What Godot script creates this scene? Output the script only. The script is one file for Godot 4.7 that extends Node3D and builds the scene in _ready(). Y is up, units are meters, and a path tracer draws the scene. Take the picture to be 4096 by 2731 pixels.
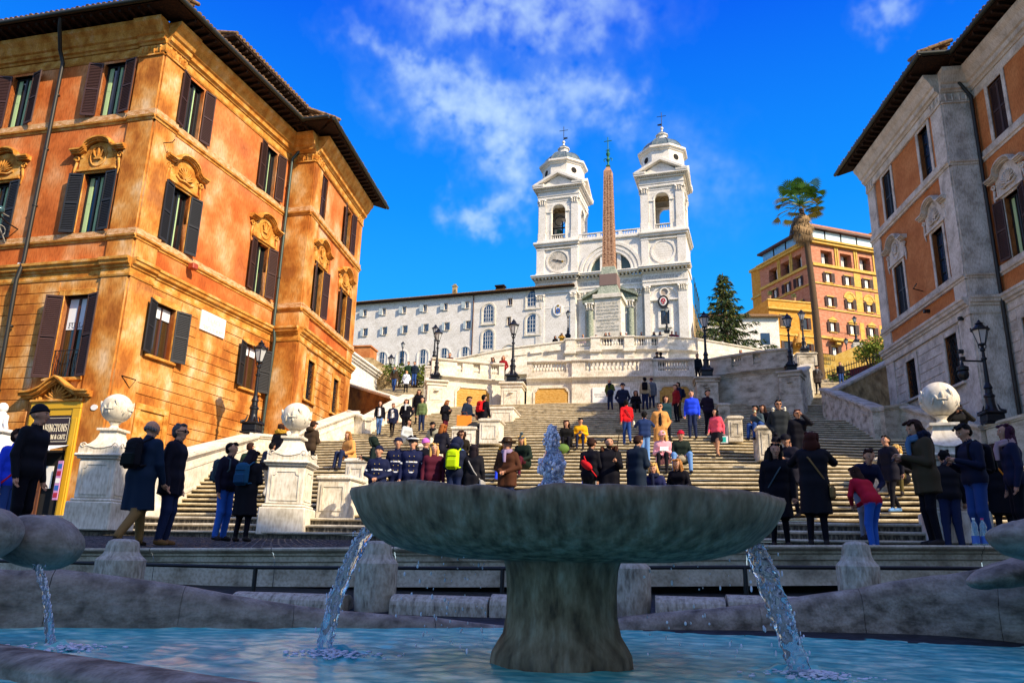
extends Node3D
# Stone stairway square with twin ochre palaces, twin-towered church, obelisk and boat-shaped fountain.
# x right, y up, metres; "d" is the distance up the square (world z = -d).

var rng := RandomNumberGenerator.new()
var used := {}
var M := {}

class MB:
	var v := PackedVector3Array()
	var n := PackedVector3Array()
	var c := PackedColorArray()
	var tint := false
	var col := Color.WHITE
	var T := Transform3D()
	func t3(a: Vector3, b: Vector3, d: Vector3, na: Vector3, nb: Vector3, nd: Vector3) -> void:
		if (b - a).cross(d - a).dot(na + nb + nd) > 0.0:
			var q := b; b = d; d = q
			q = nb; nb = nd; nd = q
		v.append(T * a); v.append(T * b); v.append(T * d)
		n.append((T.basis * na).normalized()); n.append((T.basis * nb).normalized()); n.append((T.basis * nd).normalized())
		if tint:
			c.append(col); c.append(col); c.append(col)
	func q4(a: Vector3, b: Vector3, d: Vector3, e: Vector3, out: Vector3) -> void:
		var m := (b - a).cross(e - a)
		if m.length_squared() < 1e-14:
			m = (d - b).cross(e - d)
		m = m.normalized()
		if m.dot(out) < 0.0:
			m = -m
		t3(a, b, d, m, m, m)
		t3(a, d, e, m, m, m)
	func box(o: Vector3, s: Vector3, bev := 0.0) -> void:
		var h := s * 0.5
		if bev <= 0.0:
			for ax in 3:
				var u := (ax + 1) % 3
				var w := (ax + 2) % 3
				for sg in [-1.0, 1.0]:
					var p := Vector3.ZERO; p[ax] = h[ax] * sg
					var du := Vector3.ZERO; du[u] = h[u]
					var dw := Vector3.ZERO; dw[w] = h[w]
					var nn := Vector3.ZERO; nn[ax] = sg
					q4(o + p - du - dw, o + p + du - dw, o + p + du + dw, o + p - du + dw, nn)
			return
		var i := h - Vector3(bev, bev, bev)
		for ax in 3:
			var u := (ax + 1) % 3
			var w := (ax + 2) % 3
			for sg in [-1.0, 1.0]:
				var p := Vector3.ZERO; p[ax] = h[ax] * sg
				var du := Vector3.ZERO; du[u] = i[u]
				var dw := Vector3.ZERO; dw[w] = i[w]
				var nn := Vector3.ZERO; nn[ax] = sg
				q4(o + p - du - dw, o + p + du - dw, o + p + du + dw, o + p - du + dw, nn)
				for s2 in [-1.0, 1.0]:
					var a := Vector3.ZERO; a[ax] = h[ax] * sg; a[u] = i[u] * s2
					var b := Vector3.ZERO; b[ax] = i[ax] * sg; b[u] = h[u] * s2
					var n2 := Vector3.ZERO; n2[ax] = sg; n2[u] = s2
					q4(o + a - dw, o + a + dw, o + b + dw, o + b - dw, n2)
		for sx in [-1.0, 1.0]:
			for sy in [-1.0, 1.0]:
				for sz in [-1.0, 1.0]:
					var nn := Vector3(sx, sy, sz).normalized()
					t3(o + Vector3(h.x * sx, i.y * sy, i.z * sz), o + Vector3(i.x * sx, h.y * sy, i.z * sz), o + Vector3(i.x * sx, i.y * sy, h.z * sz), nn, nn, nn)
	func b2(x0: float, x1: float, y0: float, y1: float, z0: float, z1: float, bev := 0.0) -> void:
		box(Vector3((x0 + x1) * 0.5, (y0 + y1) * 0.5, (z0 + z1) * 0.5), Vector3(absf(x1 - x0), absf(y1 - y0), absf(z1 - z0)), bev)
	# polygon in (x,y), pushed from z0 to z1
	func ext(poly: PackedVector2Array, z0: float, z1: float, ax := 0) -> void:
		var area := 0.0
		var k := poly.size()
		for i in k:
			var a := poly[i]
			var b := poly[(i + 1) % k]
			area += a.x * b.y - b.x * a.y
		var sg := 1.0 if area > 0.0 else -1.0
		for i in k:
			var a := poly[i]
			var b := poly[(i + 1) % k]
			var nn := Vector2(b.y - a.y, a.x - b.x) * sg
			if nn.length_squared() < 1e-12:
				continue
			q4(mp(a, z0, ax), mp(b, z0, ax), mp(b, z1, ax), mp(a, z1, ax), mp(nn, 0.0, ax))
		var ix := Geometry2D.triangulate_polygon(poly)
		for j in range(0, ix.size(), 3):
			for z in [z0, z1]:
				var nn := mp(Vector2.ZERO, 1.0 if (z == z1) == (z1 > z0) else -1.0, ax)
				t3(mp(poly[ix[j]], z, ax), mp(poly[ix[j + 1]], z, ax), mp(poly[ix[j + 2]], z, ax), nn, nn, nn)
	func mp(p: Vector2, z: float, ax: int) -> Vector3:
		return Vector3(p.x, p.y, z) if ax == 0 else Vector3(z, p.y, p.x)   # ax 1: profile in (z,y) run along x
	func lathe(pr: Array, seg := 12, o := Vector3.ZERO, sx := 1.0, sz := 1.0, a0 := 0.0, flat := false) -> void:
		for i in range(pr.size() - 1):
			var p: Vector2 = pr[i]
			var q: Vector2 = pr[i + 1]
			var e := q - p
			if e.length_squared() < 1e-12:
				continue
			var nn := Vector2(e.y, -e.x).normalized()
			for j in seg:
				var t0 := a0 + TAU * j / seg
				var t1 := a0 + TAU * (j + 1) / seg
				var c0 := Vector3(cos(t0), 0, sin(t0))
				var c1 := Vector3(cos(t1), 0, sin(t1))
				var sc := Vector3(sx, 1, sz)
				var n0 := Vector3(c0.x * nn.x / sx, nn.y, c0.z * nn.x / sz).normalized()
				var n1 := Vector3(c1.x * nn.x / sx, nn.y, c1.z * nn.x / sz).normalized()
				if flat:
					n0 = (n0 + n1).normalized(); n1 = n0
				var A := o + (c0 * p.x) * sc + Vector3(0, p.y, 0)
				var B := o + (c1 * p.x) * sc + Vector3(0, p.y, 0)
				var C := o + (c1 * q.x) * sc + Vector3(0, q.y, 0)
				var D := o + (c0 * q.x) * sc + Vector3(0, q.y, 0)
				if p.x > 1e-5:
					t3(A, B, C, n0, n1, n1)
				if q.x > 1e-5:
					t3(A, C, D, n0, n1, n0)
	func tube(pts: Array, rad, seg := 6, cap := true) -> void:
		var rings := []
		var k := pts.size()
		var side := Vector3.RIGHT
		for i in k:
			var d: Vector3 = (pts[mini(i + 1, k - 1)] - pts[maxi(i - 1, 0)]).normalized()
			if i == 0:
				side = d.cross(Vector3.UP if absf(d.y) < 0.9 else Vector3.RIGHT).normalized()
			else:
				side = (side - d * side.dot(d)).normalized()
			var w := d.cross(side)
			var r: float = rad if rad is float else rad[i]
			var ring := []
			for j in seg:
				var t := TAU * j / seg
				ring.append([pts[i] + (side * cos(t) + w * sin(t)) * r, side * cos(t) + w * sin(t)])
			rings.append(ring)
		for i in k - 1:
			for j in seg:
				var a: Array = rings[i][j]
				var b: Array = rings[i][(j + 1) % seg]
				var e: Array = rings[i + 1][(j + 1) % seg]
				var f: Array = rings[i + 1][j]
				t3(a[0], b[0], e[0], a[1], b[1], e[1])
				t3(a[0], e[0], f[0], a[1], e[1], f[1])
		if cap:
			for en in [0, k - 1]:
				var d: Vector3 = (pts[0] - pts[1]).normalized() if en == 0 else (pts[k - 1] - pts[k - 2]).normalized()
				for j in range(1, seg - 1):
					t3(rings[en][0][0], rings[en][j][0], rings[en][j + 1][0], d, d, d)
	func ball(o: Vector3, r: Vector3, seg := 10, rows := 6, lo := -1.0, hi := 1.0, B := Basis()) -> void:
		for i in rows:
			var f0 := asin(lo) + (asin(hi) - asin(lo)) * i / rows
			var f1 := asin(lo) + (asin(hi) - asin(lo)) * (i + 1) / rows
			for j in seg:
				var t0 := TAU * j / seg
				var t1 := TAU * (j + 1) / seg
				var p := [Vector3(cos(f0) * cos(t0), sin(f0), cos(f0) * sin(t0)), Vector3(cos(f0) * cos(t1), sin(f0), cos(f0) * sin(t1)), Vector3(cos(f1) * cos(t1), sin(f1), cos(f1) * sin(t1)), Vector3(cos(f1) * cos(t0), sin(f1), cos(f1) * sin(t0))]
				var w := []
				var m := []
				for q in p:
					w.append(o + B * (q * r))
					m.append(B * ((q / r).normalized()))
				if f0 > -1.5707:
					t3(w[0], w[1], w[2], m[0], m[1], m[2])
				if f1 < 1.5707:
					t3(w[0], w[2], w[3], m[0], m[2], m[3])
	# rows of points, joined into a smooth skin; out(p) tells which way is out
	func skin(rows: Array, up := Vector3.UP, close := false) -> void:
		var h := rows.size()
		var w: int = rows[0].size()
		var nr := []
		for i in h:
			var line := []
			for j in w:
				var a: Vector3 = rows[i][(j + 1) % w if close else mini(j + 1, w - 1)] - rows[i][(j - 1 + w) % w if close else maxi(j - 1, 0)]
				var b: Vector3 = rows[mini(i + 1, h - 1)][j] - rows[maxi(i - 1, 0)][j]
				line.append(a.cross(b).normalized())
			nr.append(line)
		var tot := Vector3.ZERO
		if not close:
			for l in nr:
				for q in l:
					tot += q
		var flip := -1.0 if (not close and tot.dot(up) < 0.0) else 1.0
		if close:
			var cen := Vector3.ZERO
			for j in w:
				cen += rows[h / 2][j] / w
			flip = 1.0 if nr[h / 2][0].dot(rows[h / 2][0] - cen) > 0.0 else -1.0
		for i in h - 1:
			for j in (w if close else w - 1):
				var k := (j + 1) % w
				t3(rows[i][j], rows[i][k], rows[i + 1][k], nr[i][j] * flip, nr[i][k] * flip, nr[i + 1][k] * flip)
				t3(rows[i][j], rows[i + 1][k], rows[i + 1][j], nr[i][j] * flip, nr[i + 1][k] * flip, nr[i + 1][j] * flip)
	func mesh() -> ArrayMesh:
		var ar := []
		ar.resize(Mesh.ARRAY_MAX)
		ar[Mesh.ARRAY_VERTEX] = v
		ar[Mesh.ARRAY_NORMAL] = n
		if tint:
			ar[Mesh.ARRAY_COLOR] = c
		var m := ArrayMesh.new()
		if v.size() >= 3:
			m.add_surface_from_arrays(Mesh.PRIMITIVE_TRIANGLES, ar)
		return m

# ---------------------------------------------------------------- naming
func numbered(called: String) -> String:
	var k: int = used.get(called, 0)
	used[called] = k + 1
	return called if k == 0 else "%s_%03d" % [called, k]
func tag(o: Node, label: String, category: String, group := "") -> Node:
	o.set_meta("label", label)
	o.set_meta("category", category)
	if group:
		o.set_meta("group", group)
	return o
func thing(called: String, label: String, category: String, tr := Transform3D(), group := "") -> Node3D:
	var o := Node3D.new()
	o.name = numbered(called)
	add_child(o)
	o.transform = tr
	tag(o, label, category, group)
	return o
func ob(called: String, mb, m: Material, parent: Node = self) -> MeshInstance3D:
	var o := MeshInstance3D.new()
	if parent == self:
		o.name = numbered(called)
	else:
		var k: int = parent.get_meta("k_" + called, 0)
		parent.set_meta("k_" + called, k + 1)
		o.name = called if k == 0 else "%s_%03d" % [called, k]
	o.mesh = mb.mesh() if mb is MB else mb
	o.material_override = m
	parent.add_child(o, true)
	return o
func struct(called: String, mb, m: Material, parent: Node = self) -> MeshInstance3D:
	var o := ob(called, mb, m, parent)
	o.set_meta("kind", "structure")
	return o
func stuff(o: Node) -> Node:
	o.set_meta("kind", "stuff")
	return o
func unit(a: float) -> Vector3:
	var r := deg_to_rad(a)
	return Vector3(sin(r), 0, -cos(r))
func frame(o: Vector3, heading: float) -> Transform3D:   # x along the heading, z out of the wall
	var x := unit(heading)
	return Transform3D(Basis(x, Vector3.UP, x.cross(Vector3.UP)), o)
func P(x: float, y: float, d: float) -> Vector3:
	return Vector3(x, y, -d)

# ---------------------------------------------------------------- materials
func hx(s: String) -> Color:
	return Color.html(s)
func noise_tex(sd: int, freq: float, cols: Array, offs: Array, oct := 5, size := 512, kind := FastNoiseLite.TYPE_SIMPLEX_SMOOTH) -> NoiseTexture2D:
	var f := FastNoiseLite.new()
	f.seed = sd
	f.noise_type = kind
	f.frequency = freq
	f.fractal_octaves = oct
	f.fractal_gain = 0.55
	var t := NoiseTexture2D.new()
	t.width = size
	t.height = size
	t.seamless = true
	t.noise = f
	if cols.size():
		var g := Gradient.new()
		g.offsets = PackedFloat32Array(offs)
		var pc := PackedColorArray()
		for q in cols:
			pc.append(q if q is Color else hx(q))
		g.colors = pc
		t.color_ramp = g
	return t
func plain(key: String, col: String, rough := 0.8, metal := 0.0, spec := 0.5) -> StandardMaterial3D:
	var m := StandardMaterial3D.new()
	m.resource_name = key
	m.albedo_color = hx(col)
	m.roughness = rough
	m.metallic = metal
	m.metallic_specular = spec
	M[key] = m
	return m
var shared := {}
# cols: tones of the thing itself, over a patch size in metres; grain: fine multiply
func rough_mat(key: String, sd: int, freq: float, cols: Array, offs: Array, patch: Vector3, bump := 3.0, rough := 0.85, fine := 1.0, streak := 1.0) -> StandardMaterial3D:
	var m := StandardMaterial3D.new()
	m.resource_name = key
	m.albedo_texture = noise_tex(sd, freq, cols, offs)
	m.uv1_triplanar = true
	m.uv1_world_triplanar = true
	m.uv1_scale = Vector3(1.0 / patch.x, 1.0 / patch.y, 1.0 / patch.z)
	m.uv1_offset = Vector3(0.13, 0.31, 0.47)
	m.roughness = rough
	m.metallic_specular = 0.35
	if not shared.has("grain"):
		shared.grain = noise_tex(91, 0.05, ["d6d0c8", "f3f1ec", "ffffff"], [0.2, 0.5, 0.8], 4)
		shared.bump = noise_tex(92, 0.03, [], [], 5)
		shared.mask = noise_tex(93, 0.5, ["ffffff", "ffffff"], [0, 1], 1, 16)
	m.detail_enabled = fine > 0.0
	if fine > 0.0:
		m.detail_albedo = shared.grain
		m.detail_mask = shared.mask
		m.detail_blend_mode = BaseMaterial3D.BLEND_MODE_MUL
		m.detail_uv_layer = BaseMaterial3D.DETAIL_UV_2
		m.uv2_triplanar = true
		m.uv2_world_triplanar = true
		m.uv2_scale = Vector3(fine, fine * streak, fine)
	if bump > 0.0:
		m.heightmap_enabled = true
		m.heightmap_texture = shared.bump
		m.heightmap_scale = bump * 0.35
	M[key] = m
	return m
func glass(key: String, tintc: String, alpha: float) -> StandardMaterial3D:
	var m := StandardMaterial3D.new()
	m.resource_name = key
	var q := hx(tintc)
	q.a = alpha
	m.albedo_color = q
	m.transparency = BaseMaterial3D.TRANSPARENCY_ALPHA
	m.roughness = 0.03
	m.metallic_specular = 0.5
	M[key] = m
	return m
func text(called: String, s: String, size: float, at: Vector3, m: Material, parent: Node, font := "Droid Serif", thick := 0.01, width := 0.0) -> MeshInstance3D:
	var tm := TextMesh.new()
	var f := SystemFont.new()
	f.font_names = PackedStringArray([font])
	tm.font = f
	tm.text = s
	tm.font_size = 64
	tm.pixel_size = size / 46.0
	tm.depth = thick
	tm.curve_step = 4.0
	var o := ob(called, tm, m, parent)
	o.position = at
	if width > 0.0:
		var w := tm.get_aabb().size.x
		if w > 0.01:
			o.scale = Vector3(width / w, 1, 1)
	return o

func smooth01(a: float, b: float, x: float) -> float:
	var t := clampf((x - a) / (b - a), 0.0, 1.0)
	return t * t * (3.0 - 2.0 * t)
const FL := [[16.0, 0.4, 0.17, 3], [18.0, 0.4, 0.148, 12], [24.9, 0.4, 0.162, 12], [31.2, 0.4, 0.155, 12], [37.3, 0.4, 0.155, 12], [43.2, 0.4, 0.155, 12], [48.8, 0.4, 0.155, 12], [54.6, 0.4, 0.155, 8]]
func deff(x: float, d: float) -> float:
	var q := minf(absf(x), 10.0)
	return d + 0.10 * x * (1.0 - smooth01(16, 27, d)) - 0.012 * q * q * smooth01(20, 32, d)
func front(e: float, x: float) -> float:     # distance at which the step that starts at e begins, at x
	var lo := e - 4.0
	var hi := e + 5.0
	for i in 24:
		var m := (lo + hi) * 0.5
		if deff(x, m) < e:
			lo = m
		else:
			hi = m
	return (lo + hi) * 0.5
func left_edge(d: float) -> float:
	if d < 17.9: return -15.0
	if d < 28.6: return lerpf(-10.35, -12.9, (d - 17.9) / 10.7)
	if d < 34.8: return lerpf(-11.9, -11.5, (d - 28.6) / 6.2)
	if d < 40.4: return -10.75
	return -16.6
func right_edge(d: float) -> float:
	if d < 17.0: return 14.5
	if d < 28.6: return lerpf(12.4, 13.6, (d - 17.0) / 11.6)
	if d < 33.8: return lerpf(13.6, 12.5, (d - 28.6) / 5.2)
	if d < 40.2: return 11.4
	return 19.0
func paving(x: float, d: float) -> float:
	var k := clampf((d - 8.5) / 7.5, 0.0, 1.0)
	return clampf(0.027 * (x + 4.5), -0.1, 0.3) * (1.0 - k) + 0.33 * k

func _ready() -> void:
	rng.seed = 7
	view_and_light()
	materials()
	square()
	stairs()
	parapets()
	terraces()
	palace_left()
	palace_right()
	church()
	convent()
	hotel()
	obelisk()
	greenery()
	lamps()
	fountain()
	small_things()
	people()

func view_and_light() -> void:
	var cam := Camera3D.new()
	cam.name = "camera"
	add_child(cam)
	cam.position = Vector3(2, 0, 0)
	cam.basis = Basis(Vector3.UP, deg_to_rad(9.5)) * Basis(Vector3.RIGHT, deg_to_rad(15.6)) * Basis(Vector3.BACK, deg_to_rad(1.33))
	cam.fov = 47.01
	cam.near = 0.05
	cam.far = 900.0
	cam.current = true
	var sun := DirectionalLight3D.new()
	sun.name = "sun"
	add_child(sun)
	var el := deg_to_rad(37.0)
	var az := deg_to_rad(58.0)
	var s := Vector3(sin(az) * cos(el), sin(el), cos(az) * cos(el))
	sun.look_at_from_position(s * 100.0, Vector3.ZERO)
	sun.light_energy = 1.42
	sun.light_color = Color(1.0, 0.92, 0.80)
	sun.light_angular_distance = 0.5
	sun.shadow_enabled = true
	var env := Environment.new()
	env.background_mode = Environment.BG_SKY
	var sky := Sky.new()
	var pm := PanoramaSkyMaterial.new()
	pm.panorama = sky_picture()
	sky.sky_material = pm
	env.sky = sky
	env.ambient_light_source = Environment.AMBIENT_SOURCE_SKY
	env.tonemap_mode = Environment.TONE_MAPPER_LINEAR
	env.tonemap_exposure = 1.85
	env.sdfgi_enabled = true
	env.ssao_enabled = true
	env.ssil_enabled = true
	var we := WorldEnvironment.new()
	we.name = "air"
	we.environment = env
	add_child(we)

# blue air with thin torn clouds, by direction; heading in degrees from straight up the stairs, right positive
const CLOUDS := [[-14.5, 32.3, 4.8, 1.9, 12.0, 1.0], [-10.8, 30.0, 3.2, 2.0, 30.0, 0.9], [-6.0, 33.0, 4.0, 1.7, -8.0, 0.75], [-18.5, 35.0, 4.0, 0.8, 12.0, 0.65], [-13.0, 38.3, 6.0, 1.6, 5.0, 0.85], [-4.0, 38.3, 5.0, 1.5, 0.0, 0.5], [-12.3, 25.0, 2.0, 0.9, -8.0, 0.95], [-9.0, 25.9, 1.3, 1.3, 40.0, 0.55], [-9.3, 28.0, 1.6, 1.6, 50.0, 0.4], [-1.5, 32.0, 2.0, 1.2, 30.0, 0.5], [4.0, 27.0, 4.0, 2.5, 20.0, 0.22], [20.4, 35.6, 1.5, 0.8, 0.0, 0.5]]
func sky_picture() -> ImageTexture:
	var w := 4096
	var h := 2048
	var col := func(el: float) -> Color:
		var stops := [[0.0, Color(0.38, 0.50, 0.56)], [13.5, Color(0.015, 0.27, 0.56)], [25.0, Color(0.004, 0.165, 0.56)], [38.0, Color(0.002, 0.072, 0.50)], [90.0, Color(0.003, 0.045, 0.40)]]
		if el <= stops[0][0]:
			return stops[0][1]
		for i in 4:
			if el <= stops[i + 1][0]:
				return (stops[i][1] as Color).lerp(stops[i + 1][1], (el - stops[i][0]) / (stops[i + 1][0] - stops[i][0]))
		return stops[4][1]
	var im := Image.create(w, h, false, Image.FORMAT_RGBF)
	for y in h:
		var el := 90.0 - (y + 0.5) * 180.0 / h
		im.fill_rect(Rect2i(0, y, w, 1), col.call(el) if el > 0.0 else Color(0.12, 0.115, 0.11))
	var f := FastNoiseLite.new()
	f.seed = 5
	f.frequency = 0.16
	f.fractal_octaves = 6
	f.fractal_gain = 0.58
	var g := FastNoiseLite.new()
	g.seed = 11
	g.frequency = 0.07
	g.fractal_octaves = 3
	# fuller, whiter cloud out of view, added to lift the shade; coarser there
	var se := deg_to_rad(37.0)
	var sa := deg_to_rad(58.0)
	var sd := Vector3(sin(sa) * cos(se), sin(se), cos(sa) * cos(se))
	var small := Image.create(1024, 256, false, Image.FORMAT_RGBF)
	for y in 256:
		var el := 90.0 - (y + 0.5) * 90.0 / 256.0
		for x in 1024:
			var hd := (x + 0.5) * 360.0 / 1024.0
			var a := deg_to_rad(hd)
			var p := Vector3(cos(a), 0, sin(a)) * 40.0
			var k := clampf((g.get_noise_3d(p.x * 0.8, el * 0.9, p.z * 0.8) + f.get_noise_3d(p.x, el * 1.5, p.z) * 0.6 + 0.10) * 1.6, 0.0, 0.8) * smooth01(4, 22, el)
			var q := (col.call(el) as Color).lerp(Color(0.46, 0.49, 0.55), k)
			# white glow round the sun, added out of view to fill the shaded foreground
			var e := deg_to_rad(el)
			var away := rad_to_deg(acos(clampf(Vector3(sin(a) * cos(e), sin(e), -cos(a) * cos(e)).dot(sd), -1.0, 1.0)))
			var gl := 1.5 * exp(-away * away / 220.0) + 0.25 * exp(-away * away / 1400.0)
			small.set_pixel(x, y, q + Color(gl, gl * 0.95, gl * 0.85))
	small.resize(w, 1024, Image.INTERPOLATE_BILINEAR)
	# seen part: headings -56..+46 about straight ahead (-z), elevations 0..62
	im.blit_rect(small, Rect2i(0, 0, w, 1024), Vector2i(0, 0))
	var yb := int((90.0 - 64.0) * h / 180.0)
	for y in range(yb, 1024):
		var el := 90.0 - (y + 0.5) * 180.0 / h
		var base: Color = col.call(el)
		for xi in range(-660, 570):
			var hd := xi * 360.0 / w
			var fade := smooth01(-56.0, -48.0, hd) * (1.0 - smooth01(41.0, 49.0, hd)) * (1.0 - smooth01(58.0, 64.0, el))
			var px := posmod(xi, w)
			var k := 0.0
			var wx := hd + f.get_noise_2d(hd * 1.3 + 40.0, el * 1.3) * 3.0
			var wy := el + f.get_noise_2d(hd * 1.3, el * 1.3 + 90.0) * 2.2
			for b in CLOUDS:
				var r: float = deg_to_rad(b[4])
				var dx: float = wx - b[0]
				var dy: float = wy - b[1]
				var u: float = (dx * cos(r) - dy * sin(r)) / b[2]
				var q: float = (dx * sin(r) + dy * cos(r)) / b[3]
				var e := u * u + q * q
				if e < 5.0:
					k += b[5] * exp(-e)
			if k > 0.01:
				k *= clampf(0.66 + f.get_noise_2d(hd * 2.2, el * 3.0) * 0.75 + g.get_noise_2d(hd * 9.0, el * 12.0) * 0.25, 0.0, 1.2)
			k = 1.0 - exp(-k * 1.15)
			var c := base.lerp(Color(0.34, 0.46, 0.56), k)
			if fade >= 1.0:
				im.set_pixel(px, y, c)
			elif fade > 0.0:
				im.set_pixel(px, y, im.get_pixel(px, y).lerp(c, fade))
	return ImageTexture.create_from_image(im)

func materials() -> void:
	rough_mat("stucco_left", 21, 0.006, ["a8531f", "c56a30", "cd8048", "d89a6a", "e0b292"], [0.12, 0.36, 0.55, 0.72, 0.9], Vector3(9, 12, 9), 1.2, 0.9, 0.45, 0.25)
	rough_mat("stucco_course", 22, 0.008, ["9c581e", "bd7830", "ca8e48", "d6a870", "e0c098"], [0.15, 0.36, 0.54, 0.72, 0.9], Vector3(7, 10, 7), 1.2, 0.9, 0.45, 0.25)
	rough_mat("trim_ochre", 23, 0.012, ["ac6a22", "c98c3a", "d6a04e", "e0b67c"], [0.2, 0.45, 0.65, 0.9], Vector3(4, 4, 4), 0.8, 0.85, 0.6)
	rough_mat("sill_pale", 24, 0.02, ["b07a44", "cda172", "dcbb98"], [0.2, 0.5, 0.8], Vector3(4, 2, 4), 0.8, 0.85, 0.6)
	rough_mat("stucco_right", 25, 0.008, ["b06a38", "bd7642", "c8844e"], [0.2, 0.5, 0.8], Vector3(8, 8, 8), 0.6, 0.9, 0.5, 0.3)
	rough_mat("travertine_trim", 26, 0.012, ["a8a196", "c4bdb0", "d0c9bd", "dad4c9"], [0.15, 0.4, 0.6, 0.85], Vector3(5, 6, 5), 0.8, 0.85, 0.6, 0.3)
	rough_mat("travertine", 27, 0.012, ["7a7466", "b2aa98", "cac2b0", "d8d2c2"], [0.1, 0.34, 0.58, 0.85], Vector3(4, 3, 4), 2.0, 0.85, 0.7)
	rough_mat("travertine_white", 28, 0.012, ["bcb5a4", "d6d0c0", "e2dccf", "ebe6da"], [0.1, 0.35, 0.6, 0.85], Vector3(6, 4, 6), 1.0, 0.85, 0.5, 0.3)
	rough_mat("step_tread", 29, 0.015, ["8a8068", "bcb094", "d0c4a6", "ded4ba"], [0.15, 0.36, 0.6, 0.85], Vector3(3, 1, 3), 1.0, 0.8, 0.8)
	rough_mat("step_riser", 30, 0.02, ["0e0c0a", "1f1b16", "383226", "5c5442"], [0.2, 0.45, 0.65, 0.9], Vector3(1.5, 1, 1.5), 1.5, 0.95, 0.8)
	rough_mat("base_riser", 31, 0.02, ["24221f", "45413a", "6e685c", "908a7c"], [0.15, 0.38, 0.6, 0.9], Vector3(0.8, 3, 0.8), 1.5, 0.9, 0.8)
	rough_mat("cobble", 32, 0.03, ["20201f", "343231", "4c4744", "6a625a"], [0.2, 0.45, 0.65, 0.9], Vector3(2, 2, 2), 1.0, 0.42, 1.0)
	rough_mat("asphalt", 33, 0.03, ["16181c", "22252a", "33363c"], [0.2, 0.5, 0.8], Vector3(2, 2, 2), 0.8, 0.7, 1.0)
	rough_mat("panel_brick", 34, 0.03, ["a87b34", "c6984a", "cda45a", "d8b674"], [0.2, 0.4, 0.6, 0.85], Vector3(4, 0.9, 4), 1.0, 0.9, 0.8)
	rough_mat("church_white", 35, 0.01, ["d6d1c6", "e6e2d9", "edeae3", "f2efea"], [0.1, 0.3, 0.6, 0.9], Vector3(9, 14, 9), 1.0, 0.85, 0.4, 0.2)
	rough_mat("convent_white", 36, 0.01, ["dcd9d2", "e8e5df", "efede8"], [0.2, 0.5, 0.8], Vector3(9, 9, 9), 1.0, 0.9, 0.4, 0.2)
	rough_mat("lead", 37, 0.02, ["40525c", "5a6c74", "748284", "8c6c58"], [0.2, 0.45, 0.68, 0.95], Vector3(5, 5, 5), 1.0, 0.5, 0.5)
	rough_mat("granite_red", 38, 0.03, ["86624c", "a98064", "b89274", "c6a68a"], [0.15, 0.4, 0.65, 0.9], Vector3(4, 7, 4), 1.5, 0.8, 0.8)
	rough_mat("marble_green", 39, 0.02, ["5f6e60", "8d9788", "b3b7a8"], [0.2, 0.5, 0.85], Vector3(3, 3, 3), 0.5, 0.7, 0.6)
	rough_mat("hotel_pink", 40, 0.02, ["b3735a", "c08468", "c9937a"], [0.2, 0.5, 0.8], Vector3(6, 6, 6), 0.5, 0.9, 0.5)
	rough_mat("hotel_yellow", 41, 0.02, ["c79f48", "d2ae58", "dabd72"], [0.2, 0.5, 0.8], Vector3(6, 6, 6), 0.5, 0.9, 0.5)
	rough_mat("annex_orange", 42, 0.02, ["c4852e", "d0953c", "d8a452"], [0.2, 0.5, 0.8], Vector3(6, 6, 6), 0.5, 0.9, 0.5)
	rough_mat("fountain_stone", 43, 0.016, ["40362a", "75664f", "95856c", "aea792"], [0.14, 0.38, 0.62, 0.9], Vector3(0.9, 2.6, 0.9), 2.5, 0.7, 1.4, 0.3)
	rough_mat("hull_stone", 44, 0.016, ["4a443c", "7a7266", "968d80", "b0a89c"], [0.14, 0.38, 0.6, 0.88], Vector3(2.2, 1.2, 2.2), 2.5, 0.75, 1.4)
	rough_mat("bollard_stone", 45, 0.02, ["6e675c", "a39c8e", "bdb6a8", "ccc6ba"], [0.1, 0.34, 0.6, 0.88], Vector3(0.7, 2.4, 0.7), 2.0, 0.8, 1.4, 0.4)
	rough_mat("tiles", 46, 0.03, ["4a3a26", "7c5f40", "9a7a56", "6b6b38"], [0.2, 0.45, 0.7, 0.95], Vector3(3, 3, 3), 1.0, 0.9, 0.8)
	rough_mat("eave_wood", 47, 0.03, ["180f0a", "2a1a10", "3a2516"], [0.2, 0.5, 0.8], Vector3(2, 2, 2), 0.5, 0.9, 0.8)
	rough_mat("bark", 48, 0.05, ["3c3024", "5e4c3a", "7a664e"], [0.2, 0.5, 0.85], Vector3(2, 0.5, 2), 2.0, 0.95, 0.8)
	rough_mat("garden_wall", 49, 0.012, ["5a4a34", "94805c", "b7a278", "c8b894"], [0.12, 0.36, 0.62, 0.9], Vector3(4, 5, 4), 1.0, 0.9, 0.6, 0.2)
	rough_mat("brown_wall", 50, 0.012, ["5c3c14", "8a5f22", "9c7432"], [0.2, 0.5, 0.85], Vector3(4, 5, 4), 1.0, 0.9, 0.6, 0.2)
	rough_mat("hill", 51, 0.02, ["3c4020", "5a5a34", "7c7450"], [0.2, 0.5, 0.85], Vector3(9, 9, 9), 1.0, 0.95, 0.5)
	plain("shutter_brown", "3a211a", 0.6)
	plain("shutter_dark", "1d1f22", 0.6)
	plain("shutter_blue", "8fa0ac", 0.7)
	plain("frame_brown", "4a2616", 0.6)
	plain("frame_dark", "16171a", 0.5)
	plain("inner_green", "a4c08c", 0.7)
	plain("pane_dark", "0a1018", 0.04, 0.0, 0.9)
	plain("pane_warm", "3a2c18", 0.08, 0.0, 0.7)
	plain("blind_white", "d8dce0", 0.8)
	plain("iron", "14171b", 0.45, 0.3)
	plain("iron_green", "23302f", 0.5, 0.3)
	plain("lamp_iron", "15191f", 0.4, 0.4)
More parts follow.
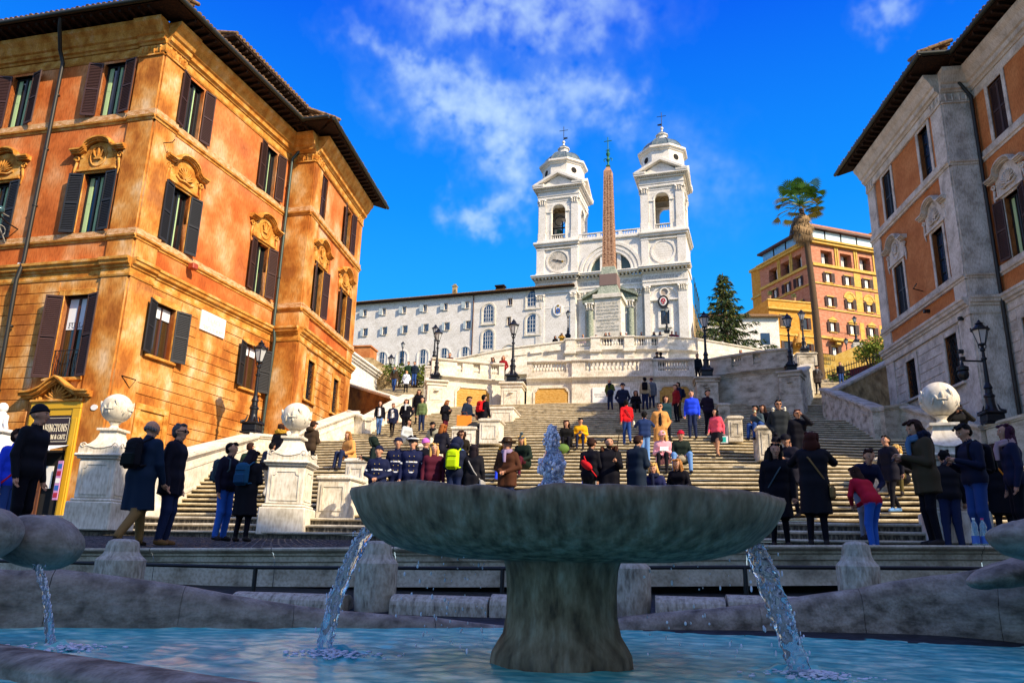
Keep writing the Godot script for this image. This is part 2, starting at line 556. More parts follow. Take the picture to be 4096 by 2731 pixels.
	plain("lamp_glass", "aeb2b4", 0.25)
	plain("gutter", "2b2f26", 0.5, 0.3)
	plain("pipe_dark", "26241f", 0.5, 0.3)
	plain("pipe_green", "3c4a44", 0.45, 0.4)
	plain("door_yellow", "c79a10", 0.6)
	plain("sign_brown", "2a1512", 0.4)
	plain("sign_cream", "d8cfb4", 0.7)
	plain("door_wood", "5a2f0c", 0.5)
	plain("dark_inside", "0a0807", 0.9)
	plain("plaque_white", "e6e4de", 0.5)
	plain("letter_grey", "8f918e", 0.8)
	plain("letter_faint", "a8a79c", 0.8)
	plain("letter_dark", "23242a", 0.7)
	plain("verdigris", "1f6a52", 0.6, 0.2)
	plain("gold", "c08a20", 0.35, 0.8)
	plain("bronze_bell", "3d5a48", 0.5, 0.5)
	plain("window_blue", "1c3350", 0.08, 0.0, 0.8)
	plain("lunette_glass", "40504a", 0.2)
	plain("brick_patch", "a39688", 0.9)
	plain("shield_blue", "2b5aa8", 0.5)
	plain("shield_black", "17140f", 0.5)
	plain("shield_red", "a02030", 0.5)
	plain("white_paint", "d8d8d4", 0.6)
	glass("glass_screen", "9fd0d8", 0.25)
	plain("red_cloth", "5a1622", 0.8)

func square() -> void:
	var m := MB.new()
	# one sheet out to the horizon
	var far := [-380.0, -120.0, -40.0, -16.0, 0.0, 16.0, 40.0, 120.0, 380.0]
	for i in 8:
		for j in 8:
			m.q4(Vector3(far[i], -1.6, far[j]), Vector3(far[i + 1], -1.6, far[j]), Vector3(far[i + 1], -1.6, far[j + 1]), Vector3(far[i], -1.6, far[j + 1]), Vector3.UP)
	struct("ground", m, M.asphalt)
	# paving of the square behind the kerb, up to the first step
	m = MB.new()
	var rows := []
	for i in 15:
		var row := []
		for j in 29:
			var x := -20.0 + j * 40.0 / 28.0
			var d0 := kerb_d(x)
			var d := lerpf(d0 + 0.12, front(16.0, x) + 0.3, i / 14.0)
			row.append(P(x, paving(x, d) - 0.012, d))
		rows.append(row)
	m.skin(rows, Vector3.UP)
	struct("pavement", m, M.asphalt)
	# setts of the paving, each laid proud of the bed; the rest of them run on as one mass
	var near := []
	for k in 3:
		var s := MB.new()
		s.box(Vector3(0, -0.02, 0), Vector3(0.128 + 0.006 * k, 0.06, 0.125), 0.014)
		near.append(s.mesh())
	var mass := MultiMesh.new()
	mass.transform_format = MultiMesh.TRANSFORM_3D
	mass.mesh = near[0]
	var tr := []
	var pave := get_node("pavement")
	var count := 0
	for i in 72:
		for j in 190:
			var x := -9.5 + j * 0.142 + (0.07 if i % 2 else 0.0)
			var d := kerb_d(x) + 0.22 + i * 0.139
			if d > front(16.0, x) - 0.06 or x > 13.0:
				continue
			var t := Transform3D(Basis(Vector3.UP, rng.randf_range(-0.06, 0.06)) * Basis(Vector3.RIGHT, rng.randf_range(-0.03, 0.03)), P(x, paving(x, d) - 0.004 + rng.randf_range(-0.004, 0.004), d))
			if x > -5.5 and x < -1.0 and d < 11.5 and count < 280:
				count += 1
				var o := ob("sett", near[rng.randi() % 3], M.cobble, pave)
				o.transform = t
			else:
				tr.append(t)
	mass.instance_count = tr.size()
	for i in tr.size():
		mass.set_instance_transform(i, tr[i])
	var mi := MultiMeshInstance3D.new()
	mi.name = "setts"
	mi.multimesh = mass
	mi.material_override = M.cobble
	pave.add_child(mi)
	stuff(mi)
	# sunken floor round the fountain
	m = MB.new()
	m.q4(P(-16, -0.62, -6), P(16, -0.62, -6), P(16, -0.5, 6.6), P(-16, -0.62, 6.6), Vector3.UP)
	m.q4(P(-16, -0.62, 6.6), P(16, -0.5, 6.6), P(16, -0.1, 11.5), P(-16, -0.36, 10.4), Vector3.UP)
	struct("sunken_floor", m, M.asphalt)
	# low moulded wall that holds the square up: blocks of travertine with a rounded lip
	var wall := thing("sunken_area_wall", "long low travertine wall with moulded lip edging the sunken fountain area", "wall")
	var xs := []
	var x := -9.0
	while x < 12.0:
		xs.append(x)
		x += rng.randf_range(1.25, 1.8)
	for k in xs.size() - 1:
		var pr := [[0.0, -0.44], [0.0, -0.17], [-0.03, -0.155], [-0.03, -0.10], [-0.06, -0.085], [-0.06, -0.062], [-0.10, -0.05], [-0.135, -0.03], [-0.14, -0.012], [-0.125, 0.004], [0.3, 0.008]]
		var rr := []
		for q in pr:
			var line := []
			for e in 4:
				var xx := lerpf(xs[k] + 0.004, xs[k + 1] - 0.004, e / 3.0)
				var d := kerb_d(xx)
				line.append(P(xx, paving(xx, d) + q[1], d + q[0]))
			rr.append(line)
		var b := MB.new()
		for r in rr.size() - 1:
			for e in 3:
				b.q4(rr[r][e], rr[r][e + 1], rr[r + 1][e + 1], rr[r + 1][e], Vector3(0, 0.4, 1))
		ob("block", b, M.travertine, wall)
func kerb_d(x: float) -> float:
	if x < -1.0:
		return 9.1 + 0.02 * (x + 1.0) * (x + 1.0)
	return 9.1 + 0.028 * (x + 1.0) * (x + 1.0)

func step_mesh(e: float, y: float, rise: float, next_e: float, x0: float, x1: float) -> Array:
	# [tread with rounded lip, riser]
	var N := maxi(2, int((x1 - x0) / 0.9))
	var a := MB.new()
	var r := MB.new()
	var lip := 0.055
	var pr := [[-0.002, -0.062], [-0.03, -0.058], [-0.05, -0.042], [-0.056, -0.026], [-0.048, -0.008], [-0.03, 0.0]]
	var rows := []
	for q in pr:
		rows.append([])
	var back := []
	var bot := []
	for i in N + 1:
		var x := lerpf(x0, x1, i / float(N))
		var d := front(e, x)
		var w := 0.006 * sin(x * 2.3 + e * 5.0) + 0.004 * sin(x * 5.1 + e)
		for k in pr.size():
			rows[k].append(P(x, y + pr[k][1] + w * 0.7, d + pr[k][0] + w))
		back.append(P(x, y, front(next_e, x) + 0.04))
		bot.append([P(x, y - 0.06, d), P(x, y - rise - 0.01, d + 0.004)])
	a.skin(rows, Vector3(0, 0.5, 1))
	a.skin([rows[pr.size() - 1], back], Vector3.UP)
	for i in N:
		r.q4(bot[i][0], bot[i + 1][0], bot[i + 1][1], bot[i][1], Vector3(0, 0, 1))
	for i in [0, N]:
		var pp := [rows[0][i], rows[2][i], rows[4][i], rows[5][i], back[i], back[i] - Vector3(0, 0.2, 0), bot[i][1]]
		var out := Vector3(-1 if i == 0 else 1, 0, 0)
		for k in range(1, pp.size() - 1):
			a.t3(pp[0], pp[k], pp[k + 1], out, out, out)
	return [a, r]
func stairs() -> void:
	var root := Node3D.new()
	root.name = "staircase"
	root.set_meta("kind", "structure")
	root.set_meta("label", "broad travertine stairway of worn steps with dark risers rising to the terrace")
	root.set_meta("category", "staircase")
	add_child(root)
	var y := 0.33
	for s in FL.size():
		var fl: Array = FL[s]
		for k in fl[3]:
			y += fl[2]
			var e: float = fl[0] + k * fl[1]
			var nx: float = e + fl[1]
			if k == fl[3] - 1:
				nx = FL[s + 1][0] if s < FL.size() - 1 else e + 8.0
			var spans := []
			if e > 43.0:
				spans = [[left_edge(e + 1.0), -9.4], [9.6, right_edge(e + 1.0)]]
			else:
				var L := left_edge(front(e, -11.0))
				var R := right_edge(front(e, 11.0))
				spans = [[L, R]]
				if e > 20.0 and e < 43.0 and false:
					pass
			for sp in spans:
				var pr := step_mesh(e, y, fl[2], nx, sp[0], sp[1])
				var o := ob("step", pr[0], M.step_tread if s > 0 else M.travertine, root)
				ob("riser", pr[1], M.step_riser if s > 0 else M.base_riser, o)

# a sloping wall with a coping, between two ground points; coping heights at each end
func wall_run(parent: Node, a: Vector3, b: Vector3, drop: float, thick: float, coping: Material, body: Material, panel := true) -> void:
	var len := Vector2(b.x - a.x, b.z - a.z).length()
	var x := Vector3(b.x - a.x, 0, b.z - a.z) / len
	var fr := Transform3D(Basis(x, Vector3.UP, x.cross(Vector3.UP)), Vector3(a.x, 0, a.z))
	var ya := a.y
	var yb := b.y
	var m := MB.new()
	m.T = fr
	m.ext(PackedVector2Array([Vector2(0, ya - 0.14), Vector2(len, yb - 0.14), Vector2(len, yb - drop), Vector2(0, ya - drop)]), -thick * 0.5, thick * 0.5)
	ob("body", m, body, parent)
	m = MB.new()
	m.T = fr
	var o := thick * 0.5
	for q in [[-0.14, -0.07, o + 0.05], [-0.07, 0.0, o + 0.10]]:
		m.ext(PackedVector2Array([Vector2(-0.05, ya + q[0]), Vector2(len + 0.05, yb + q[0]), Vector2(len + 0.05, yb + q[1]), Vector2(-0.05, ya + q[1])]), -q[2], q[2])
	m.ext(PackedVector2Array([Vector2(-0.05, ya), Vector2(len + 0.05, yb), Vector2(len + 0.05, yb + 0.035), Vector2(-0.05, ya + 0.035)]), -o - 0.04, o + 0.04)
	ob("coping", m, coping, parent)
	if panel and len > 2.0:
		for sg in [-1.0, 1.0]:
			m = MB.new()
			m.T = fr
			var i0 := 0.35
			var i1 := len - 0.35
			var f := func(t: float) -> float: return lerpf(ya, yb, t / len)
			for q in [[i0, i1, -0.34, -0.42], [i0, i1, -drop * 0.62, -drop * 0.62 - 0.08]]:
				m.ext(PackedVector2Array([Vector2(q[0], f.call(q[0]) + q[2]), Vector2(q[1], f.call(q[1]) + q[2]), Vector2(q[1], f.call(q[1]) + q[3]), Vector2(q[0], f.call(q[0]) + q[3])]), sg * thick * 0.5, sg * (thick * 0.5 + 0.025))
			for q in [i0, i1 - 0.08]:
				m.ext(PackedVector2Array([Vector2(q, f.call(q) - 0.42), Vector2(q + 0.08, f.call(q) - 0.42), Vector2(q + 0.08, f.call(q) - drop * 0.62), Vector2(q, f.call(q) - drop * 0.62)]), sg * thick * 0.5, sg * (thick * 0.5 + 0.025))
			ob("panel_moulding", m, coping, parent)
func end_block(parent: Node, p: Vector3, s: Vector3, mt: Material, turn := 0.0) -> void:
	# squat bench-end of stone with recessed panel and a lip, p is the middle of its top
	var m := MB.new()
	m.T = Transform3D(Basis(Vector3.UP, deg_to_rad(turn)), p)
	m.b2(-s.x / 2, s.x / 2, -s.y, -0.1, -s.z / 2, s.z / 2, 0.02)
	m.b2(-s.x / 2 - 0.05, s.x / 2 + 0.05, -0.1, 0.0, -s.z / 2 - 0.05, s.z / 2 + 0.05, 0.03)
	m.b2(-s.x / 2 + 0.02, s.x / 2 - 0.02, 0.0, 0.03, -s.z / 2, s.z / 2, 0.015)
	ob("block", m, mt, parent)
	m = MB.new()
	m.T = Transform3D(Basis(Vector3.UP, deg_to_rad(turn)), p)
	var w := s.x / 2 - 0.1
	for q in [[-w, w, -0.26, -0.2], [-w, w, -s.y + 0.18, -s.y + 0.24], [-w, -w + 0.06, -s.y + 0.24, -0.26], [w - 0.06, w, -s.y + 0.24, -0.26]]:
		m.b2(q[0], q[1], q[2], q[3], s.z / 2, s.z / 2 + 0.02)
	ob("panel_moulding", m, mt, parent)
func parapets() -> void:
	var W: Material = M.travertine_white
	var G: Material = M.travertine  # darker travertine for the right side, its shade put into the stone colour
	var t := thing("stair_parapet", "sunlit white sloping parapet beside the orange palace, carrying the left street lamp", "parapet")
	wall_run(t, P(-10.2, 2.35, 18.6), P(-12.95, 4.5, 28.4), 1.6, 0.55, W, W)
	wall_run(t, P(-12.95, 4.5, 28.4), P(-11.75, 4.45, 28.9), 1.8, 0.55, W, W, false)
	t = thing("stair_parapet", "second sunlit white parapet climbing behind the round ball post on the left", "parapet")
	wall_run(t, P(-11.75, 4.55, 28.9), P(-11.4, 6.62, 34.9), 1.9, 0.55, W, W)
	wall_run(t, P(-11.4, 6.62, 34.9), P(-10.6, 6.25, 34.6), 1.9, 0.5, W, W, false)
	t = thing("stair_parapet", "upper white parapet on the left rising beside walkers to brown wall", "parapet")
	wall_run(t, P(-10.6, 6.25, 34.6), P(-10.45, 8.55, 40.4), 2.2, 0.55, W, W)
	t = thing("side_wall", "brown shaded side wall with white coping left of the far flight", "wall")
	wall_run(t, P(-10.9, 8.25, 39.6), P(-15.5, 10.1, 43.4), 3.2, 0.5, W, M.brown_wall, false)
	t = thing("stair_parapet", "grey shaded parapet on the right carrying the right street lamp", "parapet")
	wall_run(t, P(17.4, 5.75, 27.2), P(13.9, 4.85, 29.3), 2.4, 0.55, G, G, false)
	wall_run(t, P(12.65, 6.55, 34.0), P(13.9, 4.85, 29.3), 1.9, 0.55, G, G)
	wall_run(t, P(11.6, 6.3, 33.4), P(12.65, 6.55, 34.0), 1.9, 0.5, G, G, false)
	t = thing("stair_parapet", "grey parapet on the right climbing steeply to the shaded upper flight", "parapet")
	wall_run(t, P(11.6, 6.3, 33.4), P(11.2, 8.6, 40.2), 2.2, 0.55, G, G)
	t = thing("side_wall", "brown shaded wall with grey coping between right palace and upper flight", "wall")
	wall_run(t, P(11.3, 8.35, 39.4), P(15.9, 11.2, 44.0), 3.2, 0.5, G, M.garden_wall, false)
	# stone bench blocks that divide the lanes
	var L := "low stone blocks dividing the stair lanes"
	var B := [
		["low white block with recessed panel behind left police officer", -5.5, 2.53, 20.6, 0.6, 1.3, 1.0, W],
		["curved low white wall end right beside the left ball post", -5.2, 1.85, 18.4, 0.8, 1.0, 1.0, W],
		["low white block under seated person in stone jacket", -4.75, 3.55, 25.3, 0.6, 0.8, 1.6, W],
		["low white block the orange shopping bag stands on", -4.35, 4.66, 28.4, 0.9, 0.8, 1.3, W],
		["free standing low white block with panel left of centre", -3.38, 4.93, 28.1, 0.75, 0.9, 0.9, W],
		["low grey block tucked under the left lamp pier", -4.3, 6.82, 36.2, 1.1, 1.4, 2.0, W],
		["grey stone block on the right with a couple seated on it", 5.95, 4.32, 26.4, 0.5, 1.1, 1.2, G],
		["small grey block right of seated couple behind standing coat wearers", 7.0, 3.68, 24.9, 0.32, 0.9, 0.8, G],
		["grey graffiti stained block between centre and right lanes", 5.3, 5.08, 28.7, 0.5, 0.9, 0.9, G],
		["dark grey block below the right lamp pier", 5.55, 6.67, 34.6, 0.48, 1.7, 1.2, G],
		["small yellowish block on lower right steps beside hugging couple", 7.55, 2.5, 19.9, 0.25, 0.9, 0.7, G]]
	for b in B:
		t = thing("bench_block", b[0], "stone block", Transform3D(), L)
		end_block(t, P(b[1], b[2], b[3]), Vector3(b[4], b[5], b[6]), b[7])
	ball_post(P(-9.75, 0.84, 15.95), 96.0, "carved stone ball post before the tea room door, fleur-de-lis on its ball")
	ball_post(P(-5.95, 0.84, 17.15), 100.0, "sunlit stone ball post with eagle carving between the two left lanes")
	ball_post(P(7.62, 0.84, 15.75), 80.0, "shaded stone ball post on the right, pale ball catching sunlight")
func ball_post(p: Vector3, turn: float, label: String) -> void:
	var t := thing("ball_post", label, "stone post", Transform3D(Basis(Vector3.UP, deg_to_rad(turn)) * Basis.from_scale(Vector3(0.84, 0.835, 0.84)), p), "stone ball posts at the foot of the stairs")
	var W: Material = M.travertine_white
	var m := MB.new()
	m.b2(-0.62, 0.62, -0.5, 0.22, -0.62, 0.62, 0.03)
	m.b2(-0.56, 0.56, 0.22, 0.30, -0.56, 0.56, 0.03)
	ob("plinth", m, W, t)
	m = MB.new()
	m.b2(-0.5, 0.5, 0.30, 1.32, -0.5, 0.5, 0.03)
	ob("shaft", m, W, t)
	m = MB.new()
	for k in 4:
		m.T = Transform3D(Basis(Vector3.UP, PI / 2 * k), Vector3.ZERO)
		var o := PackedVector2Array([Vector2(-0.36, 0.42), Vector2(0.36, 0.42), Vector2(0.36, 1.08), Vector2(0.28, 1.1), Vector2(0.26, 1.18), Vector2(-0.26, 1.18), Vector2(-0.28, 1.1), Vector2(-0.36, 1.08)])
		for i in 8:
			var a := o[i]
			var b := o[(i + 1) % 8]
			var w := (b - a).normalized().orthogonal() * 0.018
			m.ext(PackedVector2Array([a - w, b - w, b + w, a + w]), 0.5, 0.518)
	ob("panel_moulding", m, W, t)
	m = MB.new()
	m.b2(-0.56, 0.56, 1.32, 1.38, -0.56, 0.56, 0.02)
	m.b2(-0.62, 0.62, 1.38, 1.46, -0.62, 0.62, 0.03)
	ob("cornice", m, W, t)
	m = MB.new()
	# scrolled neck: sides curve inwards to a small cap
	var pr := [Vector2(0.55, 1.46), Vector2(0.55, 1.62), Vector2(0.5, 1.66), Vector2(0.38, 1.74), Vector2(0.29, 1.86), Vector2(0.24, 2.0), Vector2(0.23, 2.1), Vector2(0.30, 2.11), Vector2(0.30, 2.17), Vector2(0.0, 2.17)]
	m.lathe(pr, 4, Vector3.ZERO, 1.41, 1.41, PI / 4, true)
	for k in 4:
		m.T = Transform3D(Basis(Vector3.UP, PI / 2 * k), Vector3.ZERO)
		for sx in [-1.0, 1.0]:
			var pts := []
			for i in 12:
				var a := i * 0.62
				var r := 0.085 - i * 0.006
				pts.append(Vector3(sx * (0.43 - cos(a) * r), 1.66 + sin(a) * r, 0.55))
			m.tube(pts, 0.018, 5)
		m.tube([Vector3(-0.34, 1.66, 0.55), Vector3(-0.1, 1.6, 0.56), Vector3(0.1, 1.6, 0.56), Vector3(0.34, 1.66, 0.55)], 0.016, 5)
	ob("scrolled_neck", m, W, t)
	m = MB.new()
	m.lathe([Vector2(0.2, 2.17), Vector2(0.12, 2.22), Vector2(0.095, 2.27), Vector2(0.13, 2.33), Vector2(0.16, 2.35)], 14)
	ob("stem", m, W, t)
	m = MB.new()
	m.ball(Vector3(0, 2.74, 0), Vector3(0.40, 0.40, 0.40), 28, 18)
	ob("ball", m, W, t)
	m = MB.new()
	# raised emblem: three petals, band and curls; a spread wing on the other side
	for q in [[0.0, 0.0, 0.17, 0.035], [0.13, -0.03, 0.12, 0.03], [-0.13, -0.03, 0.12, 0.03]]:
		for sd in [0.0, PI / 2, PI, -PI / 2]:
			var bs := Basis(Vector3.UP, sd + q[0] * 2.4) * Basis(Vector3.RIGHT, -q[1])
			m.ball(bs * Vector3(0, q[1], 0.385) + Vector3(0, 2.76, 0), Vector3(q[3] * 1.3, q[2] * 0.62, 0.035), 8, 6, -1.0, 1.0, bs * Basis(Vector3.BACK, -q[0] * 3.0))
	for sd in [0.0, PI / 2, PI, -PI / 2]:
		var bs := Basis(Vector3.UP, sd)
		m.ball(bs * Vector3(0, -0.06, 0.39) + Vector3(0, 2.74, 0), Vector3(0.11, 0.018, 0.03), 8, 4, -1.0, 1.0, bs)
		m.ball(bs * Vector3(0, -0.13, 0.37) + Vector3(0, 2.74, 0), Vector3(0.03, 0.06, 0.03), 8, 4, -1.0, 1.0, bs)
		for i in 5:
			var b3 := Basis(Vector3.UP, sd + 0.75)
			m.ball(b3 * Vector3(-0.12 + i * 0.06, 0.1 - i * 0.05, 0.37) + Vector3(0, 2.74, 0), Vector3(0.025, 0.1, 0.035), 6, 5, -1.0, 1.0, b3 * Basis(Vector3.BACK, 0.4 - i * 0.2))
	ob("carved_emblem", m, W, t)

var baluster_mesh: ArrayMesh
func balusters(parent: Node, a: Vector3, b: Vector3, count: int, h: float, mt: Material, r := 1.0) -> void:
	if baluster_mesh == null:
		var m := MB.new()
		m.b2(-0.07, 0.07, 0.0, 0.09, -0.07, 0.07)
		m.lathe([Vector2(0.06, 0.09), Vector2(0.045, 0.13), Vector2(0.07, 0.2), Vector2(0.092, 0.32), Vector2(0.075, 0.46), Vector2(0.045, 0.62), Vector2(0.036, 0.74), Vector2(0.05, 0.8), Vector2(0.065, 0.83), Vector2(0.05, 0.87), Vector2(0.062, 0.91)], 9)
		m.b2(-0.07, 0.07, 0.91, 1.0, -0.07, 0.07)
		baluster_mesh = m.mesh()
	for i in count:
		var o := ob("baluster", baluster_mesh, mt, parent)
		var p := a.lerp(b, (i + 0.5) / count)
		o.transform = Transform3D(Basis.from_scale(Vector3(r, h, r)) , p)
# one bay of balustraded terrace wall between ground points
func terrace_bay(parent: Node, ax: float, ad: float, bx: float, bd: float, y0: float, yc: float, yt: float, n: int, mt: Material, dado := 0.35, floor_back := 0.5) -> Transform3D:
	var a := P(ax, 0, ad)
	var b := P(bx, 0, bd)
	var len := a.distance_to(b)
	var x := (b - a) / len
	var fr := Transform3D(Basis(x, Vector3.UP, x.cross(Vector3.UP)), a)
	var m := MB.new()
	m.T = fr
	m.b2(0, len, y0, yc - 0.22, -0.7, 0.0)
	ob("wall", m, mt, parent)
	m = MB.new()
	m.T = fr
	m.ext(PackedVector2Array([Vector2(-0.69, yc - 0.22), Vector2(0.04, yc - 0.22), Vector2(0.05, yc - 0.15), Vector2(0.12, yc - 0.11), Vector2(0.14, yc - 0.06), Vector2(0.24, yc - 0.03), Vector2(0.24, yc + 0.02), Vector2(-0.69, yc + 0.02)]), 0, len, 1)
	ob("cornice", m, mt, parent)
	m = MB.new()
	m.T = fr
	m.b2(0, len, yc + 0.02, yc + dado, -0.36, 0.02)
	ob("dado", m, mt, parent)
	if n > 0:
		m = MB.new()
		m.T = fr
		var e := 0.32
		m.b2(0, e, yc + dado, yt - 0.13, -0.3, 0.0)
		m.b2(len - e, len, yc + dado, yt - 0.13, -0.3, 0.0)
		ob("die", m, mt, parent)
		balusters(parent, fr * Vector3(e, yc + dado, -0.16), fr * Vector3(len - e, yc + dado, -0.16), n, yt - 0.13 - yc - dado, mt)
	else:
		m = MB.new()
		m.T = fr
		m.b2(0, len, yc + dado, yt - 0.13, -0.3, 0.0)
		ob("die", m, mt, parent)
	m = MB.new()
	m.T = fr
	m.ext(PackedVector2Array([Vector2(-0.36, yt - 0.13), Vector2(0.06, yt - 0.13), Vector2(0.1, yt - 0.07), Vector2(0.1, yt - 0.03), Vector2(0.05, yt), Vector2(-0.35, yt), Vector2(-0.4, yt - 0.05)]), 0, len, 1)
	ob("rail", m, mt, parent)
	return fr
func wall_panel(parent: Node, fr: Transform3D, x0: float, x1: float, y0: float, y1: float, mt: Material, edge: Material, courses := true) -> void:
	# brick panel with notched upper corners in a raised stone frame; its courses are laid one by one
	var c := 0.22
	var o := PackedVector2Array([Vector2(x0, y0), Vector2(x1, y0), Vector2(x1, y1 - c), Vector2(x1 - c * 0.5, y1 - c), Vector2(x1 - c * 0.6, y1 - c * 0.4), Vector2(x1 - c, y1 - c * 0.3), Vector2(x1 - c, y1), Vector2(x0 + c, y1), Vector2(x0 + c, y1 - c * 0.3), Vector2(x0 + c * 0.6, y1 - c * 0.4), Vector2(x0 + c * 0.5, y1 - c), Vector2(x0, y1 - c)])
	var m := MB.new()
	m.T = fr
	for i in o.size():
		var a := o[i]
		var b := o[(i + 1) % o.size()]
		var w := (b - a).normalized().orthogonal() * 0.05
		m.ext(PackedVector2Array([a - w, b - w, b + w, a + w]), 0.0, 0.06)
	ob("panel_frame", m, edge, parent)
	m = MB.new()
	m.T = fr
	m.ext(o, -0.02, 0.006)
	ob("panel", m, mt, parent)
	if courses:
		var n := int((y1 - y0 - c) / 0.12)
		for k in n:
			m = MB.new()
			m.T = fr
			m.b2(x0 + 0.06, x1 - 0.06, y0 + 0.02 + k * 0.12, y0 + 0.128 + k * 0.12, 0.006, 0.014 + 0.004 * (k % 3))
			ob("brick_course", m, mt, parent)
func pier(parent: Node, x: float, d: float, y0: float, y1: float, w: float, turn: float, mt: Material) -> void:
	var m := MB.new()
	m.T = Transform3D(Basis(Vector3.UP, deg_to_rad(turn)), P(x, 0, d))
	m.b2(-w * 0.55, w * 0.55, y0 - 1.5, y0 + 0.3, -0.7, 0.62, 0.03)
	m.b2(-w * 0.5, w * 0.5, y0 + 0.3, y1 - 0.3, -0.7, 0.55, 0.03)
	m.b2(-w * 0.56, w * 0.56, y1 - 0.3, y1 - 0.22, -0.7, 0.6, 0.02)
	m.b2(-w * 0.53, w * 0.53, y1 - 0.22, y1 - 0.12, -0.7, 0.58)
	m.b2(-w * 0.62, w * 0.62, y1 - 0.12, y1, -0.75, 0.68, 0.03)
	ob("pier", m, mt, parent)
	m = MB.new()
	m.T = Transform3D(Basis(Vector3.UP, deg_to_rad(turn)), P(x, 0, d))
	for q in [[-0.34, 0.34, y1 - 0.5, y1 - 0.46], [-0.34, 0.34, y0 + 0.42, y0 + 0.46], [-0.34, -0.3, y0 + 0.46, y1 - 0.5], [0.3, 0.34, y0 + 0.46, y1 - 0.5]]:
		m.b2(q[0] * w, q[1] * w, q[2], q[3], 0.55, 0.57)
	m.lathe([Vector2(0.0, 0.05), Vector2(0.13, 0.03), Vector2(0.15, 0.0)], 10, Vector3(0, y1 - 0.62, 0.55))
	ob("panel_moulding", m, mt, parent)
func terraces() -> void:
	var W: Material = M.travertine_white
	var G: Material = M.travertine  # same stone toned darker where the right half lies in shade
	var t := thing("terrace_wall", "middle terrace wall with white balustrade, brick panels and four lamp piers", "terrace wall")
	var y0 := 7.9
	var yc := 10.02
	var yt := 11.08
	var f1 := terrace_bay(t, -4.35, 43.35, -1.75, 43.3, y0, yc, yt, 11, W)
	var f2 := terrace_bay(t, -1.75, 43.15, 2.75, 43.15, y0, yc, yt, 0, W)
	var f3 := terrace_bay(t, 2.75, 43.3, 5.05, 43.35, y0, yc, yt, 11, W)
	# centre bay: balusters between two dies
	for o in t.find_children("die*", "MeshInstance3D", false, false):
		if o.mesh.get_aabb().size.x > 3.0:
			var m := MB.new()
			m.T = f2
			m.b2(0, 0.75, yc + 0.35, yt - 0.13, -0.3, 0.0)
			m.b2(3.75, 4.5, yc + 0.35, yt - 0.13, -0.3, 0.0)
			o.mesh = m.mesh()
	balusters(t, f2 * Vector3(0.75, yc + 0.35, -0.16), f2 * Vector3(3.75, yc + 0.35, -0.16), 13, yt - 0.13 - yc - 0.35, W)
	var cur := [[-5.75, 43.85], [-6.8, 43.45], [-7.75, 43.05], [-8.6, 42.6], [-9.65, 42.1]]
	var counts := [4, 5, 5, 0]
	for i in 4:
		terrace_bay(t, cur[i + 1][0], cur[i + 1][1], cur[i][0], cur[i][1], y0, yc, yt, counts[i], W)
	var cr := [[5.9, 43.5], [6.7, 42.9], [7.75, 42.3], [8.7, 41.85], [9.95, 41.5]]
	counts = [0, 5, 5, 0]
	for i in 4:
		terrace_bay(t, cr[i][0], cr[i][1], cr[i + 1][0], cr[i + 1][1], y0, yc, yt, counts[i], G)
	wall_panel(t, f1, 0.45, 2.45, 8.0, 9.5, M.panel_brick, W)
	wall_panel(t, f3, 0.3, 2.1, 8.0, 9.5, M.panel_brick, G)
	var x := (P(-6.0, 0, 43.75) - P(-8.6, 0, 42.6))
	var fr := frame(P(-8.6, 0, 42.62), rad_to_deg(atan2(x.x, -x.z)))
	wall_panel(t, fr, 0.3, 2.3, 8.0, 9.5, M.panel_brick, W)
	x = P(9.0, 0, 41.78) - P(6.6, 0, 42.98)
	fr = frame(P(6.6, 0, 42.98), rad_to_deg(atan2(x.x, -x.z)))
	wall_panel(t, fr, 0.4, 2.3, 8.1, 9.6, M.panel_brick, G)
	pier(t, -5.05, 42.75, 7.7, 9.6, 1.15, 0, W)
	pier(t, 5.6, 42.75, 7.8, 9.75, 1.15, 0, G)
	pier(t, -9.25, 41.75, 8.0, 9.55, 1.05, 20, W)
	pier(t, 9.75, 41.2, 8.1, 9.65, 1.05, -20, G)
	# carved marble tablet in the middle
	var m := MB.new()
	m.b2(-0.6, 1.5, 8.05, 9.42, -43.14, -43.08, 0.02)
	ob("tablet", m, M.plaque_white, t)
	for k in 9:
		text("inscription", ["D O M", "MAGNIFICAM HANC", "SPECTATOR QVAM MIRARIS SCALAM", "VT COMMODVM AC ORNAMENTVM", "NON EXIGVVM", "REGIO COENOBIO", "IPSIQ VRBI ALLATVRAM", "ANIMO CONCEPIT", "LEGATAQ SVPREMIS IN TABVLIS"][k], 0.075, Vector3(0.45, 9.28 - k * 0.13, -43.075), M.letter_faint, t)
	m = MB.new()
	m.ext(PackedVector2Array([Vector2(-9.6, 42.2), Vector2(-5.7, 43.9), Vector2(-4.3, 43.5), Vector2(5.0, 43.5), Vector2(5.9, 43.6), Vector2(9.9, 41.7), Vector2(9.9, 64), Vector2(-9.6, 64)]), 0, 0.1)
	m.T = Transform3D()
	var fl := MB.new()
	for i in range(0, m.v.size(), 3):
		fl.t3(P(m.v[i].x, 9.95 + m.v[i].z, m.v[i].y), P(m.v[i + 1].x, 9.95 + m.v[i + 1].z, m.v[i + 1].y), P(m.v[i + 2].x, 9.95 + m.v[i + 2].z, m.v[i + 2].y), Vector3.UP, Vector3.UP, Vector3.UP)
	struct("terrace_floor", fl, M.travertine)
	# side walls of the terrace along both upper flights
	t = thing("stair_parapet", "white curling parapet between far left flight and the terrace", "parapet")
	wall_run(t, P(-9.65, 9.75, 42.3), P(-11.4, 11.35, 48.5), 2.0, 0.6, W, W)
	t = thing("stair_parapet", "grey parapet between right upper flight and the terrace, rising to a lamp block", "parapet")
	wall_run(t, P(10.05, 9.75, 41.6), P(12.1, 11.9, 48.6), 2.4, 0.6, G, G)
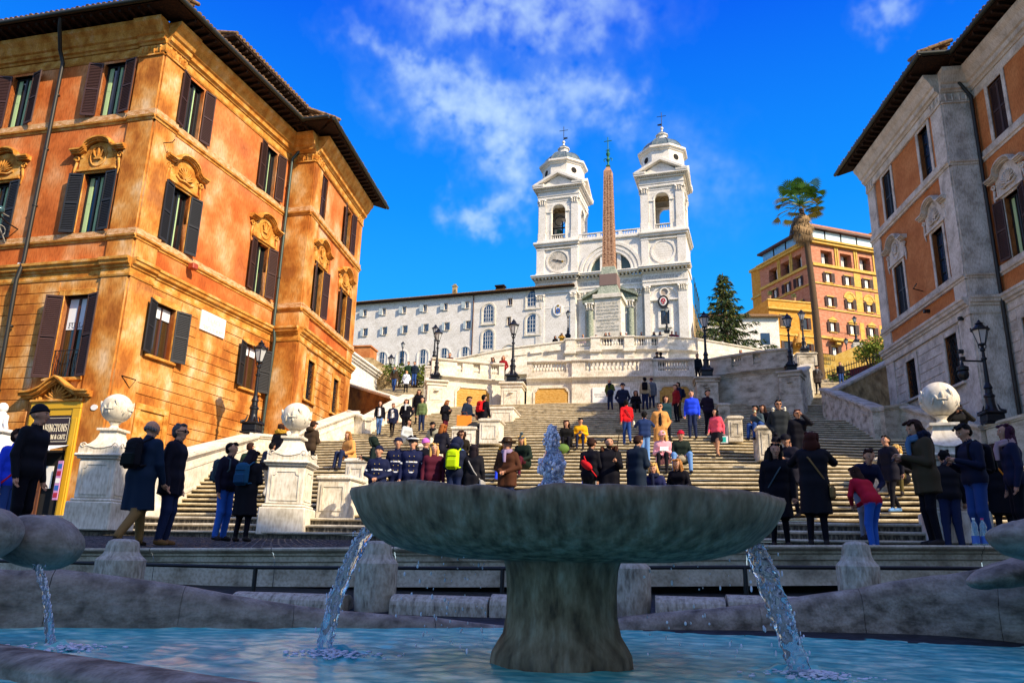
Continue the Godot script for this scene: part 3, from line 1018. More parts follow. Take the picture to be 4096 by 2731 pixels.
	t = thing("lamp_plinth", "tall grey stone plinth at top of right parapet beside the palm trunk", "plinth")
	end_block(t, P(12.35, 12.9, 50.2), Vector3(1.2, 2.6, 1.2), G)
	# upper terrace
	t = thing("upper_terrace_wall", "upper terrace wall with curved white balustrade below the obelisk", "terrace wall")
	y0 = 10.0
	yc = 17.15
	yt = 18.3
	terrace_bay(t, -4.3, 64.6, -3.5, 64.3, y0, yc, yt, 0, W)
	terrace_bay(t, -3.5, 64.2, -1.55, 63.9, y0, yc, yt, 9, W)
	terrace_bay(t, -1.55, 63.8, 1.2, 63.7, y0, yc, yt, 9, W)
	terrace_bay(t, 1.2, 63.8, 3.95, 64.0, y0, yc, yt, 10, W)
	terrace_bay(t, 3.95, 64.1, 6.9, 64.8, y0, yc, yt, 0, W)
	for q in [[-3.7, 64.15], [-1.55, 63.75], [1.25, 63.7], [4.0, 63.95]]:
		m = MB.new()
		m.b2(q[0] - 0.42, q[0] + 0.42, 10.0, yc - 0.25, -q[1] - 0.4, -q[1] + 0.14)
		m.b2(q[0] - 0.5, q[0] + 0.5, yc - 0.25, yc + 0.02, -q[1] - 0.4, -q[1] + 0.34, 0.03)
		m.b2(q[0] - 0.4, q[0] + 0.4, yc + 0.02, yt - 0.13, -q[1] - 0.3, -q[1] + 0.08)
		m.b2(q[0] - 0.46, q[0] + 0.46, yt - 0.13, yt + 0.012, -q[1] - 0.34, -q[1] + 0.16, 0.03)
		ob("pier", m, W, t)
	var fr2 := frame(P(-9.0, 0, 64.9), 90)
	wall_panel(t, fr2, 0.2, 4.6, 10.5, 13.5, M.panel_brick, W)
	fr2 = frame(P(4.6, 0, 63.95), 90)
	wall_panel(t, fr2, 0.9, 3.2, 10.5, 13.9, M.panel_brick, W)
	for q in [[-9.4, -4.3, 10.0, 15.4, -66, -64.95], [4.4, 8.3, 10.0, 16.0, -66, -63.98], [-9.5, 8.4, 15.2, 15.45, -64.96, -63.85]]:
		m = MB.new()
		m.b2(q[0], q[1], q[2], q[3], q[4], q[5])
		ob("wall" if q[2] < 11.0 else "string_course", m, W, t)
	t = thing("ramp_wall", "long white wall climbing from the left to the upper balustrade", "wall")
	wall_run(t, P(-16.0, 16.2, 64.0), P(-9.0, 17.62, 64.6), 8.0, 0.6, W, W, false)
	wall_run(t, P(-9.0, 17.62, 64.6), P(-4.1, 18.25, 64.9), 8.0, 0.6, W, W, false)
	for k in 3:
		m = MB.new()
		m.T = frame(P(-8.6 + k * 1.45, 0, 64.25), 84)
		m.ext(PackedVector2Array([Vector2(0, 16.9 + k * 0.17), Vector2(1.15, 17.02 + k * 0.17), Vector2(1.15, 17.4 + k * 0.17), Vector2(0, 17.28 + k * 0.17)]), 0, 0.03)
		ob("panel", m, W, t)
	t = thing("ramp_wall", "white wall falling away right of the upper balustrade behind the fir tree", "wall")
	wall_run(t, P(6.8, 18.2, 64.9), P(15.5, 17.3, 68.0), 9.0, 0.6, W, W, false)
	# ground of the hill
	m = MB.new()
	var rows := []
	for dd in [[58.5, 12.0], [66.0, 13.6], [84.0, 18.6], [92.0, 20.6], [104.0, 23.6], [125.0, 25.0], [190.0, 27.0]]:
		var row := []
		for xx in [-130.0, -60.0, -24.0, -12.0, 0.0, 12.0, 26.0, 60.0, 130.0]:
			var low := 0.0
			if dd[0] < 68.0 and absf(xx) > 15.0:
				low = -1.0
			row.append(P(xx, dd[1] + low, dd[0] + (7.0 if absf(xx) < 10.0 and dd[0] < 60.0 else 0.0)))
		rows.append(row)
	m.skin(rows, Vector3.UP)
	struct("hillside", m, M.hill)

# ---------------------------------------------------------------- palaces: local x runs to the viewer's right, z out of the wall
func wall_holes(m: MB, x0: float, x1: float, y0: float, y1: float, holes: Array, depth: float, z := 0.0) -> void:
	var xs := [x0, x1]
	var ys := [y0, y1]
	for h in holes:
		for q in [h[0], h[1]]:
			if q > x0 and q < x1: xs.append(q)
		for q in [h[2], h[3]]:
			if q > y0 and q < y1: ys.append(q)
	xs.sort()
	ys.sort()
	for i in xs.size() - 1:
		for j in ys.size() - 1:
			var cx: float = (xs[i] + xs[i + 1]) * 0.5
			var cy: float = (ys[j] + ys[j + 1]) * 0.5
			if xs[i + 1] - xs[i] < 1e-4 or ys[j + 1] - ys[j] < 1e-4:
				continue
			var solid := true
			for h in holes:
				if cx > h[0] and cx < h[1] and cy > h[2] and cy < h[3]:
					solid = false
			if solid:
				m.q4(Vector3(xs[i], ys[j], z), Vector3(xs[i + 1], ys[j], z), Vector3(xs[i + 1], ys[j + 1], z), Vector3(xs[i], ys[j + 1], z), Vector3.BACK)
	for h in holes:
		var a: float = h[0]; var b: float = h[1]; var c: float = h[2]; var d: float = h[3]
		var w := z - depth
		m.q4(Vector3(a, c, z), Vector3(a, d, z), Vector3(a, d, w), Vector3(a, c, w), Vector3.RIGHT)
		m.q4(Vector3(b, c, z), Vector3(b, d, z), Vector3(b, d, w), Vector3(b, c, w), Vector3.LEFT)
		m.q4(Vector3(a, c, z), Vector3(b, c, z), Vector3(b, c, w), Vector3(a, c, w), Vector3.UP)
		m.q4(Vector3(a, d, z), Vector3(b, d, z), Vector3(b, d, w), Vector3(a, d, w), Vector3.DOWN)
var shutter_cache := {}
func shutter_mesh(w: float, h: float) -> ArrayMesh:
	var key := "%.2f_%.2f" % [w, h]
	if not shutter_cache.has(key):
		var m := MB.new()
		for q in [[0.0, 0.055, 0.0, h], [w - 0.055, w, 0.0, h], [0.055, w - 0.055, 0.0, 0.09], [0.055, w - 0.055, h - 0.07, h], [0.055, w - 0.055, h * 0.5 - 0.04, h * 0.5 + 0.04]]:
			m.b2(q[0], q[1], q[2], q[3], 0.0, 0.045)
		var n := int(h / 0.075)
		for i in n:
			var y := 0.1 + i * (h - 0.2) / n
			if absf(y + 0.03 - h * 0.5) < 0.05:
				continue
			var a := Vector3(0.05, y, 0.036)
			var b := Vector3(w - 0.05, y, 0.036)
			var e := Vector3(0, 0.055, -0.03)
			m.q4(a, b, b + e, a + e, Vector3(0, 0.5, 1))
			m.q4(a - Vector3(0, 0.012, 0), b - Vector3(0, 0.012, 0), b, a, Vector3(0, 0, 1))
		m.q4(Vector3(0.05, 0.05, 0.004), Vector3(w - 0.05, 0.05, 0.004), Vector3(w - 0.05, h - 0.05, 0.004), Vector3(0.05, h - 0.05, 0.004), Vector3(0, 0, -1))
		shutter_cache[key] = m.mesh()
	return shutter_cache[key]
func window(parent: Node, fr: Transform3D, xc: float, w: float, y0: float, y1: float, kind: String, fm: Material, sm: Material, ang := 12.0) -> Node:
	# kind: open, closed, plain (no shutters), grille, shop
	var m := MB.new()
	m.T = fr
	var z := -0.2
	var x0 := xc - w / 2
	var x1 := xc + w / 2
	var h := y1 - y0
	m.b2(x0, x0 + 0.07, y0, y1, z - 0.05, z + 0.03)
	m.b2(x1 - 0.07, x1, y0, y1, z - 0.05, z + 0.03)
	m.b2(x0 + 0.07, x1 - 0.07, y1 - 0.07, y1, z - 0.05, z + 0.03)
	m.b2(x0 + 0.07, x1 - 0.07, y0, y0 + 0.09, z - 0.05, z + 0.03)
	m.b2(xc - 0.045, xc + 0.045, y0 + 0.09, y1 - 0.07, z - 0.05, z + 0.04)
	if kind == "plain":
		for k in 3:
			var yy := y0 + h * (k + 1) / 4.0
			m.b2(x0 + 0.07, x1 - 0.07, yy - 0.02, yy + 0.02, z - 0.04, z + 0.02)
	var o := ob("window", m, fm, parent)
	m = MB.new()
	m.T = fr
	m.b2(x0 + 0.02, x1 - 0.02, y0 + 0.02, y1 - 0.02, z - 0.04, z - 0.03)
	ob("pane", m, M.window_blue if kind == "plain" else (M.pane_warm if kind == "shop" else M.pane_dark), o)
	if kind == "open":
		m = MB.new()
		m.T = fr
		m.b2(x0 + 0.08, x0 + 0.26, y0 + 0.1, y1 - 0.08, z - 0.028, z - 0.012)
		m.b2(xc + 0.06, xc + 0.17, y0 + 0.1, y1 - 0.08, z - 0.028, z - 0.012)
		for q in [[x0 + 0.1, x0 + 0.24], [xc + 0.075, xc + 0.155]]:
			for k in 2:
				m.b2(q[0], q[1], y0 + 0.16 + k * h * 0.46, y0 + h * 0.42 + k * h * 0.46, z - 0.012, z - 0.006)
		ob("inner_shutter", m, M.inner_green, o)
	if kind == "open" or kind == "shop":
		var lw := w * 0.5 + 0.06
		var me := shutter_mesh(lw, h)
		for s in [-1.0, 1.0]:
			var q := ob("shutter", me, sm, o)
			var a: float = deg_to_rad(ang + rng.randf_range(-4, 5))
			var bs: Basis = Basis(Vector3.UP, -a) if s > 0 else Basis(Vector3.UP, a) * Basis.from_scale(Vector3(-1, 1, 1))
			q.transform = fr * Transform3D(bs, Vector3(xc + s * (w / 2 + 0.015), y0, 0.05))
	elif kind == "closed":
		var me := shutter_mesh(w * 0.5 - 0.01, h - 0.04)
		for s in [-1.0, 1.0]:
			var q := ob("shutter", me, sm, o)
			q.transform = fr * Transform3D(Basis(), Vector3(xc - w / 2 + 0.005 if s < 0 else xc + 0.005, y0 + 0.02, -0.1))
	elif kind == "grille":
		m = MB.new()
		m.T = fr
		var n := 5
		for i in n:
			for s in [-1.0, 1.0]:
				var pts := []
				for k in 15:
					var t := k / 14.0
					var xx: float = x0 + fposmod((i + 0.5) / n + s * t * 1.3 * (h / w / 2.0), 1.0) * w
					if pts.size() and absf(pts[-1].x - xx) > w * 0.5:
						if pts.size() > 1:
							m.tube(pts, 0.014, 4, false)
						pts = []
					pts.append(Vector3(xx, y0 + t * h, -0.06 + 0.012 * s))
				if pts.size() > 1:
					m.tube(pts, 0.014, 4, false)
		ob("grille", m, M.iron, o)
	return o
func surround(parent: Node, fr: Transform3D, xc: float, w: float, y0: float, y1: float, t: float, mt: Material, proud := 0.05, sill := true) -> void:
	var m := MB.new()
	m.T = fr
	var a := xc - w / 2
	var b := xc + w / 2
	m.b2(a - t, a - 0.002, y0, y1 + t, 0.0, proud, 0.012)
	m.b2(b + 0.002, b + t, y0, y1 + t, 0.0, proud, 0.012)
	m.b2(a - 0.002, b + 0.002, y1 + 0.002, y1 + t, 0.0, proud - 0.003, 0.012)
	if sill:
		m.b2(a - t - 0.05, b + t + 0.05, y0 - 0.12, y0 - 0.002, 0.0, proud + 0.07, 0.02)
	ob("window_surround", m, mt, parent)
func hood(parent: Node, fr: Transform3D, xc: float, y: float, hw: float, mt: Material, style: int) -> void:
	# bowed hood over a window with carved filling; y is the underside of its ends
	var line := PackedVector2Array()
	line.append(Vector2(-hw, 0.0))
	line.append(Vector2(-hw * 0.62, 0.0))
	for i in 9:
		var a := PI - PI * i / 8.0
		line.append(Vector2(cos(a) * hw * 0.5, 0.09 + sin(a) * 0.36 * (1.0 if i > 0 and i < 8 else 0.3)))
	line.append(Vector2(hw * 0.62, 0.0))
	line.append(Vector2(hw, 0.0))
	var m := MB.new()
	m.T = fr * Transform3D(Basis(), Vector3(xc, y, 0))
	for lay in [[0.0, 0.055, 0.17], [0.055, 0.10, 0.24], [0.10, 0.16, 0.3], [0.16, 0.19, 0.26]]:
		for i in line.size() - 1:
			var a := line[i]
			var b := line[i + 1]
			m.ext(PackedVector2Array([a + Vector2(0, lay[0]), b + Vector2(0, lay[0]), b + Vector2(0, lay[1]), a + Vector2(0, lay[1])]), 0.0, lay[2])
	ob("window_hood", m, mt, parent)
	m = MB.new()
	m.T = fr * Transform3D(Basis(), Vector3(xc, y, 0))
	m.b2(-hw * 0.74, hw * 0.74, -0.78, -0.68, 0.0, 0.12, 0.01)
	m.b2(-hw * 0.68, hw * 0.68, -0.68, 0.0, 0.0, 0.05)
	m.ext(PackedVector2Array([Vector2(-hw * 0.5, 0), Vector2(hw * 0.5, 0), Vector2(hw * 0.36, 0.3), Vector2(0, 0.44), Vector2(-hw * 0.36, 0.3)]), 0.0, 0.05)
	# carved shell or lily in a ring
	if style % 2 == 0:
		for i in 9:
			var a := PI * (i + 0.5) / 9.0
			var d := Vector3(cos(a), sin(a), 0)
			m.tube([Vector3(0, -0.42, 0.07) + d * 0.08, Vector3(0, -0.38, 0.13) + d * 0.28, Vector3(0, -0.34, 0.08) + d * 0.45], [0.02, 0.045, 0.02], 5)
		m.tube([Vector3(-0.5, -0.42, 0.06), Vector3(-0.3, -0.52, 0.09), Vector3(0, -0.48, 0.1), Vector3(0.3, -0.52, 0.09), Vector3(0.5, -0.42, 0.06)], 0.045, 6)
	else:
		var ring := []
		for i in 17:
			var a := TAU * i / 16.0
			ring.append(Vector3(cos(a) * 0.36, -0.17 + sin(a) * 0.42, 0.06))
		m.tube(ring, 0.035, 5)
		m.ball(Vector3(0, -0.05, 0.08), Vector3(0.07, 0.26, 0.06), 8, 6)
		for s in [-1.0, 1.0]:
			m.tube([Vector3(0, -0.32, 0.08), Vector3(s * 0.14, -0.14, 0.1), Vector3(s * 0.22, 0.05, 0.09), Vector3(s * 0.3, -0.08, 0.07)], [0.03, 0.05, 0.045, 0.02], 6)
		m.box(Vector3(0, -0.28, 0.09), Vector3(0.3, 0.06, 0.06))
	for s in [-1.0, 1.0]:
		var pts := []
		for i in 11:
			var a := i * 0.7
			var r := 0.13 - i * 0.009
			pts.append(Vector3(s * (hw * 0.80 + cos(a) * r), -0.22 + sin(a) * r, 0.06))
		m.tube(pts, 0.04, 5)
		m.tube([Vector3(s * hw * 0.78, -0.35, 0.05), Vector3(s * hw * 0.84, -0.7, 0.05), Vector3(s * hw * 0.8, -1.0, 0.04)], [0.06, 0.05, 0.02], 5)
		m.ball(Vector3(s * hw * 0.62, -0.15, 0.05), Vector3(0.06, 0.06, 0.04), 8, 4)
	ob("carving", m, mt, parent)
func band(parent: Node, called: String, fr: Transform3D, x0: float, x1: float, prof: Array, mt: Material) -> void:
	var p := PackedVector2Array()
	for q in prof:
		p.append(Vector2(q[1], q[0]))
	var m := MB.new()
	m.T = fr
	m.ext(p, x0, x1, 1)
	ob(called, m, mt, parent)
# horizontal mouldings of a facade from x0 to x1, stepping forward on the pilasters
func mouldings(b: Node, fr: Transform3D, x0: float, x1: float, z: float, tm: Material, sill: Material, top: Material) -> void:
	band(b, "string_course", fr, x0, x1, [[15.88, 0.0], [15.88, z + 0.03], [15.97, z + 0.05], [15.99, z + 0.1], [16.06, z + 0.12], [16.06, 0.0]], tm)
	band(b, "sill_band", fr, x0, x1, [[16.06, 0.0], [16.06, z + 0.06], [16.32, z + 0.06], [16.32, 0.0]], sill)
	band(b, "string_course", fr, x0, x1, [[11.0, 0.0], [11.0, z + 0.03], [11.08, z + 0.05], [11.1, z + 0.1], [11.16, z + 0.12], [11.16, 0.0]], tm)
	band(b, "sill_band", fr, x0, x1, [[11.16, 0.0], [11.16, z + 0.06], [11.4, z + 0.06], [11.4, 0.0]], sill)
	band(b, "cornice", fr, x0, x1, [[9.55, 0.0], [9.55, z + 0.03], [9.62, z + 0.05], [9.62, z + 0.03], [9.86, z + 0.03], [9.88, z + 0.08], [9.96, z + 0.1], [10.0, z + 0.18], [10.1, z + 0.2], [10.14, z + 0.25], [10.24, z + 0.26], [10.24, 0.0]], tm)
	band(b, "frieze", fr, x0, x1, [[18.82, 0.0], [18.82, z + 0.03], [18.88, z + 0.06], [18.9, z + 0.03], [19.2, z + 0.03], [19.2, 0.0]], top)
	band(b, "main_cornice", fr, x0, x1, [[19.2, 0.0], [19.2, z + 0.08], [19.28, z + 0.12], [19.32, z + 0.2], [19.5, z + 0.22], [19.55, z + 0.3], [19.8, z + 0.42], [19.95, z + 0.55], [20.1, z + 0.58], [20.1, 0.0]], tm)
func capital(b: Node, fr: Transform3D, x0: float, x1: float, z: float, mt: Material) -> void:
	var m := MB.new()
	m.T = fr
	m.b2(x0 - 0.04, x1 + 0.04, 18.72, 18.8, 0.0, z + 0.06, 0.01)
	var n := int((x1 - x0) / 0.24)
	for i in n:
		var x := lerpf(x0, x1, (i + 0.5) / n)
		m.ball(Vector3(x, 19.08, z + 0.04), Vector3(0.06, 0.09, 0.06), 7, 5)
		m.tube([Vector3(x, 19.0, z + 0.05), Vector3(x, 18.86, z + 0.05), Vector3(x, 18.78, z + 0.03)], [0.05, 0.035, 0.012], 5)
	ob("capital", m, mt, b)
# eave on brackets over a run of wall; reach = overhang
func eave(b: Node, fr: Transform3D, x0: float, x1: float, reach: float, e0 := 0.0, e1 := 0.0) -> void:
	var m := MB.new()
	m.T = fr
	var n := int((x1 - x0) / 0.42)
	for i in n:
		var x := lerpf(x0, x1, (i + 0.5) / n)
		m.ext(PackedVector2Array([Vector2(0.3, 20.12), Vector2(reach - 0.1, 20.2), Vector2(reach - 0.06, 20.32), Vector2(0.3, 20.3)]), x - 0.055, x + 0.055, 1)
	ob("rafters", m, M.eave_wood, b)
	m = MB.new()
	m.T = fr
	# boarding under the tiles and the tile bed, mitred at corners by e0/e1
	for q in [[20.32, 20.40, M.eave_wood]]:
		m.q4(Vector3(x0, q[0] - 0.02, 0), Vector3(x1, q[0] - 0.02, 0), Vector3(x1 + e1, q[0], reach), Vector3(x0 - e0, q[0], reach), Vector3.DOWN)
		m.q4(Vector3(x0 - e0, q[0], reach), Vector3(x1 + e1, q[0], reach), Vector3(x1 + e1, q[1], reach), Vector3(x0 - e0, q[1], reach), Vector3.BACK)
	ob("soffit", m, M.eave_wood, b)
	m = MB.new()
	m.T = fr
	m.tube([Vector3(x0 - e0 - 0.05, 20.42, reach + 0.09), Vector3(x1 + e1 + 0.05, 20.42, reach + 0.09)], 0.095, 8)
	ob("gutter", m, M.gutter, b)
	m = MB.new()
	m.T = fr
	m.q4(Vector3(x0 - e0, 20.46, reach), Vector3(x1 + e1, 20.46, reach), Vector3(x1 - 4.0 * signf(e1), 22.1, -4.0), Vector3(x0 + 4.0 * signf(e0), 22.1, -4.0), Vector3.UP)
	ob("roof_slope", m, M.tiles, b)
	m = MB.new()
	m.T = fr
	n = int((x1 - x0 + e0 + e1) / 0.24)
	for i in n:
		var x := lerpf(x0 - e0, x1 + e1, (i + 0.5) / n)
		var j := rng.randf_range(-0.03, 0.03)
		for k in 3:
			m.tube([Vector3(x, 20.55 + k * 0.18, reach + 0.06 - k * 0.45 + j), Vector3(x, 20.76 + k * 0.18, reach - 0.46 - k * 0.45)], [0.095, 0.08], 6)
	stuff(ob("roof_tiles", m, M.tiles, b))
func courses(b: Node, fr: Transform3D, x0: float, x1: float, y0: float, y1: float, holes: Array, mt: Material) -> void:
	var n := int((y1 - y0) / 0.4)
	for k in n:
		var a := y0 + k * 0.4
		var segs := [[x0, x1]]
		for h in holes:
			if h[2] < a + 0.385 and h[3] > a + 0.02:
				var nx := []
				for s in segs:
					if h[1] <= s[0] or h[0] >= s[1]:
						nx.append(s)
						continue
					if h[0] > s[0] + 0.05: nx.append([s[0], h[0]])
					if h[1] < s[1] - 0.05: nx.append([h[1], s[1]])
				segs = nx
		for s in segs:
			var m := MB.new()
			m.T = fr
			m.b2(s[0] + 0.004, s[1] - 0.004, a + 0.012, a + 0.388, 0.0, 0.03, 0.01)
			ob("wall_course", m, mt, b)
func pilaster(b: Node, fr: Transform3D, x0: float, x1: float, y0: float, z: float, mt: Material) -> void:
	var m := MB.new()
	m.T = fr
	m.b2(x0, x1, y0, 18.82, 0.0, z)
	ob("pilaster", m, mt, b)
# one facade: rows of windows from given lists [x centre, width, kind]
func facade(b: Node, fr: Transform3D, x0: float, x1: float, top: Array, mid: Array, low: Array, S: Dictionary) -> void:
	var holes := []
	for w in top: holes.append([w[0] - w[1] / 2, w[0] + w[1] / 2, 16.35, 18.7])
	for w in mid: holes.append([w[0] - w[1] / 2, w[0] + w[1] / 2, 11.43, 13.85])
	for w in low: holes.append([w[0] - w[1] / 2, w[0] + w[1] / 2, w[3], w[4]])
	var m := MB.new()
	m.T = fr
	wall_holes(m, x0, x1, 9.6, 19.25, holes, 0.26)
	ob("upper_wall", m, S.wall, b)
	m = MB.new()
	m.T = fr
	wall_holes(m, x0, x1, S.get("y0", 0.4), 9.6, holes, 0.26)
	ob("lower_wall", m, S.low, b)
	for w in top:
		window(b, fr, w[0], w[1], 16.35, 18.7, w[2], S.frame, S.shut_top)
		if S.has("trim_all"):
			surround(b, fr, w[0], w[1], 16.35, 18.7, 0.2, S.trim, 0.05, false)
	for i in mid.size():
		var w: Array = mid[i]
		window(b, fr, w[0], w[1], 11.43, 13.85, w[2], S.frame, w[3] if w.size() > 3 else S.shut_mid)
		surround(b, fr, w[0], w[1], 11.43, 13.85, 0.16, S.trim, 0.05, false)
		hood(b, fr, w[0], 14.72, 1.2, S.trim, i + int(S.get("style", 0)))
	var lh := []
	for w in low:
		lh.append([w[0] - w[1] / 2 - 0.3, w[0] + w[1] / 2 + 0.3, w[3] - 0.35, w[4] + 0.3])
	for e in S.get("extra", []):
		lh.append(e)
	courses(b, fr, S.get("cx0", x0), S.get("cx1", x1), S.get("cy0", 0.7), 9.52, lh, S.low)
	for w in low:
		window(b, fr, w[0], w[1], w[3], w[4], w[2], M.frame_brown if w[2] == "shop" else S.frame, S.get("shut_low", S.shut_mid), 20.0)
		surround(b, fr, w[0], w[1], w[3], w[4], 0.24, S.trim, 0.06)

func palace_left() -> void:
	var t := thing("orange_palace", "weathered orange corner palace with brown and black shutters on the left", "building")
	var C := P(-16.06, 0, 24.0)
	var F1 := frame(C, 94.3)
	var F2 := frame(C, 7.3)
	var Pb := C + unit(7.3) * 9.05
	var FB := frame(Pb, 94.3)
	var L2 := Pb + unit(94.3) * 1.36
	var FR := frame(L2, -3.0)
	var S := {"wall": M.stucco_left, "low": M.stucco_course, "frame": M.frame_dark, "trim": M.trim_ochre, "shut_top": M.shutter_brown, "shut_mid": M.shutter_dark, "style": 1}
	# front towards the square
	var s1 := S.duplicate()
	s1.cx1 = -1.1
	s1.extra = [[-3.3, -0.5, 0.0, 5.95], [-14.0, -14.0, 0, 0]]
	s1.shut_low = M.shutter_brown
	facade(t, F1, -13.0, 0.0, [[-2.2, 1.02, "open"], [-6.6, 1.02, "open"], [-11.0, 1.02, "open"]], [[-2.2, 0.98, "open"], [-6.6, 0.98, "open"], [-11.0, 0.98, "open"]], [[-2.05, 1.06, "shop", 5.86, 8.93], [-6.6, 1.06, "shop", 5.86, 8.93]], s1)
	pilaster(t, F1, -1.1, 0.0, 0.4, 0.08, M.stucco_course)
	mouldings(t, F1, -13.0, -1.1, 0.0, M.trim_ochre, M.sill_pale, M.trim_ochre)
	mouldings(t, F1, -1.14, 0.1, 0.08, M.trim_ochre, M.sill_pale, M.trim_ochre)
	capital(t, F1, -1.1, 0.0, 0.08, M.trim_ochre)
	eave(t, F1, -13.0, 0.0, 1.1, 0.0, 1.1)
	# front towards the stairs
	var s2 := S.duplicate()
	s2.cx0 = 1.1
	s2.extra = [[1.15, 3.05, 0.0, 5.25], [3.9, 5.7, 8.65, 9.6]]
	s2.style = 0
	facade(t, F2, 0.0, 9.05, [[1.95, 0.96, "open"], [7.47, 0.94, "open"]], [[1.98, 0.98, "open"], [7.55, 0.94, "open", M.shutter_brown]], [[2.05, 1.08, "shop", 7.02, 9.05], [7.7, 1.08, "shop", 7.02, 9.0]], s2)
	pilaster(t, F2, 0.0, 1.1, 0.4, 0.08, M.stucco_course)
	mouldings(t, F2, 1.1, 9.05, 0.0, M.trim_ochre, M.sill_pale, M.trim_ochre)
	mouldings(t, F2, -0.1, 1.14, 0.08, M.trim_ochre, M.sill_pale, M.trim_ochre)
	capital(t, F2, 0.0, 1.1, 0.08, M.trim_ochre)
	eave(t, F2, 0.0, 9.05, 1.1, 1.1, 0.0)
	# projecting block further up the stairs
	var s4 := S.duplicate()
	facade(t, FB, 0.0, 1.36, [], [], [], s4)
	pilaster(t, FB, 0.12, 1.36, 0.4, 0.06, M.stucco_course)
	mouldings(t, FB, 0.0, 1.42, 0.06, M.trim_ochre, M.sill_pale, M.trim_ochre)
	capital(t, FB, 0.12, 1.36, 0.06, M.trim_ochre)
	eave(t, FB, 0.0, 1.36, 1.1, -1.1, 1.1)
	var s3 := S.duplicate()
	s3.cx0 = 1.0
	s3.cx1 = 6.9
	s3.shut_mid = M.shutter_brown
	facade(t, FR, 0.0, 7.8, [[1.5, 0.95, "closed"], [5.45, 0.95, "open"]], [[1.85, 0.95, "open"], [5.7, 0.95, "open"]], [[1.9, 0.88, "grille", 7.12, 9.05], [5.62, 0.82, "grille", 7.2, 9.0]], s3)
	pilaster(t, FR, 0.0, 1.0, 0.4, 0.06, M.stucco_course)
	pilaster(t, FR, 6.9, 7.8, 0.4, 0.06, M.stucco_course)
	mouldings(t, FR, -0.06, 7.86, 0.06, M.trim_ochre, M.sill_pale, M.trim_ochre)
	capital(t, FR, 0.0, 1.0, 0.06, M.trim_ochre)
	capital(t, FR, 6.9, 7.8, 0.06, M.trim_ochre)
	eave(t, FR, 0.0, 7.8, 1.1, 1.1, 1.1)
	# far end and back so that it stands as a closed body
	var m := MB.new()
	var E := L2 + unit(-3.0) * 7.8
	m.T = frame(E, -86.0)
	m.b2(0.0, 13.0, 0.4, 20.3, -0.3, 0.0)
	ob("end_wall", m, M.stucco_left, t)
	m = MB.new()
	m.T = frame(C, 94.3)
	m.b2(-13.0, -12.7, 0.4, 20.3, -17.0, -0.05)
	m.b2(-12.6, -0.3, 20.15, 20.3, -16.0, -0.3)
	ob("side_wall", m, M.stucco_left, t)
	m = MB.new()
	m.T = F2
	m.b2(0.3, 14.0, 20.15, 20.3, -10.0, -0.25)
	m.b2(9.2, 15.5, 20.15, 20.31, -3.0, 0.8)
	ob("attic_floor", m, M.eave_wood, t)
	# attic set back above the stair front
	m = MB.new()
	m.T = F2
	m.b2(6.2, 13.6, 20.3, 23.9, -8.0, -2.2)
	ob("attic", m, M.travertine_white, t)
	m = MB.new()
	m.T = F2
	m.b2(5.5, 14.0, 23.9, 24.02, -8.5, -1.4)
	for i in 22:
		m.b2(5.8 + i * 0.37, 5.9 + i * 0.37, 23.76, 23.9, -2.2, -1.45)
	ob("attic_eave", m, M.eave_wood, t)
	m = MB.new()
	m.T = F2
	for i in 30:
		m.tube([Vector3(5.6 + i * 0.28, 24.08, -1.35), Vector3(5.6 + i * 0.28, 24.4, -2.6)], 0.1, 6)
	stuff(ob("roof_tiles", m, M.tiles, t))
	# rain pipes
	for q in [[F1, -4.6, 0.12, M.pipe_dark], [F2, 8.86, 0.12, M.pipe_green]]:
		m = MB.new()
		m.T = q[0]
		var x: float = q[1]
		m.tube([Vector3(x + 0.35, 20.4, 1.05), Vector3(x + 0.3, 20.0, 0.95), Vector3(x + 0.05, 19.3, 0.5), Vector3(x, 18.9, 0.2), Vector3(x, 10.4, 0.16), Vector3(x, 9.6, 0.3), Vector3(x, 4.6, 0.14)], 0.075, 8)
		var p := ob("rain_pipe", m, q[3], t)
		m = MB.new()
		m.T = q[0]
		for k in 6:
			m.lathe([Vector2(0.076, 0.0), Vector2(0.1, 0.02), Vector2(0.1, 0.07), Vector2(0.076, 0.09)], 8, Vector3(x, 5.4 + k * 2.4, 0.16 if k < 2 or k > 2 else 0.16))
		ob("bracket", m, M.pipe_dark, p)
	# tea room doorway
	m = MB.new()
	m.T = F1
	for q in [[-3.05, -2.72], [-1.28, -0.95]]:
		m.b2(q[0], q[1], 0.4, 4.72, 0.0, 0.14, 0.02)
		m.b2(q[0] + 0.07, q[1] - 0.07, 0.9, 4.4, 0.14, 0.165, 0.01)
	m.b2(-3.05, -0.95, 4.72, 4.98, 0.0, 0.14, 0.02)
	m.b2(-2.72, -1.28, 4.5, 4.72, 0.0, 0.1)
	var door := ob("doorway", m, M.door_yellow, t)
	m = MB.new()
	m.T = F1
	m.b2(-2.72, -1.28, 0.4, 3.3, 0.0, 0.012)
	ob("dark_opening", m, M.dark_inside, door)
	m = MB.new()
	m.T = F1
	m.b2(-2.66, -2.1, 0.5, 3.1, 0.02, 0.07, 0.015)
	for k in 2:
		m.b2(-2.56, -2.2, 0.75 + k * 1.15, 1.7 + k * 1.15, 0.07, 0.09, 0.01)
	ob("door_leaf", m, M.door_wood, door)
	m = MB.new()
	m.T = F1
	m.b2(-2.72, -1.28, 3.5, 4.5, 0.0, 0.09, 0.015)
	var sg := ob("sign_board", m, M.sign_brown, t)
	m = MB.new()
	m.T = F1
	for q in [[-2.64, -1.36, 4.4, 4.415], [-2.64, -1.36, 3.585, 3.6], [-2.64, -2.625, 3.6, 4.4], [-1.375, -1.36, 3.6, 4.4]]:
		m.b2(q[0], q[1], q[2], q[3], 0.09, 0.094)
	ob("sign_line", m, M.sign_cream, sg)
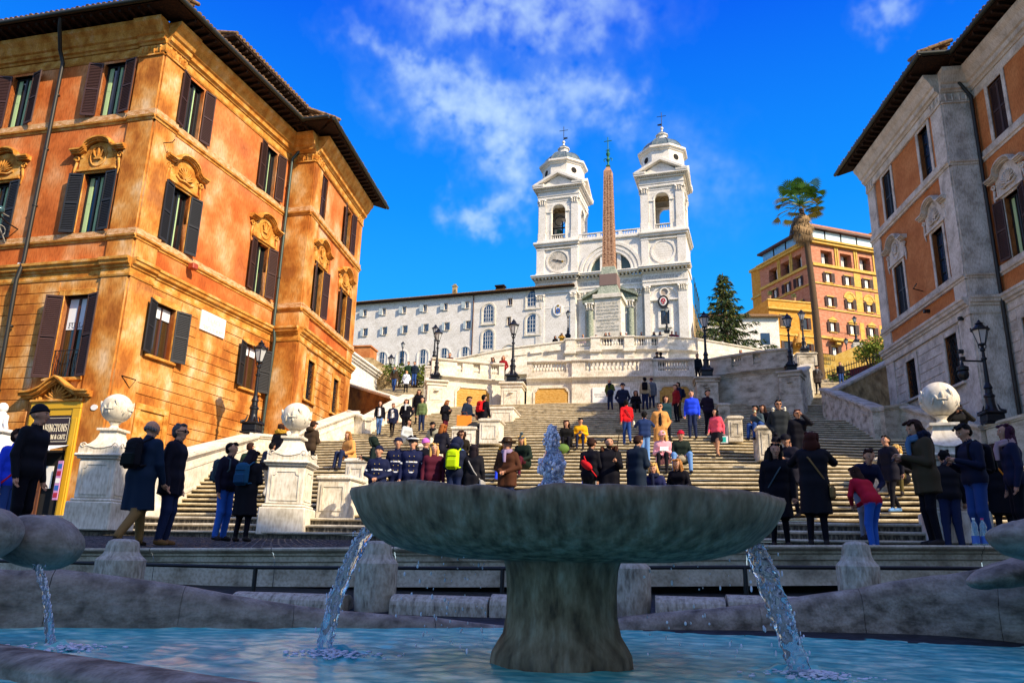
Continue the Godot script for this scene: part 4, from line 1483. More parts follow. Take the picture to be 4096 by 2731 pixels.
	var sn := text("lettering", "BABINGTONS", 0.26, Vector3.ZERO, M.sign_cream, sg, "Droid Serif", 0.01, 1.16)
	sn.transform = F1 * Transform3D(sn.transform.basis, Vector3(-2.0, 4.06, 0.096))
	sn = text("lettering", "TEA ROOM & CAFE", 0.16, Vector3.ZERO, M.sign_cream, sg, "Droid Serif", 0.01, 1.14)
	sn.transform = F1 * Transform3D(sn.transform.basis, Vector3(-2.0, 3.75, 0.096))
	m = MB.new()
	m.T = F1
	m.q4(Vector3(-2.85, 3.45, 0.15), Vector3(-1.15, 3.45, 0.15), Vector3(-1.15, 3.2, 0.95), Vector3(-2.85, 3.2, 0.95), Vector3.UP)
	m.b2(-2.85, -1.15, 3.16, 3.2, 0.93, 0.95)
	ob("awning", m, M.blind_white, door)
	m = MB.new()
	m.T = F1
	m.b2(-1.95, -1.65, 2.0, 2.75, 0.1, 0.115)
	ob("menu_sheet", m, M.plaque_white, door)
	m = MB.new()
	m.T = F1
	m.b2(-1.3, -1.1, 1.6, 2.9, 0.3, 0.33, 0.005)
	ob("menu_board", m, plain("menu_board", "b884b4", 0.6), door)
	for k in 5:
		m = MB.new()
		m.T = F1
		m.b2(-1.28, -1.12, 1.68 + k * 0.24, 1.84 + k * 0.24, 0.33, 0.335)
		ob("picture", m, [M.shield_red, M.shield_blue, M.plaque_white][k % 3], door)
	# swept pediment with shell over the door
	m = MB.new()
	m.T = F1
	var pl := [Vector2(-3.5, 5.28), Vector2(-3.0, 5.3), Vector2(-2.6, 5.45), Vector2(-2.3, 5.68), Vector2(-2.05, 5.82), Vector2(-1.8, 5.68), Vector2(-1.5, 5.45), Vector2(-1.1, 5.3), Vector2(-0.62, 5.28)]
	for lay in [[-0.16, -0.09, 0.2], [-0.09, 0.0, 0.34], [0.0, 0.06, 0.42]]:
		for i in pl.size() - 1:
			m.ext(PackedVector2Array([pl[i] + Vector2(0, lay[0]), pl[i + 1] + Vector2(0, lay[0]), pl[i + 1] + Vector2(0, lay[1]), pl[i] + Vector2(0, lay[1])]), 0.0, lay[2])
	ob("pediment", m, M.trim_ochre, t)
	m = MB.new()
	m.T = F1
	m.b2(-3.1, -0.9, 4.98, 5.06, 0.0, 0.2, 0.015)
	for i in 9:
		var a := PI * (i + 0.5) / 9.0
		var d := Vector3(cos(a), sin(a), 0)
		m.tube([Vector3(-2.02, 5.02, 0.06) + d * 0.08, Vector3(-2.02, 5.06, 0.16) + d * 0.3, Vector3(-2.02, 5.1, 0.1) + d * 0.5], [0.03, 0.06, 0.025], 5)
	for s in [-1.0, 1.0]:
		m.tube([Vector3(-2.02, 5.1, 0.1), Vector3(-2.02 + s * 0.35, 5.12, 0.1), Vector3(-2.02 + s * 0.55, 5.22, 0.08)], 0.05, 5)
		for i in 3:
			m.b2(-2.02 + s * 0.9 - 0.14 + i * 0.12, -2.02 + s * 0.9 - 0.06 + i * 0.12, 5.06, 5.3, 0.0, 0.14, 0.02)
	ob("carving", m, M.trim_ochre, t)
	# blind, roller blinds, plaque, small fittings
	m = MB.new()
	m.T = F1
	m.b2(-2.5, -1.6, 7.7, 8.86, -0.222, -0.205)
	var bl := ob("roller_blind", m, M.blind_white, t)
	sn = text("lettering", "FURLA", 0.2, Vector3.ZERO, M.letter_dark, bl, "Droid Serif", 0.006, 0.72)
	sn.transform = F1 * Transform3D(sn.transform.basis, Vector3(-2.05, 7.86, -0.2))
	m = MB.new()
	m.T = F1
	for i in 9:
		m.tube([Vector3(-2.52 + i * 0.118, 5.9, 0.03), Vector3(-2.52 + i * 0.118, 6.3, 0.07), Vector3(-2.52 + i * 0.118, 6.85, 0.03)], 0.012, 5)
	m.tube([Vector3(-2.6, 6.86, 0.03), Vector3(-1.5, 6.86, 0.03)], 0.018, 5)
	ob("window_railing", m, M.iron, t)
	for q in [[2.05, 0.42], [7.7, 0.4]]:
		m = MB.new()
		m.T = F2
		m.b2(q[0] - 0.46, q[0] + 0.46, 8.55, 8.98, -0.222, -0.17)
		ob("roller_blind", m, M.blind_white, t)
	m = MB.new()
	m.T = F2
	m.b2(4.02, 5.58, 8.74, 9.56, 0.0, 0.07, 0.008)
	var pq := ob("street_plaque", m, M.plaque_white, t)
	for k in 3:
		sn = text("lettering", ["SCALINATA", "DELLA", "TRINITA DEI MONTI"][k], [0.17, 0.09, 0.15][k], Vector3.ZERO, M.letter_grey, pq, "Droid Serif", 0.006, [0.8, 0.3, 1.3][k])
		sn.transform = F2 * Transform3D(sn.transform.basis, Vector3(4.8, [9.26, 9.1, 8.9][k], 0.073))
	m = MB.new()
	m.T = F2
	for q in [[1.25, 1.48, 0.4, 4.95], [2.72, 2.95, 0.4, 4.95], [1.25, 2.95, 4.952, 5.18]]:
		m.b2(q[0], q[1], q[2], q[3], 0.0, 0.07, 0.015)
	ob("blind_door_frame", m, M.trim_ochre, t)
	m = MB.new()
	m.T = F2
	m.b2(1.48, 2.72, 0.4, 4.95, -0.01, 0.012)
	ob("blind_door", m, M.trim_ochre, t)
	m = MB.new()
	m.T = F1
	m.lathe([Vector2(0.0, 0.02), Vector2(0.16, 0.015), Vector2(0.17, 0.0)], 14, Vector3.ZERO)
	for i in m.v.size():
		pass
	ob("number_tablet", oval_plate(F1 * Vector3(-0.45, 4.75, 0.085), F1.basis, 0.14, 0.1), M.plaque_white, t)
	for q in [[F1, -4.95, 10.2, 0.16], [F1, -5.2, 4.75, 0.22]]:
		m = MB.new()
		m.T = q[0]
		m.b2(q[1], q[1] + q[3], q[2], q[2] + q[3] * 1.1, 0.0, 0.1, 0.02)
		ob("junction_box", m, M.white_paint, t)
	m = MB.new()
	m.T = F2
	m.b2(2.75, 3.05, 10.86, 11.1, 0.12, 0.4, 0.03)
	ob("alarm_box", m, plain("alarm_box", "9a3a1c", 0.5), t)
	m = MB.new()
	m.T = F2
	m.b2(8.0, 8.35, 6.15, 6.4, 0.03, 0.045)
	for k in 5:
		m.b2(8.02, 8.33, 6.17 + k * 0.045, 6.19 + k * 0.045, 0.045, 0.055)
	ob("vent_grid", m, M.shutter_brown, t)
	# triangular iron and a wall hook on the corner
	m = MB.new()
	m.T = F2
	m.tube([Vector3(0.3, 5.95, 0.1), Vector3(1.0, 5.95, 0.1), Vector3(0.75, 5.6, 0.1), Vector3(0.3, 5.95, 0.1)], 0.014, 4)
	m.tube([Vector3(0.55, 15.2, 0.08), Vector3(0.6, 15.2, 0.45), Vector3(0.65, 15.35, 0.5)], 0.02, 5)
	ob("wall_hook", m, M.iron, t)
	# wall lantern on scrolled bracket
	t = thing("wall_lantern", "ornate wall lantern on white scrolled iron bracket at left edge of orange palace", "wall lamp")
	var at := F1 * Transform3D(Basis(), Vector3(-5.75, 12.0, 0.0))
	m = MB.new()
	m.T = at
	for q in 3:
		var pts := []
		for i in 12:
			var a := i * 0.65
			var r := 0.26 - i * 0.018
			pts.append(Vector3(-0.05, -0.35 + q * 0.24 + sin(a) * r, 0.28 + q * 0.42 + cos(a) * r))
		m.tube(pts, 0.022, 5)
	m.tube([Vector3(0, -0.75, 0.05), Vector3(0, -0.2, 0.5), Vector3(0, 0.1, 1.1), Vector3(0, 0.35, 1.7)], 0.03, 6)
	m.tube([Vector3(0, 0.3, 0.0), Vector3(0, 0.35, 1.75)], 0.02, 6)
	ob("bracket", m, plain("pale_iron", "9a9890", 0.5, 0.3), t)
	lantern_head(t, at * Transform3D(Basis.from_scale(Vector3.ONE * 0.95), Vector3(0, 0.4, 1.72)))
	t = thing("security_camera", "round glass camera dome on the wall beside left wall lantern", "camera")
	m = MB.new()
	m.T = F1
	m.ball(Vector3(-5.35, 12.2, 0.9), Vector3(0.16, 0.16, 0.16), 12, 8)
	ob("dome", m, plain("dome_glass", "2f5058", 0.08), t)
	m = MB.new()
	m.T = F1
	m.tube([Vector3(-5.35, 12.0, 0.9), Vector3(-5.35, 11.85, 0.5), Vector3(-5.35, 11.8, 0.0)], 0.03, 5)
	ob("arm", m, M.iron, t)
func oval_plate(o: Vector3, b: Basis, rx: float, ry: float) -> MB:
	var m := MB.new()
	var p := PackedVector2Array()
	for i in 16:
		p.append(Vector2(cos(TAU * i / 16) * rx, sin(TAU * i / 16) * ry))
	m.T = Transform3D(b, o)
	m.ext(p, 0.0, 0.02)
	return m
func palace_right() -> void:
	var t := thing("peach_palace", "peach palace with grey white stone trim, standing in shade on the right", "building")
	var R0 := P(14.73, 0, 31.3)
	var FL_ := frame(R0, 180.0 - 5.2)
	var FF := frame(R0, 90.0)
	var PR := R0 + unit(90.0) * 1.18
	var FM := frame(PR, 172.7)
	var S := {"wall": M.stucco_right, "low": M.travertine_trim, "frame": M.frame_dark, "trim": M.travertine_trim, "shut_top": M.shutter_dark, "shut_mid": M.shutter_dark, "trim_all": true}
	var T: Material = M.travertine_trim
	var s1 := S.duplicate()
	s1.cx0 = -7.4
	s1.cx1 = -1.0
	s1.style = 1
	facade(t, FL_, -8.3, 0.0, [[-5.98, 1.0, "closed"], [-1.9, 0.95, "plain"]], [[-5.8, 1.05, "closed"], [-1.78, 1.0, "plain"]], [[-5.7, 0.98, "grille", 7.45, 9.17], [-1.8, 1.05, "grille", 7.18, 9.22]], s1)
	pilaster(t, FL_, -0.95, 0.0, 0.4, 0.07, T)
	pilaster(t, FL_, -8.3, -7.4, 0.4, 0.07, T)
	mouldings(t, FL_, -8.36, 0.07, 0.07, T, T, T)
	capital(t, FL_, -0.95, 0.0, 0.07, T)
	capital(t, FL_, -8.3, -7.4, 0.07, T)
	eave(t, FL_, -8.3, 0.0, 1.1, 1.1, 1.1)
	facade(t, FF, 0.0, 1.18, [], [], [], S.duplicate())
	pilaster(t, FF, 0.0, 1.06, 0.4, 0.06, T)
	mouldings(t, FF, -0.07, 1.18, 0.06, T, T, T)
	capital(t, FF, 0.0, 1.06, 0.06, T)
	eave(t, FF, 0.0, 1.18, 1.1, 1.1, -1.1)
	var s2 := S.duplicate()
	s2.shut_top = M.shutter_brown
	s2.shut_mid = M.shutter_brown
	s2.cx1 = 8.0
	facade(t, FM, 0.0, 9.05, [[1.6, 0.95, "closed"], [7.1, 0.95, "closed"]], [[1.55, 0.98, "open"], [7.1, 0.98, "open"]], [[1.5, 1.0, "closed", 7.02, 9.05], [7.0, 1.05, "closed", 7.02, 9.05]], s2)
	pilaster(t, FM, 7.95, 9.05, 0.4, 0.07, T)
	mouldings(t, FM, 0.0, 9.1, 0.0, T, T, T)
	eave(t, FM, 0.0, 9.05, 1.1, 0.0, 1.1)
	# front to the square, out of frame, and the ends
	var C := PR + unit(172.7) * 9.05
	var FQ := frame(C, 85.7)
	var s3 := S.duplicate()
	facade(t, FQ, 0.0, 13.0, [[2.2, 1.0, "closed"], [6.6, 1.0, "closed"], [11.0, 1.0, "closed"]], [[2.2, 1.0, "closed"], [6.6, 1.0, "closed"], [11.0, 1.0, "closed"]], [[2.1, 1.05, "closed", 5.86, 8.93]], s3)
	mouldings(t, FQ, -0.07, 13.0, 0.0, T, T, T)
	eave(t, FQ, 0.0, 13.0, 1.1, 1.1, 0.0)
	var m := MB.new()
	m.T = frame(R0 + unit(-5.2) * 8.3, 90.0)
	m.b2(0.0, 13.0, 0.4, 20.3, 0.0, 0.3)
	ob("end_wall", m, M.stucco_right, t)
	m = MB.new()
	m.T = FQ
	m.b2(12.7, 13.0, 0.4, 20.3, -17.0, -0.05)
	m.b2(0.3, 12.6, 20.15, 20.3, -17.0, -0.3)
	ob("side_wall", m, M.stucco_right, t)
	m = MB.new()
	m.T = FL_
	m.b2(-8.0, 0.0, 20.15, 20.31, -4.0, -0.2)
	ob("attic_floor", m, M.eave_wood, t)
	m = MB.new()
	m.T = FM
	m.tube([Vector3(0.18, 20.3, 1.0), Vector3(0.2, 19.6, 0.6), Vector3(0.2, 18.9, 0.15), Vector3(0.2, 1.0, 0.15)], 0.075, 8)
	ob("rain_pipe", m, M.pipe_dark, t)
	m = MB.new()
	m.T = FL_
	for q in [[-3.35, 10.75], [-0.55, 9.55], [-0.9, 8.3], [-0.85, 8.0]]:
		m.b2(q[0] - 0.08, q[0] + 0.08, q[1] - 0.07, q[1] + 0.07, 0.0, 0.25, 0.02)
	m.tube([Vector3(-3.6, 11.75, 0.05), Vector3(-3.4, 11.8, 0.55), Vector3(-2.9, 11.85, 0.6)], 0.025, 5)
	ob("wall_fitting", m, M.iron, t)
	# tall block across the square, behind the camera, that keeps the fountain in shade
	t = thing("square_palace", "plain ochre palace on the right side of the square, outside the view", "building")
	m = MB.new()
	m.b2(17.0, 50.0, -1.6, 24.6, 1.2, 26.0)
	ob("walls", m, M.stucco_right, t)
	m = MB.new()
	m.b2(16.2, 50.8, 24.6, 25.0, 0.4, 26.8)
	ob("roof", m, M.tiles, t)
	for i in 8:
		for k in 5:
			m = MB.new()
			m.b2(16.94, 17.02, 2.0 + k * 4.4, 4.4 + k * 4.4, 2.6 + i * 2.9, 3.8 + i * 2.9)
			ob("window", m, M.shutter_brown, t)

# wall between x0..x1 with one round-headed opening, z from -depth to 0
func arch_wall(m: MB, x0: float, x1: float, y0: float, y1: float, cx: float, w: float, sill: float, spring: float, depth: float) -> void:
	var r := w / 2
	m.b2(x0, cx - r, y0, y1, -depth, 0)
	m.b2(cx + r, x1, y0, y1, -depth, 0)
	if sill > y0:
		m.b2(cx - r, cx + r, y0, sill, -depth, 0)
	var n := 12
	for i in n:
		var a := PI - PI * i / n
		var b := PI - PI * (i + 1) / n
		var p := Vector2(cx + cos(a) * r, spring + sin(a) * r)
		var q := Vector2(cx + cos(b) * r, spring + sin(b) * r)
		m.ext(PackedVector2Array([p, q, Vector2(q.x, y1), Vector2(p.x, y1)]), -depth, 0)
func arch_line(m: MB, cx: float, y: float, r: float, wid: float, z: float, a0 := 0.0, a1 := PI, n := 16) -> void:
	for i in n:
		var a := lerpf(a0, a1, i / float(n))
		var b := lerpf(a0, a1, (i + 1) / float(n))
		m.ext(PackedVector2Array([Vector2(cx + cos(a) * r, y + sin(a) * r), Vector2(cx + cos(b) * r, y + sin(b) * r), Vector2(cx + cos(b) * (r + wid), y + sin(b) * (r + wid)), Vector2(cx + cos(a) * (r + wid), y + sin(a) * (r + wid))]), 0.0, z)
func disc(m: MB, cx: float, cy: float, rx: float, ry: float, z0: float, z1: float, n := 24) -> void:
	var p := PackedVector2Array()
	for i in n:
		p.append(Vector2(cx + cos(TAU * i / n) * rx, cy + sin(TAU * i / n) * ry))
	m.ext(p, z0, z1)
func acanthus(m: MB, x0: float, x1: float, y: float, z: float) -> void:
	m.b2(x0 - 0.1, x1 + 0.1, y + 0.92, y + 1.05, 0, z + 0.12, 0.02)
	m.b2(x0, x1, y, y + 0.1, 0, z + 0.05)
	var n := maxi(3, int((x1 - x0) / 0.3))
	for row in 2:
		for i in n:
			var x := lerpf(x0, x1, (i + 0.5 + 0.0 * row) / n)
			m.tube([Vector3(x, y + 0.1 + row * 0.3, z), Vector3(x, y + 0.34 + row * 0.3, z + 0.1), Vector3(x, y + 0.42 + row * 0.3, z + 0.2), Vector3(x, y + 0.34 + row * 0.3, z + 0.22)], [0.1, 0.1, 0.07, 0.03], 5)
	for s in [x0 + 0.05, x1 - 0.05]:
		m.ball(Vector3(s, y + 0.8, z + 0.12), Vector3(0.17, 0.17, 0.12), 7, 5)
func church() -> void:
	var W: Material = M.church_white
	var t := thing("church", "white twin towered church with clock and belfries at the top of the stairs", "church")
	var fr := frame(P(-1.86, 0, 107.04), 98.5)
	var new := func() -> MB:
		var q := MB.new()
		q.T = fr
		return q
	# --- lower storey
	var m: MB = new.call()
	m.b2(-11.0, -4.9, 24.0, 39.7, -6.5, 0)
	m.b2(4.9, 11.0, 24.0, 39.7, -6.5, 0)
	m.b2(-4.9, 4.9, 24.0, 39.7, -6.5, -0.55)
	m.b2(-10.6, 10.6, 24.0, 38.0, -44.0, -6.5)
	ob("body", m, W, t)
	for s in [-1.0, 1.0]:
		for q in [[10.9, 9.65, 0.35], [5.75, 4.95, 0.35], [4.55, 3.65, -0.2]]:
			m = new.call()
			m.b2(s * q[0], s * q[1], 24.0, 36.6, -0.6 if q[2] < 0 else 0.0, q[2])
			m.b2(s * q[0] + s * 0.1, s * q[1] - s * 0.1, 24.0, 28.4, -0.6 if q[2] < 0 else 0.0, q[2] + 0.1, 0.04)
			ob("pilaster", m, W, t)
	for s in [-1.0, 1.0]:
		for q in [[10.9, 9.65, 0.35], [5.75, 4.95, 0.35], [4.55, 3.65, -0.2]]:
			m = new.call()
			acanthus(m, minf(s * q[0], s * q[1]), maxf(s * q[0], s * q[1]), 36.6, q[2])
			ob("capital", m, W, t)
	m = new.call()
	for s in [-1.0, 1.0]:
		arch_line(m, s * 7.72, 35.6, 1.75, 0.28, 0.16)
		m.b2(s * 5.8, s * 6.05, 24, 35.4, 0, 0.12)
		m.b2(s * 9.4, s * 9.65, 24, 35.4, 0, 0.12)
		m.b2(s * 5.78, s * 7.0, 35.4, 35.62, 0, 0.3, 0.03)
		m.b2(s * 8.45, s * 9.66, 35.4, 35.62, 0, 0.3, 0.03)
		arch_line(m, s * 7.72, 36.65, 0.5, 0.18, 0.2, 0, TAU, 20)
	ob("niche_moulding", m, W, t)
	for s in [-1.0, 1.0]:
		m = new.call()
		disc(m, s * 7.72, 36.65, 0.5, 0.5, 0.0, 0.05)
		ob("round_window", m, M.window_blue if s < 0 else M.brick_patch, t)
		m = new.call()
		for q in [[-0.95, -0.6, 31.7, 34.3], [0.6, 0.95, 31.7, 34.3], [-0.6, 0.6, 33.95, 34.3], [-0.95, 0.95, 31.4, 31.9]]:
			m.b2(s * 7.7 + q[0], s * 7.7 + q[1], q[2], q[3], 0, 0.2 if q[2] > 31.5 else 0.28, 0.03)
		var w := ob("window", m, W, t)
		m = new.call()
		m.b2(s * 7.7 - 0.6, s * 7.7 + 0.6, 31.9, 33.95, 0, 0.02)
		ob("pane", m, M.window_blue, w)
		m = new.call()
		for i in 7:
			for g in [-1.0, 1.0]:
				var x0: float = s * 7.7 + g * (-0.6 + i * 0.2)
				m.tube([Vector3(x0, 31.9, 0.08), Vector3(clampf(x0 + g * 1.0, s * 7.7 - 0.6, s * 7.7 + 0.6), 31.9 + minf(2.05, absf(clampf(x0 + g * 1.0, s * 7.7 - 0.6, s * 7.7 + 0.6) - x0) * 2.05), 0.08)], 0.03, 4)
		ob("grille", m, M.iron, w)
		m = new.call()
		disc(m, s * 7.55, 35.15, 0.74, 0.95, 0.3, 0.42)
		var sh := ob("heraldic_shield", m, M.plaque_white if s < 0 else M.shield_black, t)
		m = new.call()
		if s < 0:
			disc(m, -7.55, 34.95, 0.3, 0.42, 0.42, 0.46)
			ob("field", m, M.shield_blue, sh)
			m = new.call()
			disc(m, -7.55, 34.95, 0.12, 0.14, 0.46, 0.49, 12)
			disc(m, -7.55, 35.72, 0.2, 0.17, 0.42, 0.47, 12)
			m.b2(-7.95, -7.85, 34.6, 35.6, 0.42, 0.45)
			m.b2(-7.25, -7.15, 34.6, 35.6, 0.42, 0.45)
			ob("charge", m, M.gold, sh)
		else:
			disc(m, 7.55, 35.2, 0.5, 0.62, 0.42, 0.45)
			ob("field", m, M.plaque_white, sh)
			m = new.call()
			disc(m, 7.55, 35.22, 0.34, 0.46, 0.45, 0.48)
			ob("inner_field", m, M.shield_red, sh)
			m = new.call()
			for q in [[7.35, 35.0], [7.55, 35.35], [7.75, 35.0]]:
				m.tube([Vector3(q[0] - 0.08, q[1] - 0.12, 0.49), Vector3(q[0], q[1] + 0.12, 0.49), Vector3(q[0] + 0.08, q[1] - 0.12, 0.49)], 0.035, 4)
			ob("charge", m, M.white_paint, sh)
	# portico of the middle door, behind the obelisk
	m = new.call()
	m.ext(PackedVector2Array([Vector2(-3.75, 36.4), Vector2(0.0, 38.2), Vector2(3.75, 36.4), Vector2(3.75, 36.05), Vector2(-3.75, 36.05)]), -0.55, 0.15)
	for s in [-1.0, 1.0]:
		m.ext(PackedVector2Array([Vector2(s * 4.0, 36.35), Vector2(0.0, 38.25), Vector2(0.0, 38.65), Vector2(s * 4.0, 36.7)]), -0.55, 0.75)
	m.b2(-3.9, 3.9, 35.75, 36.1, -0.55, 0.65, 0.03)
	ob("door_pediment", m, M.marble_green, t)
	for s in [-1.0, 1.0]:
		m = new.call()
		m.lathe([Vector2(0.62, 24), Vector2(0.62, 28), Vector2(0.5, 28.2), Vector2(0.48, 34.6)], 14, Vector3(s * 2.9, 0, 0.1))
		var c := ob("column", m, M.marble_green, t)
		m = new.call()
		m.T = fr * Transform3D(Basis(), Vector3(0, -1.9, 0))
		acanthus(m, s * 2.9 - 0.55, s * 2.9 + 0.55, 36.6, 0.55)
		ob("capital", m, W, c)
	# --- entablature, inscription, cornice
	m = new.call()
	for q in [[-11.05, -4.75, 0.4], [4.75, 11.05, 0.4], [-4.75, 4.75, -0.15]]:
		m.b2(q[0], q[1], 37.68, 38.2, -0.6, q[2])
		m.b2(q[0] - 0.02, q[1] + 0.02, 38.2, 38.5, -0.6, q[2] + 0.08)
		m.b2(q[0], q[1], 38.5, 39.55, -0.6, q[2] - 0.02)
		m.b2(q[0] - 0.1, q[1] + 0.1, 39.55, 39.75, -0.6, q[2] + 0.18)
		m.b2(q[0] - 0.45, q[1] + 0.45, 40.02, 40.22, -0.6, q[2] + 0.85, 0.03)
		m.b2(q[0] - 0.52, q[1] + 0.52, 40.22, 40.42, -0.6, q[2] + 0.95, 0.05)
	ob("entablature", m, W, t)
	m = new.call()
	for q in [[-11.05, -4.75, 0.4], [4.75, 11.05, 0.4], [-4.75, 4.75, -0.15]]:
		var n := int((q[1] - q[0]) / 0.55)
		for i in n + 1:
			var x := lerpf(q[0] + 0.12, q[1] - 0.12, i / float(n))
			m.b2(x - 0.12, x + 0.12, 39.75, 40.02, q[2] - 0.05, q[2] + 0.62)
	stuff(ob("dentils", m, W, t))
	for q in [["S TRINITATI REGVM GALLIAE MVNIFICENTIA", -7.9, 0.39, 5.6], ["ET PIOR ELEEMOSYN", -2.95, -0.16, 3.0], ["IS ADIVTA MINIMOR", 2.95, -0.16, 3.0], ["SODALITAS STRVXIT AC D D", 7.9, 0.39, 5.4]]:
		var o := text("inscription", q[0], 0.5, Vector3.ZERO, M.letter_grey, t, "Droid Serif", 0.03, q[3])
		o.transform = fr * Transform3D(o.transform.basis, Vector3(q[1], 38.82, q[2]))
	# --- clock storey
	m = new.call()
	for s in [-1.0, 1.0]:
		m.b2(s * 10.85, s * 4.75, 40.4, 45.2, -6.3, 0)
		m.b2(s * 10.95, s * 9.75, 40.4, 45.1, -6.4, 0.22)
		m.b2(s * 5.7, s * 4.65, 40.4, 45.1, -6.4, 0.22)
		m.b2(s * 11.05, s * 4.6, 40.42, 41.0, -6.4, 0.28)
		m.b2(s * 11.0, s * 4.6, 44.7, 44.85, -6.4, 0.27)
		m.b2(s * 11.25, s * 4.45, 45.2, 45.5, -6.6, 0.45, 0.04)
		m.b2(s * 11.45, s * 4.3, 45.5, 45.88, -6.7, 0.65, 0.08)
		m.b2(s * 10.95, s * 4.65, 45.9, 46.3, -6.4, 0.18)
	arch_wall(m, -4.75, 4.75, 40.4, 45.2, 0.1, 6.0, 40.4, 40.45, 0.6)
	m.b2(-4.6, 4.6, 45.2, 45.5, -1.5, 0.0)
	m.b2(-4.5, 4.5, 45.5, 45.88, -1.6, 0.25, 0.05)
	ob("clock_storey", m, W, t)
	m = new.call()
	for q in [[4.15, 0.42, 0.16], [3.55, 0.35, 0.1], [3.02, 0.22, 0.14]]:
		arch_line(m, 0.1, 40.45, q[0], q[1], q[2], 0.0, PI, 28)
	ob("great_arch", m, W, t)
	m = new.call()
	disc(m, 0.1, 40.45, 3.05, 3.05, -0.55, -0.5, 32)
	ob("lunette_window", m, M.lunette_glass, t)
	m = new.call()
	for x in [-1.15, 1.35]:
		m.b2(x - 0.28, x + 0.28, 40.4, 43.3, -0.5, -0.15)
	ob("mullions", m, W, t)
	for s in [-1.0, 1.0]:
		m = new.call()
		arch_line(m, s * 7.72, 42.85, 1.5, 0.28, 0.12, 0.0, TAU, 36)
		var ck := ob("clock" if s < 0 else "blank_clock_ring", m, W, t)
		m = new.call()
		disc(m, s * 7.72, 42.85, 1.52, 1.52, 0.0, 0.04, 36)
		ob("dial", m, M.travertine_trim if s < 0 else W, ck)
		m = new.call()
		if s < 0:
			for i in 24:
				var a := TAU * i / 24.0
				var d := Vector2(cos(a), sin(a))
				var w := d.orthogonal() * (0.05 if i % 2 == 0 else 0.02)
				var c0 := Vector2(-7.72, 42.85)
				m.ext(PackedVector2Array([c0 + d * 1.0 - w, c0 + d * 1.38 - w, c0 + d * 1.38 + w, c0 + d * 1.0 + w]), 0.04, 0.06)
			ob("numerals", m, M.letter_faint, ck)
			m = new.call()
			m.ext(PackedVector2Array([Vector2(-8.55, 43.05), Vector2(-8.5, 43.15), Vector2(-7.1, 42.78), Vector2(-7.12, 42.62)]), 0.1, 0.14)
			disc(m, -7.72, 42.88, 0.14, 0.14, 0.08, 0.16, 12)
			ob("hands", m, M.iron, ck)
			m = new.call()
			disc(m, -7.0, 42.68, 0.16, 0.13, 0.1, 0.16, 10)
			ob("gold_tip", m, M.gold, ck)
		else:
			for i in 26:
				var yy := 41.7 + (i / 4) * 0.36
				var xx := 6.75 + (i % 4) * 0.55 + (0.25 if (i / 4) % 2 else 0.0)
				if Vector2(xx + 0.2 - 7.72, yy - 42.85).length() < 1.25:
					m.b2(xx, xx + 0.48, yy - 0.015, yy + 0.015, 0.04, 0.05)
			ob("faint_joints", m, M.travertine_trim, ck)
		m = new.call()
		m.b2(s * 7.6 - 0.45, s * 7.6 + 0.45, 40.5, 40.85, 0.28, 0.34)
		ob("vent", m, M.dark_inside, t)
	# balustrade between the towers
	m = new.call()
	m.b2(-4.5, 4.5, 45.88, 46.02, -0.3, 0.05)
	m.b2(-4.5, 4.5, 46.62, 46.76, -0.3, 0.05, 0.02)
	for x in [-4.3, -1.6, 1.6, 4.3]:
		m.b2(x - 0.24, x + 0.24, 46.02, 46.62, -0.28, 0.02)
	ob("roof_rail", m, W, t)
	for q in [[-4.0, -1.85, 9], [-1.35, 1.35, 10], [1.85, 4.0, 9]]:
		balusters(t, fr * Vector3(q[0], 46.02, -0.12), fr * Vector3(q[1], 46.02, -0.12), q[2], 0.6, W)
	# --- belfries
	for s in [-1.0, 1.0]:
		var cx: float = s * 7.72
		var TB := fr * Transform3D(Basis(), Vector3(cx, 0, -3.15))
		var be := ob("belfry", belfry_mesh(TB), W, t)
		m = MB.new()
		m.T = TB
		m.b2(-3.0, 3.0, 52.9, 53.0, -3.0, 3.0)
		m.b2(-3.0, 3.0, 46.0, 46.4, -3.0, 3.0)
		ob("belfry_ceiling", m, M.garden_wall, be)
		for k in 4:
			balusters(be, TB * (Basis(Vector3.UP, PI / 2 * k) * Vector3(-1.0, 46.5, 2.85)), TB * (Basis(Vector3.UP, PI / 2 * k) * Vector3(1.0, 46.5, 2.85)), 6, 0.58, W)
			m = MB.new()
			m.T = TB * Transform3D(Basis(Vector3.UP, PI / 2 * k), Vector3.ZERO)
			for g in [-1.0, 1.0]:
				acanthus(m, minf(g * 3.02, g * 1.98), maxf(g * 3.02, g * 1.98), 51.95, 3.12)
			ob("capital", m, W, be)
			m = MB.new()
			m.T = TB * Transform3D(Basis(Vector3.UP, PI / 2 * k), Vector3.ZERO)
			m.b2(-1.05, 1.05, 46.3, 46.5, 2.6, 3.0)
			m.b2(-1.05, 1.05, 47.06, 47.18, 2.6, 3.02, 0.02)
			ob("rail", m, W, be)
		# cornice and four pediments
		m = MB.new()
		m.T = TB
		m.b2(-3.2, 3.2, 53.0, 53.45, -3.2, 3.2)
		m.b2(-3.28, 3.28, 53.45, 53.6, -3.28, 3.28)
		m.b2(-3.18, 3.18, 53.6, 54.3, -3.18, 3.18)
		m.b2(-3.45, 3.45, 54.3, 54.5, -3.45, 3.45)
		m.b2(-3.9, 3.9, 54.66, 54.92, -3.9, 3.9, 0.05)
		ob("belfry_entablature", m, W, be)
		m = MB.new()
		m.T = TB
		for k in 4:
			m.T = TB * Transform3D(Basis(Vector3.UP, PI / 2 * k), Vector3.ZERO)
			for i in 26:
				m.b2(-3.5 + i * 0.275, -3.36 + i * 0.275, 54.5, 54.66, 3.3, 3.68)
		stuff(ob("dentils", m, W, be))
